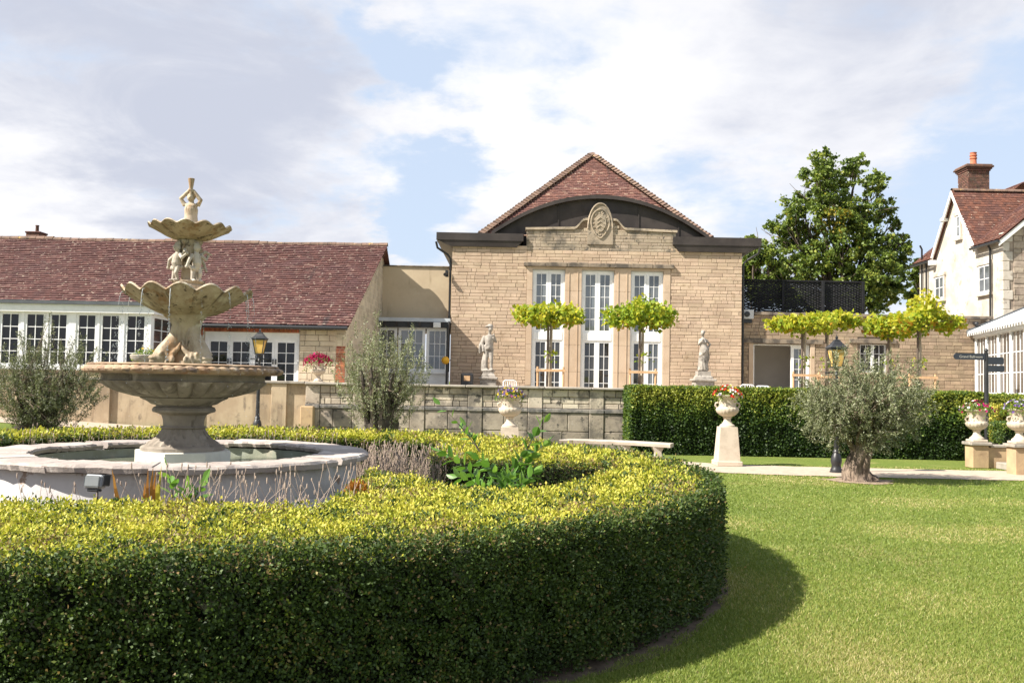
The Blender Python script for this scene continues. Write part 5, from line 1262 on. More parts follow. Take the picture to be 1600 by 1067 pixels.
# ================================================================== trees
leafmat('tulip_leaf', ((0, (.028, .055, .012)), (.4, (.105, .155, .030)), (.7, (.20, .26, .050)), (.92, (.31, .35, .07)), (.97, (.30, .25, .03)), (1, (.34, .25, .03))), .45, .32, .4)
leafmat('maple_leaf', ((0, (.10, .16, .020)), (.35, (.20, .29, .030)), (.65, (.34, .38, .035)), (.82, (.44, .40, .035)), (.92, (.42, .24, .03)), (1, (.42, .13, .03))), .5, .42, .3)
leafmat('olive_leaf', ((0, (.055, .065, .036)), (.4, (.165, .18, .09)), (.7, (.30, .315, .175)), (1, (.48, .48, .34))), .5, .2, .45, 1.1)
leafmat('flower_leaf', ((0, (.05, .10, .02)), (.5, (.14, .21, .03)), (1, (.32, .36, .05))), .5, .35, .3)

def limb(mb, a, b, r0, r1, n=7, sway=.12, seed=0, sides=7):
    r = random.Random(seed); a, b = Vector(a), Vector(b); L_ = (b - a).length; off = Vector((0, 0, 0)); pts_, rad = [], []
    for i in range(n + 1):
        t = i / n
        if 0 < i < n: off = off + Vector((r.uniform(-1, 1), r.uniform(-1, 1), r.uniform(-.5, .5))) * sway * L_ / n
        pts_.append(a.lerp(b, t) + off * (1 if i < n else .3)); rad.append(r0 + (r1 - r0) * t ** .8)
    mb.tube(pts_, rad, sides); return pts_
def big_tree(name, label, base, lobes, Y, nleaf, leaf, mt, trunk_r, seed, yellow=None):
    """lobes: (u, v, radius in photo pixels, depth offset)"""
    r = random.Random(seed); base = Vector(base); t = thing(name, label, 'tree', base, group=None)
    mb = MB(); top = P(lobes[0][0], lobes[0][1] + lobes[0][2], Y)
    cs_ = []
    for (u, v, rp, dy) in lobes:
        c = P(u, v, Y); c.y += dy; cs_.append((c, rp * .90 * Y / F))
    low = min(c.z for c, _ in cs_); fork = Vector((base.x, base.y, base.z + (low - base.z) * .55))
    limb(mb, base, fork, trunk_r, trunk_r * .8, 5, .05, seed, 10)
    tr = mb.build('trunk', M['bark'], t, smooth=60)
    for i, (c, rr) in enumerate(cs_):
        mid = fork.lerp(c, .5) + Vector((0, 0, .12 * (c - fork).length)); q = MB(); pp = limb(q, fork, mid, trunk_r * .42, trunk_r * .22, 5, .14, seed + i, 7); limb(q, mid, c, trunk_r * .22, .03, 5, .18, seed + i + 50, 6)
        for k in range(5):
            e = c + Vector((r.gauss(0, .55), r.gauss(0, .55), r.gauss(0, .5))) * rr; limb(q, mid.lerp(c, r.uniform(.3, .9)), e, .045, .012, 4, .2, seed + i * 9 + k, 5)
        q.build('limb', M['bark'], tr, smooth=60)
    # clumps of leaves: sprays hung round each lobe, denser outside than in
    Ps, tt = [], []
    tot = sum(rr ** 2 for _, rr in cs_)
    for (c, rr) in cs_:
        ncl = max(12, int(44 * rr)); per = int(nleaf * rr ** 2 / tot / ncl)
        for k in range(ncl):
            dv = nr.normal(size=3); dv /= np.linalg.norm(dv); rad = rr * (.30 + .78 * nr.random() ** .6); cc = np.array(c) + dv * rad * np.array([1, 1, .9])
            s = rr * .105 * nr.uniform(.5, 1.35); q = nr.normal(size=(per, 3)) * s * np.array([1, 1, .62]) + cc
            q[:, 2] -= .10 * s * ((q[:, 0] - cc[0]) ** 2 + (q[:, 1] - cc[1]) ** 2) / s ** 2 * .5
            Ps.append(q); tt.append(np.clip(.50 + .16 * nr.normal() + .17 * nr.normal(size=per), .02, .93))
    Q = np.concatenate(Ps); tt = np.concatenate(tt); k = len(Q)
    if yellow is not None:
        yc = np.array(P(*yellow, Y)); dd = np.linalg.norm((Q - yc)[:, [0, 2]], axis=1); m_ = (dd < .9) & (nr.random(k) < .35); tt[m_] = .98
    m_ = nr.random(k) < .012; tt[m_] = .97
    sz = leaf * nr.uniform(.65, 1.25, k)
    leaves('crown', Q, nr.normal(size=(k, 3)) * .7 + np.array([0, 0, -.35]), sz, sz * .85, tt, mt, t, nor=nr.normal(size=(k, 3)) * .7 + np.array([0, 0, .6]))
    return t
TYY = 56.0
lob = [(1285, 250, 22, 0), (1345, 250, 24, 1), (1268, 286, 34, -1), (1312, 290, 34, 1), (1362, 288, 26, -.5), (1250, 325, 32, .5), (1295, 335, 40, -1.2), (1345, 335, 36, 0), (1388, 322, 20, .5), (1228, 352, 26, 0), (1212, 348, 14, 1),
       (1262, 375, 40, 1), (1312, 385, 46, -1), (1362, 380, 36, -.5), (1398, 348, 14, 0), (1402, 392, 22, 0), (1245, 415, 36, -.5), (1300, 430, 44, 0), (1350, 430, 42, -1.5), (1385, 425, 30, 0), (1225, 440, 36, .5), (1190, 428, 30, 0),
       (1410, 375, 15, 0), (1412, 412, 17, .5), (1400, 448, 20, 0), (1205, 385, 18, .3), (1340, 470, 34, -1), (1375, 468, 26, -.5), (1250, 465, 36, 0)]
b_ = P(1308, 600, TYY); big_tree('tulip_tree', 'tall broad green deciduous tree rising behind the black screen', (b_.x, TYY, TZ), lob, TYY, 50000, .185, M['tulip_leaf'], .42, 3, yellow=(1292, 350))
lob = [(1172, 378, 14, 0), (1180, 400, 18, 0), (1172, 425, 22, 1), (1205, 405, 20, 0), (1195, 455, 26, 0)]
b_ = P(1180, 600, 52.0); big_tree('bushy_tree', 'smaller tree with browning leaves peeping over the right end of the hall', (b_.x, 52, TZ), lob, 52.0, 12000, .18, M['tulip_leaf'], .2, 8)
lob = [(1438, 412, 11, 0), (1430, 432, 14, 0), (1445, 448, 16, .5), (1424, 462, 12, 0), (1440, 478, 16, 0), (1452, 420, 12, .3)]
b_ = P(1442, 600, 60.0); big_tree('thin_tree', 'thin open tree between the big tree and the old house', (b_.x, 60, TZ), lob, 60.0, 6500, .18, M['tulip_leaf'], .16, 12)

# pleached umbrella trees on the terrace, each with stake and guard
def umbrella(name, label, u, Y, vtop, vbot, w_px, seed, tone=.45, orange=0.0, lean=0.0, peak=0.0, u_c=None, guard=''):
    r = random.Random(seed); base = Vector((PX(u, 560, Y), Y, TZ)); t = thing(name, label, 'tree', base, group='umbrella-trained trees on the terrace')
    zt_, zb_ = PZ(u, vtop, Y), PZ(u, vbot, Y); hw_ = w_px / 2 * Y / F; zc = (zt_ + zb_) / 2; cx = PX(u_c or u, (vtop + vbot) / 2, Y)
    mb = MB(); limb(mb, base, (base.x + .02, Y, zc), .06, .045, 8, .02, seed, 8); tr = mb.build('trunk', M['pale_bark'], t, smooth=60)
    for k in range(9):
        a = 2 * math.pi * k / 9 + r.uniform(-.2, .2); q = MB(); limb(q, (base.x + .02, Y, zc - r.uniform(.05, .25)), (cx + hw_ * .92 * math.cos(a), Y + hw_ * .8 * math.sin(a), zc + r.uniform(-.05, .1)), .028, .010, 6, .08, seed + k, 5); q.build('branch', M['bark'], tr)
    n_ = 2300; a = nr.uniform(0, 6.28, n_); rr = np.sqrt(nr.random(n_)); lump = 1 + .12 * np.sin(3 * a + seed) + .09 * np.sin(7 * a + seed * 2) + .07 * np.sin(13 * a)
    x = cx + hw_ * rr * lump * np.cos(a); y = Y + hw_ * .85 * rr * lump * np.sin(a)
    th = (zt_ - zb_) * .5; z = zc + th * (nr.random(n_) * 1.5 - .75) * (1 - .45 * rr ** 3) + .15 * smoothN(x, y, 4.5, seed) + .16 * (nr.random(n_) ** 6) + peak * np.exp(-((x - cx - .0) / (hw_ * .3)) ** 2) * nr.random(n_)
    Q = np.stack([x, y, z], 1); tt = np.clip(tone + .18 * nr.normal(size=n_) + .10 * (z - zc) / th + .15 * smoothN(x, z, 5, seed + 3), .02, .82)
    if orange: m_ = (smoothN(x + 1, z, 4, seed + 9) > .1) & (nr.random(n_) < orange) & (z < zc + .1); tt[m_] = nr.uniform(.84, .98, m_.sum())
    m_ = (z < zc - th * .3) & (nr.random(n_) < .12); tt[m_] = nr.uniform(.86, .95, m_.sum())
    sz = .14 * nr.uniform(.55, 1.35, n_); leaves('crown', Q, nr.normal(size=(n_, 3)) + np.array([0, -.2, -.2]), sz, sz * .9, tt, M['maple_leaf'], t, nor=nr.normal(size=(n_, 3)) * .6 + np.array([-.3, -.4, .6]))
    # shoots low on the stem
    n2 = 90; h_ = nr.random(n2); ph = nr.choice([0.0, 1.3, 2.2], n2); Q2 = np.stack([base.x + .11 * nr.normal(size=n2), Y + .1 * nr.normal(size=n2), TZ + .9 + .25 * np.sin(ph) + (zc - TZ - 1.2) * np.where(h_ < .5, .25 + .12 * h_, .85 + .1 * h_)], 1)
    leaves('stem_shoots', Q2, nr.normal(size=(n2, 3)), .11 * nr.uniform(.6, 1.2, n2), .09, np.clip(.45 + .2 * nr.normal(size=n2), 0, .8), M['maple_leaf'], t)
    st = thing('tree_guard', 'pale timber stakes and rail round the umbrella tree ' + guard, 'tree guard', (base.x, Y - .25, TZ), group='timber guards of the umbrella trees')
    zr = TZ + 1.02
    for dx_ in (-.42, .42): MB().tube([(base.x + dx_ + r.uniform(-.03, .03), Y - .25, TZ), (base.x + dx_, Y - .25, zr + .1)], .035, 8).build('stake', M['stake_wood'], st, smooth=60)
    MB().box(base.x - .48, base.x + .48, Y - .31, Y - .286, zr - .06, zr + .02).build('rail', M['stake_wood'], st)
    MB().tube([(base.x - .10, Y - .12, TZ), (base.x - .09, Y - .12, zc - .1)], .04, 8).build('tall_stake', M['bark'], st, smooth=60)
    return t
umbrella('umbrella_tree', 'flat lime-green umbrella tree in front of the left hall window', 860, 30.5, 474, 512, 106, 4, .62, guard='at the left hall window')
umbrella('umbrella_tree', 'taller greener umbrella tree in front of the right hall window', 1003, 30.5, 472, 520, 108, 5, .46, .10, peak=.35, guard='at the right hall window')
umbrella('umbrella_tree', 'lime umbrella tree before the open doorway', 1256, 30.5, 494, 520, 96, 6, .66, u_c=1254, guard='before the open doorway')
umbrella('umbrella_tree', 'lime umbrella tree right of the open doorway, rear one', 1293, 33.0, 490, 514, 84, 7, .62, u_c=1298, guard='just right of the open doorway')
umbrella('umbrella_tree', 'umbrella tree by the small range window, half hidden by its neighbour', 1390, 32.5, 492, 530, 84, 8, .58, .25, u_c=1392, guard='by the small window')
umbrella('umbrella_tree', 'umbrella tree with yellow crown turning orange, tallest on the right', 1436, 30.5, 488, 524, 100, 9, .60, .55, peak=.95, u_c=1444, guard='with the orange-tinged crown')

# olive trees
def olive(name, label, base, trunk, crown_c, crown_r, nshoot, nleaf, seed, upright=.6, drop_=0.0, mt='olive_bark', pollard=False, tone=.45, leafL=.055, tuft=()):
    r = random.Random(seed); base = Vector(base); t = thing(name, label, 'tree', base, group='old olive trees round the fountain lawn')
    H, r0, r1 = trunk; mb = MB(); n_ = 9; pts_, rad = [], []
    for i in range(n_ + 1):
        k = i / n_; pts_.append(base + Vector((.05 * math.sin(k * 5 + seed), .04 * math.cos(k * 4), -.03 + (H + .03) * k))); rad.append(r0 * (1 + .62 * (1 - k) ** 5) + (r1 - r0) * k)
    ph = [r.uniform(0, 6) for _ in range(4)]
    mb.tube(pts_, rad, 40, mod=lambda a, i: 1 + .13 * math.sin(5 * a + ph[0] + i * .5) - .10 * abs(math.sin(4.5 * a + ph[1] - i * .45)) ** .5 + .08 * math.sin(9 * a + ph[1] - i * .5) + .05 * math.sin(17 * a + ph[2] + i * .9) + .04 * math.sin(23 * a + i * 1.7))
    tr = mb.build('trunk', M[mt], t, smooth=60)
    head = base + Vector((0, 0, H)); cc = Vector(crown_c); cr = Vector(crown_r)
    q = MB(); ends = []
    nl = 9
    for k in range(nl):
        a = 2 * math.pi * k / nl + r.uniform(-.3, .3); e = Vector((cc.x + cr.x * .45 * math.cos(a), cc.y + cr.y * .45 * math.sin(a), cc.z + r.uniform(-.35, .25) * cr.z)); s = head + Vector((math.cos(a) * r1 * .6, math.sin(a) * r1 * .6, -.12 * H))
        q2 = MB(); limb(q2, s, e, r1 * .32, .018, 6, .16, seed + k, 7); q2.build('limb', M[mt], tr, smooth=60); ends.append((s, e))
    Ps, ax, tt, sh = [], [], [], MB()
    per = nleaf // nshoot
    for k in range(nshoot):
        u_ = nr.normal(size=3); u_ /= np.linalg.norm(u_); rad_ = nr.random() ** .42; tip = np.array(cc) + u_ * rad_ * np.array(cr)
        if tuft:
            tx = tuft[k % len(tuft)]; tip[0] += (tx[0] - cc.x) * .5 * max(0, u_[2]); tip[2] += tx[1] * max(0, u_[2]) ** 1.0 * math.exp(-((tip[0] - tx[0]) / .45) ** 2)
        s, e = ends[k % nl]; org = np.array(s.lerp(e, r.uniform(.4, 1.0)))
        dr = tip - org; dr /= max(.01, np.linalg.norm(dr)); dr = dr * (1 - upright) + np.array([0, 0, upright]); dr /= np.linalg.norm(dr); L_ = nr.uniform(.28, .66) * (.8 + .4 * upright)
        if drop_ and u_[2] < .1 and nr.random() < drop_: dr = dr * .5 + np.array([0, 0, -.9])
        tl = nr.random(per); cur = tip[None] - dr[None] * L_ * (1 - tl[:, None]); cur = cur + nr.normal(size=(per, 3)) * .016; cur[:, 2] -= .06 * tl ** 2
        Ps.append(cur); lf = dr[None] * .55 + nr.normal(size=(per, 3)) * .62; ax.append(lf); tt.append(np.clip(tone + .10 * nr.normal() + .2 * nr.normal(size=per), .02, 1))
        if k % 3 == 0: sh.tube([tuple(org), tuple(org * .45 + (tip - dr * L_) * .55 + np.array([0, 0, .03])), tuple(tip - dr * L_), tuple(tip)], [.009, .007, .005, .002], 4, cap=False)
    sh.build('twigs', M['olive_bark'], t, kind='stuff')
    Q = np.concatenate(Ps); k = len(Q); sz = leafL * nr.uniform(.7, 1.25, k); leaves('crown', Q, np.concatenate(ax), sz, sz * .27, np.concatenate(tt), M['olive_leaf'], t)
    return t
oy = 17.1; ox = PX(1343, 740, oy)
olive('olive_tree', 'gnarled old olive tree with thick twisted trunk on the right lawn', (ox, oy, 0), (.66, .225, .185), (ox + .03, oy, 1.44), (1.34, 1.2, .98), 840, 42000, 3, .30, .55, tuft=((ox - .15, .22), (ox + .75, .18)))
oy2 = 19.6; ox2 = PX(592, 690, oy2); g2 = gz(ox2, oy2)
olive('olive_tree', 'silvery upright olive tree with dark pollarded stump before the stone wall', (ox2, oy2, g2), (.70, .24, .33), (ox2 - .0, oy2, 1.80), (1.08, .85, .92), 380, 18000, 4, .66, .12, 'dark_bark', True, .55, tuft=((ox2 - .35, .75), (ox2 + .55, .35)))
oy3 = 21.0; ox3 = PX(60, 665, oy3); g3 = gz(ox3, oy3)
olive('olive_tree', 'dark grey-green bushy olive tree at the left edge behind the fountain', (ox3, oy3, g3), (.38, .30, .36), (ox3 + .1, oy3, 1.52), (1.42, 1.1, 1.0), 720, 33000, 5, .55, .1, 'dark_bark', True, .34, tuft=((ox3 + .1, .75), (ox3 + .95, .35), (ox3 - .6, .2)))
structure(MB().add([(ox + (.62 + .12 * math.sin(5 * t)) * math.cos(t), oy + (.55 + .1 * math.sin(4 * t + 1)) * math.sin(t), .008) for t in np.linspace(0, 6.283, 50)[:-1]], (tuple(range(49)),)).build('mulch_ring', M['mulch']))

# ================================================================== urns, pedestals, flowers
def urn(name, label, loc, s=1.0, pedestal=True, ped_h=.80, base_s=True):
    t = thing(name, label, 'urn', loc, group='stone flower urns', local=True); h = 0.0
    if pedestal:
        MB().cbox(-.235 * s, .235 * s, -.235 * s, .235 * s, 0, .09 * s, .012).build('pedestal_base', M['urn_stone'], t)
        a, b = .20 * s, .155 * s; z0_, z1_ = .09 * s, ped_h; mb = MB()
        mb.add([(-a, -a, z0_), (a, -a, z0_), (a, a, z0_), (-a, a, z0_), (-b, -b, z1_), (b, -b, z1_), (b, b, z1_), (-b, b, z1_)], ((0, 1, 5, 4), (1, 2, 6, 5), (2, 3, 7, 6), (3, 0, 4, 7), (4, 5, 6, 7))); mb.build('pedestal_shaft', M['urn_stone'], t); h = ped_h
    else: MB().cbox(-.15 * s, .15 * s, -.15 * s, .15 * s, 0, .05 * s, .01).build('foot_plate', M['urn_stone'], t); h = .05 * s
    MB().lathe([(.14 * s, h), (.135 * s, h + .03 * s), (.095 * s, h + .06 * s), (.065 * s, h + .11 * s), (.06 * s, h + .15 * s), (.085 * s, h + .17 * s), (.07 * s, h + .185 * s)], 32, (0, 0, 0)).build('stem', M['urn_stone'], t, smooth=40)
    k = h + .18 * s
    bw = MB().lathe([(.07 * s, k), (.14 * s, k + .03 * s), (.195 * s, k + .08 * s), (.215 * s, k + .13 * s), (.20 * s, k + .165 * s), (.165 * s, k + .18 * s)], 64, (0, 0, 0), lambda a_, i, r_, z_: (r_ * (1 - .06 * abs(math.sin(a_ * 9)) ** 2) if 1 <= i <= 3 else r_, z_), cap=False).build('gadrooned_bowl', M['urn_stone'], t, smooth=55)
    MB().lathe([(.165 * s, k + .18 * s), (.155 * s, k + .22 * s), (.165 * s, k + .30 * s), (.19 * s, k + .36 * s), (.225 * s, k + .385 * s), (.228 * s, k + .40 * s), (.20 * s, k + .405 * s), (.185 * s, k + .36 * s), (.02, k + .36 * s)], 48, (0, 0, 0), cap=False).build('body', M['urn_stone'], t, smooth=40)
    for sx in (-1, 1):
        MB().tube([(sx * .165 * s, 0, k + .26 * s), (sx * .215 * s, 0, k + .25 * s), (sx * .225 * s, 0, k + .21 * s), (sx * .19 * s, 0, k + .17 * s)], .018 * s, 8).build('handle', M['urn_stone'], t, smooth=60)
    return t, loc[2] + k + .40 * s
for nm, c in (('red', (.62, .03, .02)), ('white', (.78, .72, .66)), ('yellow', (.72, .46, .04)), ('purple', (.17, .10, .30)), ('lilac', (.42, .36, .62)), ('magenta', (.50, .02, .16)), ('crimson', (.30, .008, .06)), ('pink', (.62, .12, .26))):
    leafmat('petal_' + nm, ((0, tuple(x * .7 for x in c)), (1, tuple(min(.85, x * 1.25) for x in c))), .55, .3, .2, 1.0)
def flowers(name, label, c, r_, kinds, n_, seed, spill=.12, hgt=.16, fs=.055):
    """a mound of foliage with blooms of the given colours"""
    c = np.array(c, float); t = thing(name, label, 'flowers', tuple(c), group='flowers in the stone urns')
    k = 520; a = nr.uniform(0, 6.28, k); rr = np.sqrt(nr.random(k)) * r_; z = c[2] + hgt * (1 - (rr / r_) ** 2) * nr.random(k) - spill * np.clip((rr / r_ - .75) / .25, 0, 1) * nr.random(k) + .01
    Q = np.stack([c[0] + rr * 1.05 * np.cos(a), c[1] + rr * np.sin(a), z], 1); leaves('foliage', Q, nr.normal(size=(k, 3)) + np.array([0, 0, .5]), .06 * nr.uniform(.6, 1.2, k), .03, np.clip(.45 + .25 * nr.normal(size=k), 0, 1), M['flower_leaf'], t)
    for i, (kind, share) in enumerate(kinds):
        m = int(n_ * share); V_, T_ = [], []; ac = rnd.uniform(0, 6.28)
        for j in range(m):
            a = ac + nr.normal() * 1.3; q = math.sqrt(nr.random()) * r_ * 1.08; p = np.array([c[0] + q * math.cos(a), c[1] + q * math.sin(a) - .01, c[2] + .02 + hgt * (1.1 - .75 * (q / r_) ** 2) * nr.uniform(.55, 1.1) - spill * .8 * max(0, q / r_ - .8) * 3 * nr.random()])
            nn = unit((p - c + np.array([0, -.06, .07]))[None])[0]; s1 = np.cross(nn, [0, 0, 1.0]); s1 /= max(1e-6, np.linalg.norm(s1)); s2 = np.cross(nn, s1); R_ = fs * .5 * nr.uniform(.75, 1.2); rim = [p + (s1 * math.cos(g) + s2 * math.sin(g)) * R_ * (1 if h % 2 else .8) + nn * .008 for h, g in enumerate(np.linspace(0, 2 * math.pi, 11)[:-1])]
            for h in range(10): V_ += [p - nn * .008, rim[h], rim[(h + 1) % 10]]; T_.append(nr.random())
        link('blooms_' + kind, fast_mesh('blooms', np.array(V_), 3, np.array(T_)), M['petal_' + kind], t, 'stuff')
    return t
y1 = 19.9; x1 = PX(1136, 700, y1)
t, zt_ = urn('pedestal_urn', 'cream stone urn with red flowers on a tall tapered pedestal by the path', (x1, y1, .01), 1.16, True, .82)
flowers('bedding_flowers', 'red and white flowers in the pedestal urn by the path', (x1, y1, zt_ - .03), .30, (('red', .60), ('white', .25), ('yellow', .08), ('purple', .07)), 150, 1, .14, .20, .062)
y1b = 21.6; x1b = PX(796, 680, y1b)
t, zt_ = urn('pedestal_urn', 'cream stone urn with purple and yellow flowers before the terrace wall', (x1b, y1b, gz(x1b, y1b)), 1.26, True, .66)
flowers('bedding_flowers', 'purple and yellow flowers in the urn before the terrace wall', (x1b, y1b, zt_ - .03), .33, (('purple', .42), ('yellow', .26), ('white', .17), ('pink', .15)), 130, 2, .14, .20, .06)
# low wall with piers and steps at the right edge
pw_ = thing('low_wall', 'ochre sandstone low wall with grey slab top beside the steps', 'wall', (11.2, 20.9, 0))
ax_, ay_ = PX(1520, 720, 20.5), 20.5
MB().cbox(ax_, ax_ + .36, ay_, ay_ + .36, 0, .50, .012).build('pier', M['sandstone_pier'], pw_); MB().cbox(ax_ - .05, ax_ + .41, ay_ - .05, ay_ + .41, .50, .57, .012).build('pier_cap', M['weathered_slab'], pw_)
MB().cbox(ax_ + .362, ax_ + 3.2, ay_ + .06, ay_ + .30, 0, .46, .01).build('wall_face', M['sandstone_pier'], pw_)
for k in range(3): MB().cbox(ax_ + .415 + k * .93, ax_ + .415 + (k + 1) * .93 - .008, ay_ + .02, ay_ + .34, .46, .52, .012).build('slab', M['weathered_slab'], pw_)
MB().box(ax_ + 1.1, ax_ + 3.4, ay_ + .31, ay_ + 2.6, 0, .48).build('planting_bed', M['soil'], pw_)
pb = thing('gate_pier', 'sandstone pier with urn at the right edge of the steps', 'pier', (PX(1588, 740, 18.9), 18.9, 0))
bx_, by_ = PX(1587, 735, 18.9), 18.9
MB().cbox(bx_, bx_ + .36, by_, by_ + .36, 0, .56, .012).build('shaft', M['sandstone_pier'], pb); MB().cbox(bx_ - .05, bx_ + .41, by_ - .05, by_ + .41, .56, .63, .012).build('cap', M['weathered_slab'], pb)
stp = thing('garden_steps', 'two worn stone steps between the sandstone piers', 'steps', (ax_ + .7, 20, 0))
for k in range(2): MB().cbox(ax_ + .50 + .42 * k, ax_ + 3, by_ + .40, ay_ - .01, .0 + .15 * k, .15 + .15 * k, .015).build('step', M['weathered_slab'], stp)
t, zt_ = urn('wall_urn', 'cream urn with magenta flowers on the low sandstone wall', (ax_ + .18, ay_ + .18, .57), 1.12, False)
flowers('bedding_flowers', 'magenta and white petunias spilling over the urn on the low wall', (ax_ + .18, ay_ + .18, zt_ - .03), .37, (('magenta', .5), ('white', .2), ('pink', .12), ('purple', .12), ('crimson', .06)), 90, 3, .22, .20)
t, zt_ = urn('wall_urn', 'cream urn with lilac flowers on the pier at the right edge', (bx_ + .18, by_ + .18, .63), 1.12, False)
flowers('bedding_flowers', 'lilac and white flowers in the urn at the right edge', (bx_ + .18, by_ + .18, zt_ - .03), .34, (('lilac', .5), ('purple', .25), ('white', .25)), 85, 4, .16, .20)
# terrace pots on the left
p = P(497, 590, 26.6)
t, zt_ = urn('terrace_urn', 'stone urn with crimson petunias on the terrace by the wing wall', (p.x, 26.6, TZ), 1.0, True, .50)
flowers('bedding_flowers', 'crimson petunias in the terrace urn by the wing wall', (p.x, 26.6, zt_ - .02), .40, (('crimson', .95), ('magenta', .05)), 210, 5, .34, .22, .065)
p = P(228, 570, 25.5); tr_ = thing('bowl_planter', 'round stone bowl planter with pale succulents behind the fountain', 'planter', (p.x, 25.5, TZ), local=True)
MB().lathe([(.20, 0), (.20, .62), (.16, .66), (.14, .80), (.2, .86), (.34, .94), (.40, 1.04), (.42, 1.12), (.40, 1.14), (.36, 1.10), (.02, 1.08)], 40).build('bowl', M['weathered_slab'], tr_, smooth=40)
flowers('trough_plants', 'pale yellow-green plants filling the round bowl planter', (p.x, 25.5, TZ + 1.10), .38, (('white', .5), ('yellow', .5)), 24, 6, .2, .24, .06)

# stone bench on the lawn, a shallow curve
bn = thing('stone_bench', 'curved pale stone bench on two block legs before the wall', 'bench', (PX(965, 700, 21.4), 21.4, 0))
ba, bb = P(878, 688, 21.9), P(1050, 692, 21.0); za = P(965, 689.5, 21.4).z; mb = MB(); vv = []; K = 18
for i in range(K + 1):
    t_ = i / K; c = ba.lerp(bb, t_); c.y += .34 * (1 - (2 * t_ - 1) ** 2); dn = Vector((bb - ba)); dn.z = 0; nrm = Vector((-dn.y, dn.x, 0)).normalized()
    for (o1, o2) in ((-.21, -.085), (-.225, -.02), (-.21, 0), (.21, 0), (.225, -.02), (.21, -.085)): q = c + nrm * o1; vv.append((q.x, q.y, za + o2))
mb.add(vv, [(k * 6 + j, k * 6 + (j + 1) % 6, (k + 1) * 6 + (j + 1) % 6, (k + 1) * 6 + j) for k in range(K) for j in range(6)] + [(0, 1, 2, 3, 4, 5), tuple(K * 6 + 5 - j for j in range(6))]).build('seat', M['bench_stone'], bn)
for t_ in (.12, .88, .60):
    c = ba.lerp(bb, t_); c.y += .34 * (1 - (2 * t_ - 1) ** 2); zz = za - .086; g = gz(c.x, c.y); w = [(.10, 0), (.115, .05), (.075, .12), (.07, zz - .12 - g), (.115, zz - .04 - g), (.12, zz - g)]; mb = MB()
    for (w0_, h0_), (w1_, h1_) in zip(w[:-1], w[1:]):
        q = [(c.x - w0_, c.y - .17, g + h0_), (c.x + w0_, c.y - .17, g + h0_), (c.x + w0_, c.y + .17, g + h0_), (c.x - w0_, c.y + .17, g + h0_), (c.x - w1_, c.y - .17, g + h1_), (c.x + w1_, c.y - .17, g + h1_), (c.x + w1_, c.y + .17, g + h1_), (c.x - w1_, c.y + .17, g + h1_)]
        mb.add(q, ((0, 1, 5, 4), (1, 2, 6, 5), (2, 3, 7, 6), (3, 0, 4, 7)))
    mb.build('leg', M['bench_stone'], bn)

# ================================================================== lamps and signpost
def lamp(label, loc, H):
    t = thing('street_lamp', label, 'lamp post', loc, group='black lantern posts', local=True)
    MB().lathe([(.13, 0), (.13, .03), (.115, .04), (.115, .07), (.095, .10), (.09, .16), (.105, .20), (.11, .26), (.09, .34), (.06, .40), (.075, .42), (.06, .44), (.05, .48)], 28).build('base', M['black_metal'], t, smooth=35)
    MB().lathe([(.05, .48), (.038, H - 1.05), (.03, H - .78), (.045, H - .76), (.03, H - .74), (.026, H - .66), (.05, H - .63), (.06, H - .60)], 16).build('post', M['black_metal'], t, smooth=35)
    MB().tube([(-.20, 0, H - .72), (.20, 0, H - .72)], .014, 8).build('ladder_bar', M['black_metal'], t)
    for sx in (-1, 1): MB().ell((sx * .21, 0, H - .72), .022, 8, 6).build('bar_knob', M['black_metal'], t)
    z0_, z1_ = H - .60, H - .24; a, b = .085, .145; lan = MB()
    for sx, sy in ((-1, -1), (1, -1), (1, 1), (-1, 1)): lan.tube([(sx * a, sy * a, z0_), (sx * b, sy * b, z1_)], .012, 6)
    for (w_, z_) in ((a, z0_), (b, z1_)):
        for s in (-1, 1): lan.box(-w_ - .014, w_ + .014, s * w_ - .014, s * w_ + .014, z_ - .014, z_ + .014); lan.box(s * w_ - .0135, s * w_ + .0135, -w_ + .014, w_ - .014, z_ - .0135, z_ + .0135)
    ln = lan.build('lantern_frame', M['black_metal'], t); e = .006
    for k in range(4):
        Mr = Matrix.Rotation(k * math.pi / 2, 4, 'Z'); MB().add([Mr @ Vector(q) for q in ((-a + .01, -a + e, z0_ + .01), (a - .01, -a + e, z0_ + .01), (b - .01, -b + e, z1_ - .01), (-b + .01, -b + e, z1_ - .01))], ((0, 1, 2, 3),)).build('pane', M['amber_glass'], ln)
    MB().lathe([(.245, z1_ + .015), (.25, z1_ + .03), (.16, z1_ + .09), (.10, z1_ + .15), (.085, z1_ + .16), (.085, z1_ + .18), (.03, z1_ + .20), (.02, z1_ + .21), (.035, z1_ + .225), (.03, z1_ + .245), (.008, z1_ + .27), (.004, z1_ + .30)], 4, (0, 0, 0), lambda t_, i, r_, z_: (r_ * 1.0, z_), a0=math.pi / 4, a1=math.pi / 4 + 2 * math.pi).build('lantern_roof', M['black_metal'], t)
    return t
lp = P(1316, 738, 18.7); lamp('black lantern post standing behind the right olive tree', (lp.x - .12, 18.7, 0), 2.72)
lp = P(402, 660, 23.4); g_ = gz(lp.x, 23.4); lamp('black lantern post in front of the cream rendered wall', (lp.x, 23.4, g_), PZ(408, 516, 23.4) - g_)

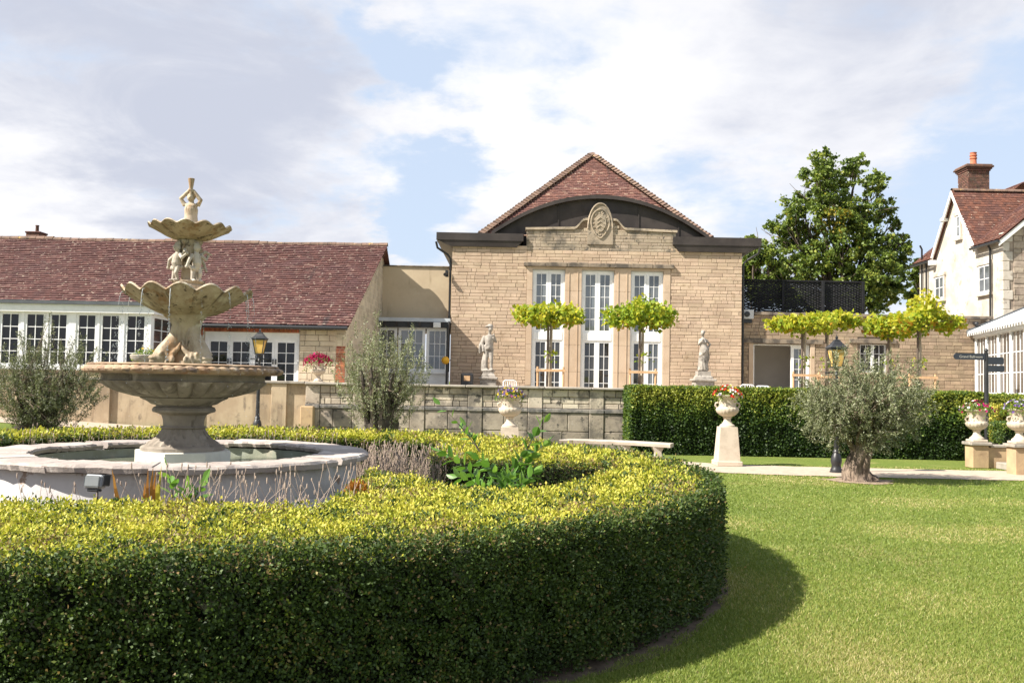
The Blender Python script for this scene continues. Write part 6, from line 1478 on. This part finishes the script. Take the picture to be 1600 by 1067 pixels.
sy_ = 22.0; sx_ = PX(1541, 580, sy_); sp = thing('signpost', 'black fingerpost with three boards above the magenta urn', 'signpost', (sx_, sy_, 0))
zt_ = PZ(1541, 553, sy_); MB().lathe([(.05, 0), (.05, zt_), (.035, zt_ + .01)], 16, (sx_, sy_, 0)).build('post', M['black_metal'], sp, smooth=40)
MB().lathe([(.03, zt_), (.055, zt_ + .02), (.03, zt_ + .04), (.05, zt_ + .075), (.045, zt_ + .10), (.01, zt_ + .135)], 14, (sx_, sy_, 0)).build('finial', M['black_metal'], sp, smooth=50)
def board(u0, u1, v0, v1, pts_left):
    xa, xb = PX(u0, (v0 + v1) / 2, sy_ - .03), PX(u1, (v0 + v1) / 2, sy_ - .03); za, zb = PZ((u0 + u1) / 2, v1, sy_ - .03), PZ((u0 + u1) / 2, v0, sy_ - .03); zm = (za + zb) / 2; t_ = .05
    poly = [(xa + t_, za), (xb, za), (xb, zb), (xa + t_, zb), (xa, zb - .05), (xa, za + .05)] if pts_left else [(xa, za), (xb - .02, za), (xb, za + .04), (xb, zb - .04), (xb - .02, zb), (xa, zb)]
    return MB().prism(poly, sy_ - .045, sy_ - .02).build('sign_board', M['sign_paint'], sp), xa, xb, za, zb
bd, xa, xb, za, zb = board(1490, 1539, 552, 562, True)
cu = bpy.data.curves.new('lettering', 'FONT'); cu.body = 'Grand Ballroom'; cu.size = (zb - za) * .56; cu.align_x = 'RIGHT'; cu.align_y = 'CENTER'; cu.extrude = .001
to = bpy.data.objects.new('t', cu); col.objects.link(to); dg = bpy.context.evaluated_depsgraph_get(); dg.update(); me = bpy.data.meshes.new_from_object(to.evaluated_get(dg)); bpy.data.objects.remove(to)
me.name = 'lettering'; me.materials.clear(); o_ = link('lettering', me, M['gold_letter'], bd); o_.matrix_basis = Matrix.Translation((xb - .06, sy_ - .047, (za + zb) / 2 - .005)) @ Matrix.Rotation(R(90), 4, 'X')
board(1543, 1568, 558, 569.5, False); board(1543, 1569, 571, 581, False)

# ================================================================== statues on plinths
def plinth(label, c, w, h0, h1, moulded=True):
    t = thing('statue_plinth', label, 'plinth', (c[0], c[1], TZ)); z = TZ
    MB().cbox(c[0] - w, c[0] + w, c[1] - w, c[1] + w, TZ, h0, .012).build('die', M['statue_stone'], t); MB().cbox(c[0] - w * 1.2, c[0] + w * 1.2, c[1] - w * 1.2, c[1] + w * 1.2, h0 + .001, h0 + .09, .02).build('cornice', M['statue_stone'], t)
    MB().lathe([(w * 1.25, h0 + .09), (w * 1.2, h0 + .16), (w * .98, h0 + .22), (w * .95, h1)], 4, (c[0], c[1], 0), a0=math.pi / 4, a1=math.pi / 4 + 2 * math.pi).build('sub_base', M['statue_stone'], t)
YS = 35.1
def man():
    x0_, zb0 = PX(764, 540, YS), PZ(763, 581, YS); S = (PZ(763, 506, YS) - zb0) / 1.86; mb = MB(); q = lambda x, y, z: Vector((x0_ + x * S, YS + y * S, zb0 + z * S))
    mb.tube([q(-.30, 0, 0), q(.30, 0, 0)], .01, 4); mb.ell(q(0, 0, .04), (.28 * S, .22 * S, .06 * S))
    mb.tube([q(.10, -.05, .06), q(.11, -.06, .45), q(.08, 0, .92)], [.055 * S, .07 * S, .11 * S], 12); mb.tube([q(-.08, .04, .06), q(-.10, .0, .46), q(-.07, 0, .92)], [.055 * S, .075 * S, .11 * S], 12)
    mb.ell(q(.14, -.12, .08), (.06 * S, .13 * S, .05 * S)); mb.ell(q(-.06, -.06, .08), (.06 * S, .13 * S, .05 * S))
    mb.tube([q(0, 0, .85), q(.01, 0, 1.05), q(.02, -.01, 1.25), q(.01, 0, 1.42)], [.17 * S, .16 * S, .185 * S, .15 * S], 16)
    mb.tube([q(.01, 0, 1.42), q(.03, -.02, 1.58)], [.07 * S, .06 * S], 10); mb.ell(q(.05, -.03, 1.66), (.095 * S, .11 * S, .125 * S)); mb.ell(q(.0, 0, 1.76), (.17 * S, .15 * S, .05 * S)); mb.ell(q(.03, 0, 1.79), (.11 * S, .11 * S, .07 * S)); mb.ell(q(.07, -.14, 1.65), .022 * S)
    mb.tube([q(.17, 0, 1.36), q(.27, -.06, 1.16), q(.20, -.17, 1.36)], [.065 * S, .055 * S, .045 * S], 10); mb.ell(q(.18, -.19, 1.42), .05 * S)           # raised right forearm
    mb.tube([q(-.15, 0, 1.36), q(-.25, .0, 1.10), q(-.22, -.06, .86)], [.07 * S, .06 * S, .05 * S], 10); mb.ell(q(-.22, -.07, .80), .05 * S)
    for k in range(7): # cloak hanging from the shoulders
        a = -2.6 + k * .30; mb.tube([q(-.10 + .12 * math.cos(a), .12, 1.40), q(-.20 + .16 * math.cos(a), .12 + .02 * k, 1.0), q(-.18 + .20 * math.cos(a), .12, .70 + .03 * k)], [.05 * S, .075 * S, .04 * S], 8)
    mb.tube([q(-.17, .08, .72), q(-.20, .10, .40), q(-.16, .06, .06)], [.05 * S, .09 * S, .14 * S], 10); mb.tube([q(-.18, -.02, 1.0), q(0, -.15, .93), q(.16, -.05, .98)], .045 * S, 8)
    plinth('square stone plinth under the cloaked male statue', (x0_, YS), .30, PZ(763, 589, YS) - .09, zb0)
    t = thing('cloaked_statue', 'weathered stone statue of a man in hat and cloak, left of the windows', 'statue', (x0_, YS, zb0)); remeshed('figure', mb, .022, M['statue_stone'], t, 3)
def woman():
    x0_, zb0 = PX(1099, 540, YS), PZ(1099, 580, YS); S = (PZ(1099, 515, YS) - zb0) / 1.78; mb = MB(); q = lambda x, y, z: Vector((x0_ + x * S, YS + y * S, zb0 + z * S))
    mb.ell(q(0, 0, .04), (.24 * S, .2 * S, .05 * S))
    mb.tube([q(0, 0, .05), q(-.03, 0, .35), q(.0, 0, .70), q(.04, 0, .92), q(.0, 0, 1.12), q(-.02, 0, 1.28), q(-.02, 0, 1.40)], [.20 * S, .17 * S, .18 * S, .20 * S, .145 * S, .16 * S, .13 * S], 18)
    for k in range(11): a = k / 11 * 6.28; mb.tube([q(.04 + .17 * math.cos(a), .15 * math.sin(a), .95), q(-.02 + .16 * math.cos(a + .25), .15 * math.sin(a + .25), .5), q(.21 * math.cos(a + .4), .19 * math.sin(a + .4), .05)], [.025 * S, .038 * S, .045 * S], 6)
    mb.tube([q(-.02, 0, 1.38), q(-.03, -.01, 1.52)], [.06 * S, .05 * S], 10); mb.ell(q(-.04, -.02, 1.61), (.085 * S, .10 * S, .115 * S)); mb.ell(q(-.01, .03, 1.68), (.10 * S, .11 * S, .085 * S)); mb.ell(q(.0, .08, 1.72), (.06 * S, .06 * S, .05 * S)); mb.ell(q(-.06, -.12, 1.60), .018 * S)
    mb.tube([q(.12, 0, 1.34), q(.30, .02, 1.14), q(.17, -.06, .98)], [.055 * S, .05 * S, .042 * S], 10); mb.ell(q(.16, -.08, .97), .045 * S)         # hand on hip
    mb.tube([q(-.15, 0, 1.34), q(-.22, -.05, 1.12), q(-.08, -.17, 1.30)], [.055 * S, .05 * S, .042 * S], 10); mb.ell(q(-.07, -.18, 1.34), .045 * S)
    mb.tube([q(.16, -.06, .98), q(.0, -.20, .80), q(-.18, -.08, .62)], [.05 * S, .06 * S, .05 * S], 8); mb.tube([q(.22, .05, 1.0), q(.24, .06, .6), q(.20, .05, .3)], [.05 * S, .06 * S, .03 * S], 8)
    mb.ell(q(-.06, -.13, 1.24), .06 * S); mb.ell(q(.05, -.13, 1.24), .06 * S)
    plinth('square stone plinth under the draped female statue', (x0_, YS), .36, PZ(1099, 592, YS) - .09, zb0)
    t = thing('draped_statue', 'weathered stone statue of a draped woman, right of the windows', 'statue', (x0_, YS, zb0)); remeshed('figure', mb, .022, M['statue_stone'], t, 3)
man(); woman()
# terrace furniture that shows above the wall
p = P(730, 592, 33.5); bx = thing('patio_heater_box', 'black boxy appliance with an open front by the male statue', 'appliance', (p.x, 33.5, TZ))
MB().cbox(p.x - .22, p.x + .22, 33.3, 33.7, TZ, PZ(730, 583, 33.5), .03).build('case', M['black_metal'], bx); zq = PZ(730, 591, 33.5); MB().box(p.x - .11, p.x + .11, 33.285, 33.298, zq - .09, zq + .09).build('panel', M['stake_wood'], bx)
for k in range(2): MB().box(p.x - .11 + k * .13, p.x - .02 + k * .13, 33.283, 33.297, zq - .20, zq - .15).build('vent', M['gutter_black'], bx)
def chair(u, v, Y, label, rz):
    p = P(u, v, Y); t = thing('terrace_chair', label, 'chair', (p.x, Y, TZ), group='white chairs on the terrace', rz=rz, local=True); hb = p.z - TZ
    mb = MB(); mb.tube([(-.21, .2, 0), (-.21, .22, hb - .05), (-.15, .23, hb), (.15, .23, hb), (.21, .22, hb - .05), (.21, .2, 0)], .014, 6); mb.build('back_frame', M['white_paint'], t, smooth=60)
    for k in range(5): MB().tube([(-.14 + .07 * k, .21, .45), (-.14 + .07 * k, .23, hb)], .008, 5).build('back_bar', M['white_paint'], t)
    MB().cbox(-.22, .22, -.22, .22, .42, .45, .01).build('seat', M['white_paint'], t)
    for sx in (-.2, .2): MB().tube([(sx, -.2, 0), (sx, -.2, .43)], .014, 6).build('leg', M['white_paint'], t)
chair(800, 594, 28.5, 'white metal chair whose back shows above the wall, left of the windows', .3); chair(1172, 601, 27.0, 'white chair back over the hedge by the doorway jamb', .1); chair(1190, 603, 27.2, 'white chair back over the hedge in front of the open doorway', -.4)
p = P(1090, 603, 28.0); t = thing('terrace_table', 'white rectangular table top just above the hedge by the female statue', 'table', (p.x, 28, TZ)); MB().cbox(p.x - 1.0, p.x + .9, 27.7, 28.3, .70 + TZ - .22, .74 + TZ - .22, .01).build('top', M['white_paint'], t)
for sx in (-.9, .8): MB().box(p.x + sx - .03, p.x + sx + .03, 27.8, 28.2, TZ, .70 + TZ - .221).build('leg', M['white_paint'], t)

# ================================================================== wild growth in the fountain bed
leafmat('sapling_leaf', ((0, (.07, .15, .025)), (.6, (.13, .26, .045)), (1, (.22, .36, .07))), .4, .35, .45)
lm = MB(); lm.add([(0, 0, 0), (.22, .25, .03), (.27, .55, .04), (.13, .85, .0), (0, 1, -.06), (-.13, .85, 0), (-.27, .55, .04), (-.22, .25, .03), (0, .5, -.02)], ((0, 1, 8), (1, 2, 8), (2, 3, 8), (3, 4, 8), (4, 5, 8), (5, 6, 8), (6, 7, 8), (7, 0, 8)), .5); lme = lm.mesh('leaf'); lme.materials.append(M['sapling_leaf'])
lm2 = lme.copy(); lm2.attributes['tint'].data.foreach_set('value', [.95] * 8); lm3 = lme.copy(); lm3.attributes['tint'].data.foreach_set('value', [.2] * 8)
def sapling(label, stems, seed, nlf=(15, 19)):
    r = random.Random(seed); b0 = Vector(stems[0][0]); t = thing('sapling', label, 'plant', b0, group='leafy saplings seeded in the hedge bed')
    for (a, b, c) in stems:
        a, b, c = Vector(a), Vector(b), Vector(c); pts_ = [(a * (1 - k) ** 2 + b * 2 * k * (1 - k) + c * k * k) for k in [i / 10 for i in range(11)]]
        st = MB().tube(pts_, [.008 - .0006 * i for i in range(11)], 6).build('stem', M['twig'], t); n_ = r.randint(*nlf)
        for i in range(n_):
            k = .25 + .75 * i / (n_ - 1); p = a * (1 - k) ** 2 + b * 2 * k * (1 - k) + c * k * k; d = ((b - a) * (1 - k) + (c - b) * k).normalized(); az = r.uniform(0, 6.28) if i < n_ - 1 else 0
            sd_ = d.orthogonal().normalized(); sd_.rotate(Quaternion(d, i * 2.4 + r.uniform(-.4, .4))); ydir = (sd_ * (1 if i < n_ - 1 else .2) + d * .75).normalized(); zdir = (d - ydir * d.dot(ydir)).normalized() if i < n_ - 1 else sd_; xdir = ydir.cross(zdir)
            o_ = bpy.data.objects.new('leaf', r.choice((lme, lme, lm2, lm3))); col.objects.link(o_); adopt(o_, t); s = r.uniform(.12, .17) * (1 - .25 * k)
            o_.matrix_basis = Matrix.Translation(p) @ Matrix((xdir, ydir, zdir)).transposed().to_4x4() @ Matrix.Scale(s, 4)
sapling('leafy green sapling growing out of the hedge pocket right of the basin', [(P(775, 775, 8.0), P(800, 735, 8.0), P(850, 660, 8.1)), (P(778, 778, 8.05), P(806, 738, 8.05), P(842, 668, 8.15)), (P(772, 778, 8.05), P(812, 725, 8.1), P(856, 690, 8.2)), (P(765, 778, 8.1), P(745, 735, 8.1), P(690, 705, 8.2)), (P(785, 780, 7.9), P(790, 740, 7.8), P(745, 715, 7.9)), (P(770, 780, 8.2), P(770, 745, 8.2), P(820, 735, 8.1)), (P(775, 785, 7.8), P(760, 755, 7.7), P(715, 745, 7.8)), (P(790, 785, 7.8), P(810, 760, 7.7), P(835, 738, 7.8)), (P(780, 790, 7.7), P(785, 768, 7.6), P(800, 742, 7.6))], 3)
sapling('slender sapling shoot with few leaves in front of the terrace wall', [(P(752, 710, 10.6), P(735, 680, 10.6), P(688, 632, 10.6)), (P(752, 710, 10.7), P(742, 690, 10.7), P(728, 665, 10.7))], 5, (6, 8))
sapling('small green weed in front of the basin wall', [(P(268, 790, 6.9), P(272, 770, 6.9), P(262, 738, 6.9)), (P(300, 792, 6.9), P(305, 775, 6.9), P(318, 752, 6.9)), (P(285, 792, 6.85), P(290, 780, 6.85), P(290, 765, 6.85))], 6, (4, 6))
def stalks(name, label, spots, hgt, lean, seed, head=True, mt='dry_stalk', w=.0028):
    """thin dead flower stems with seed heads"""
    r = random.Random(seed); c = Vector(spots[0]); t = thing(name, label, 'dry plant', (c.x, c.y, .3)); mb = MB(); hb_ = MB()
    for s in spots:
        s = Vector(s); h = r.uniform(*hgt); dx_, dy_ = r.gauss(0, lean), r.gauss(0, lean); p1 = s + Vector((dx_ * .4, dy_ * .4, h * .6)); p2 = s + Vector((dx_, dy_, h))
        mb.tube([s, p1, p2], [w, w * .8, w * .5], 3, cap=False)
        for k in range(r.randint(0, 2)): q = s.lerp(p1, r.uniform(.5, 1)); mb.tube([q, q + Vector((r.gauss(0, .05), r.gauss(0, .05), r.uniform(.04, .14)))], [w * .6, w * .3], 3, cap=False)
        if head: hb_.ell(p2, (.006, .006, r.uniform(.012, .028)), 5, 4)
    mb.build('stems', M[mt], t, kind='stuff')
    if head: hb_.build('seed_heads', M[mt], t, kind='stuff')
    return t
def scat(n_, u0, u1, Y0, Y1, z=.32): 
    out = []
    for i in range(n_): Y = rnd.uniform(Y0, Y1); u_ = rnd.uniform(u0, u1); out.append((PX(u_, 760, Y), Y, z))
    return out
stalks('dry_grass', 'pale dry seed stalks along the front of the basin wall', scat(230, 240, 575, 6.4, 7.1), (.25, .72), .14, 1, w=.0030)
stalks('dry_grass', 'sparse dry stalks at the left front of the basin', scat(60, 0, 240, 6.4, 7.0), (.2, .6), .12, 2, w=.0034)
stalks('dead_lavender', 'bank of grey-brown dead lavender stems right of the basin', scat(420, 560, 700, 9.6, 11.6), (.40, .62), .10, 3)
stalks('dry_grass', 'thin dry stalks fringing the back of the basin before the far hedge', scat(120, 30, 560, 10.9, 11.8), (.45, .72), .06, 4)
def bush(name, label, c, r_, n_, mt, tone, leaf, slim=.5, up=.3):
    c = np.array(c, float); t = thing(name, label, 'shrub', tuple(c)); q = nr.normal(size=(n_, 3)); q = q / np.linalg.norm(q, axis=1, keepdims=True) * (nr.random((n_, 1)) ** .4) * np.array(r_); q[:, 2] = np.abs(q[:, 2]) if up > .2 else q[:, 2]
    sz = leaf * nr.uniform(.7, 1.3, n_); leaves('foliage', q + c, q * 1.2 + nr.normal(size=(n_, 3)) * .10 + np.array([0, 0, up * .3]), sz, sz * slim, np.clip(tone + .2 * nr.normal(size=n_), 0, 1), mt, t)
    mb = MB()
    for k in range(9): mb.tube([tuple(c), tuple(c + np.array([rnd.uniform(-.7, .7) * r_[0], rnd.uniform(-.7, .7) * r_[1], r_[2] * rnd.uniform(.5, .9)]))], [.006, .002], 4, cap=False)
    mb.build('stems', M['twig'], t)
leafmat('rust_leaf', ((0, (.20, .07, .015)), (.5, (.36, .14, .025)), (1, (.48, .24, .05))), .6, .3, .2)
leafmat('grey_leaf', ((0, (.20, .24, .22)), (1, (.42, .46, .44))), .6, .2, .2)
p = P(557, 785, 6.9); bush('dead_box_plant', 'rust-orange dead box plant at the corner of the hedge bed', (p.x, 6.9, .42), (.17, .14, .50), 5200, M['rust_leaf'], .45, .026)
p = P(515, 775, 6.8); bush('grey_lavender', 'small silvery grey lavender mound beside the rust-orange plant', (p.x, 6.8, .48), (.15, .12, .26), 1500, M['grey_leaf'], .5, .045, .10)
p = P(365, 785, 6.75); bush('grey_lavender', 'small silver-green lavender mound in front of the basin middle', (p.x, 6.75, .50), (.14, .1, .20), 1100, M['grey_leaf'], .35, .045, .10)
p = P(190, 788, 6.75); bush('seedling_box', 'small green-brown box seedling beside the floodlight', (p.x, 6.75, .55), (.15, .12, .22), 1500, M['box_leaf'], .5, .022)
p = P(130, 790, 6.7); bush('brown_weed', 'small rust-brown weed left of the floodlight', (p.x, 6.7, .56), (.12, .08, .12), 700, M['rust_leaf'], .6, .02)
leafmat('iris_blade', ((0, (.40, .17, .03)), (.5, (.50, .27, .05)), (1, (.55, .50, .06))), .5, .35, .3)
ir = thing('iris_clump', 'clump of orange and yellow dying iris blades before the basin', 'plant', P(240, 800, 6.6))
for k, (u0, u1, vt, tn) in enumerate(((232, 229, 731, .1), (236, 237, 728, .3), (240, 241, 735, .2), (244, 247, 745, .95), (247, 250, 727, .98), (243, 243, 752, .8), (228, 224, 752, .2), (191, 172, 732, .3), (187, 176, 742, .2))):
    a = P(u0, 800, 6.6 + .02 * k); b = P(u1, vt, 6.6 + .02 * k); b.y += .03; m_ = a.lerp(b, .55) + Vector((0, -.02, 0)); w = Vector((.009, .003, 0)); 
    MB().add([a - w, a + w, m_ + w * 1.1, m_ - w * 1.1, b, m_ + Vector((0, .006, 0)), a + Vector((0, .006, 0))], ((0, 1, 2, 3), (3, 2, 4), (1, 6, 5, 2), (6, 0, 3, 5), (2, 5, 4), (5, 3, 4)), tn).build('blade', M['iris_blade'], ir)

# ================================================================== grass: short mown blades
leafmat('grass_blade', ((0, (.105, .15, .027)), (.4, (.18, .235, .043)), (.7, (.25, .29, .065)), (.9, (.38, .34, .12)), (1, (.48, .41, .20))), .5, .3, .3)
def grass(n_):
    u = nr.random(n_); y0_, y1_ = 4.6, 21.0; y = 1 / (1 / y0_ + (1 / y1_ - 1 / y0_) * u)                     # more blades where the lawn is close
    x = nr.uniform(-.35, 1.0, n_); x = np.where(x < .6, x * y, .6 * y + (x - .6) / .4 * 3.2); keep = (x > -1.5); rr = np.sqrt((x - HCX) ** 2 + (y - HCY) ** 2); keep &= rr > HR + .05 + .06 * smoothN(x, y, 6, 2)
    pp = np.array([(q.x, q.y) for q in path_pts]); pd = np.full(n_, 9.0)
    for q in pp: pd = np.minimum(pd, np.hypot(x - q[0], y - q[1]))
    keep &= pd > 1.04; keep &= np.hypot(x - ox, y - oy) > .55; keep &= y < 20.4
    x, y = x[keep], y[keep]; n2 = len(x); h = nr.uniform(.010, .024, n2) * (1 + .02 * y); w = .0028 * (1 + .16 * np.maximum(0, y - 5)); a = nr.uniform(0, 6.28, n2); ln = nr.normal(size=(n2, 2)) * .55
    b = np.stack([x, y, np.zeros(n2)], 1); sd_ = np.stack([np.cos(a) * w, np.sin(a) * w, np.zeros(n2)], 1); tip = b + np.stack([ln[:, 0] * h, ln[:, 1] * h, h], 1)
    V_ = np.empty((n2, 3, 3), np.float32); V_[:, 0] = b - sd_; V_[:, 1] = b + sd_; V_[:, 2] = tip
    dry = np.clip((smoothN(x + 2.3, y * .8, .9, 71) - .05) * 2.4, 0, 1); tt = .42 + .17 * nr.normal(size=n2) + .05 * smoothN(x, y, 3, 72) + .12 * smoothN(x, y, .8, 74) + .46 * dry * (nr.random(n2) < .75); st_ = nr.random(n2) < .04; tt[st_] = nr.uniform(.9, 1, st_.sum())
    tag(link('grass', fast_mesh('grass', V_.reshape(-1, 3), 3, np.clip(tt, 0, 1)), M['grass_blade'], None, 'stuff'), 'short mown grass of the sunny lawn on the right', 'grass')
grass(700000)
# a few fallen leaves on the lawn by the hedge
fm = MB().add([(0, 0, 0), (.02, .012, .006), (.045, 0, .012), (.02, -.012, .004)], ((0, 1, 2, 3),), .7).mesh('fallen_leaf'); fm.materials.append(M['rust_leaf'])
for k, (u, v) in enumerate(((1165, 886), (1098, 945), (985, 990), (870, 1048))):
    d = pix_dir(u, v); q = EYE + d * ((.03 - EYE.z) / d.z); o_ = bpy.data.objects.new('fallen_leaf', fm); col.objects.link(o_); o_.location = q; o_.rotation_euler = (rnd.uniform(-.4, .4), rnd.uniform(-.4, .4), rnd.uniform(0, 6)); o_.scale = (1.2,) * 3
    tag(o_, ('pale fallen leaf alone on the shaded grass', 'fallen leaf at the hedge foot, farthest of the three along it', 'fallen leaf at the hedge foot, middle of the three along it', 'fallen leaf at the hedge foot, nearest the bottom edge')[k], 'leaf', 'fallen leaves by the ring hedge')

for o_ in list(bpy.data.objects):
    if 'local' in o_.keys(): del o_['local']
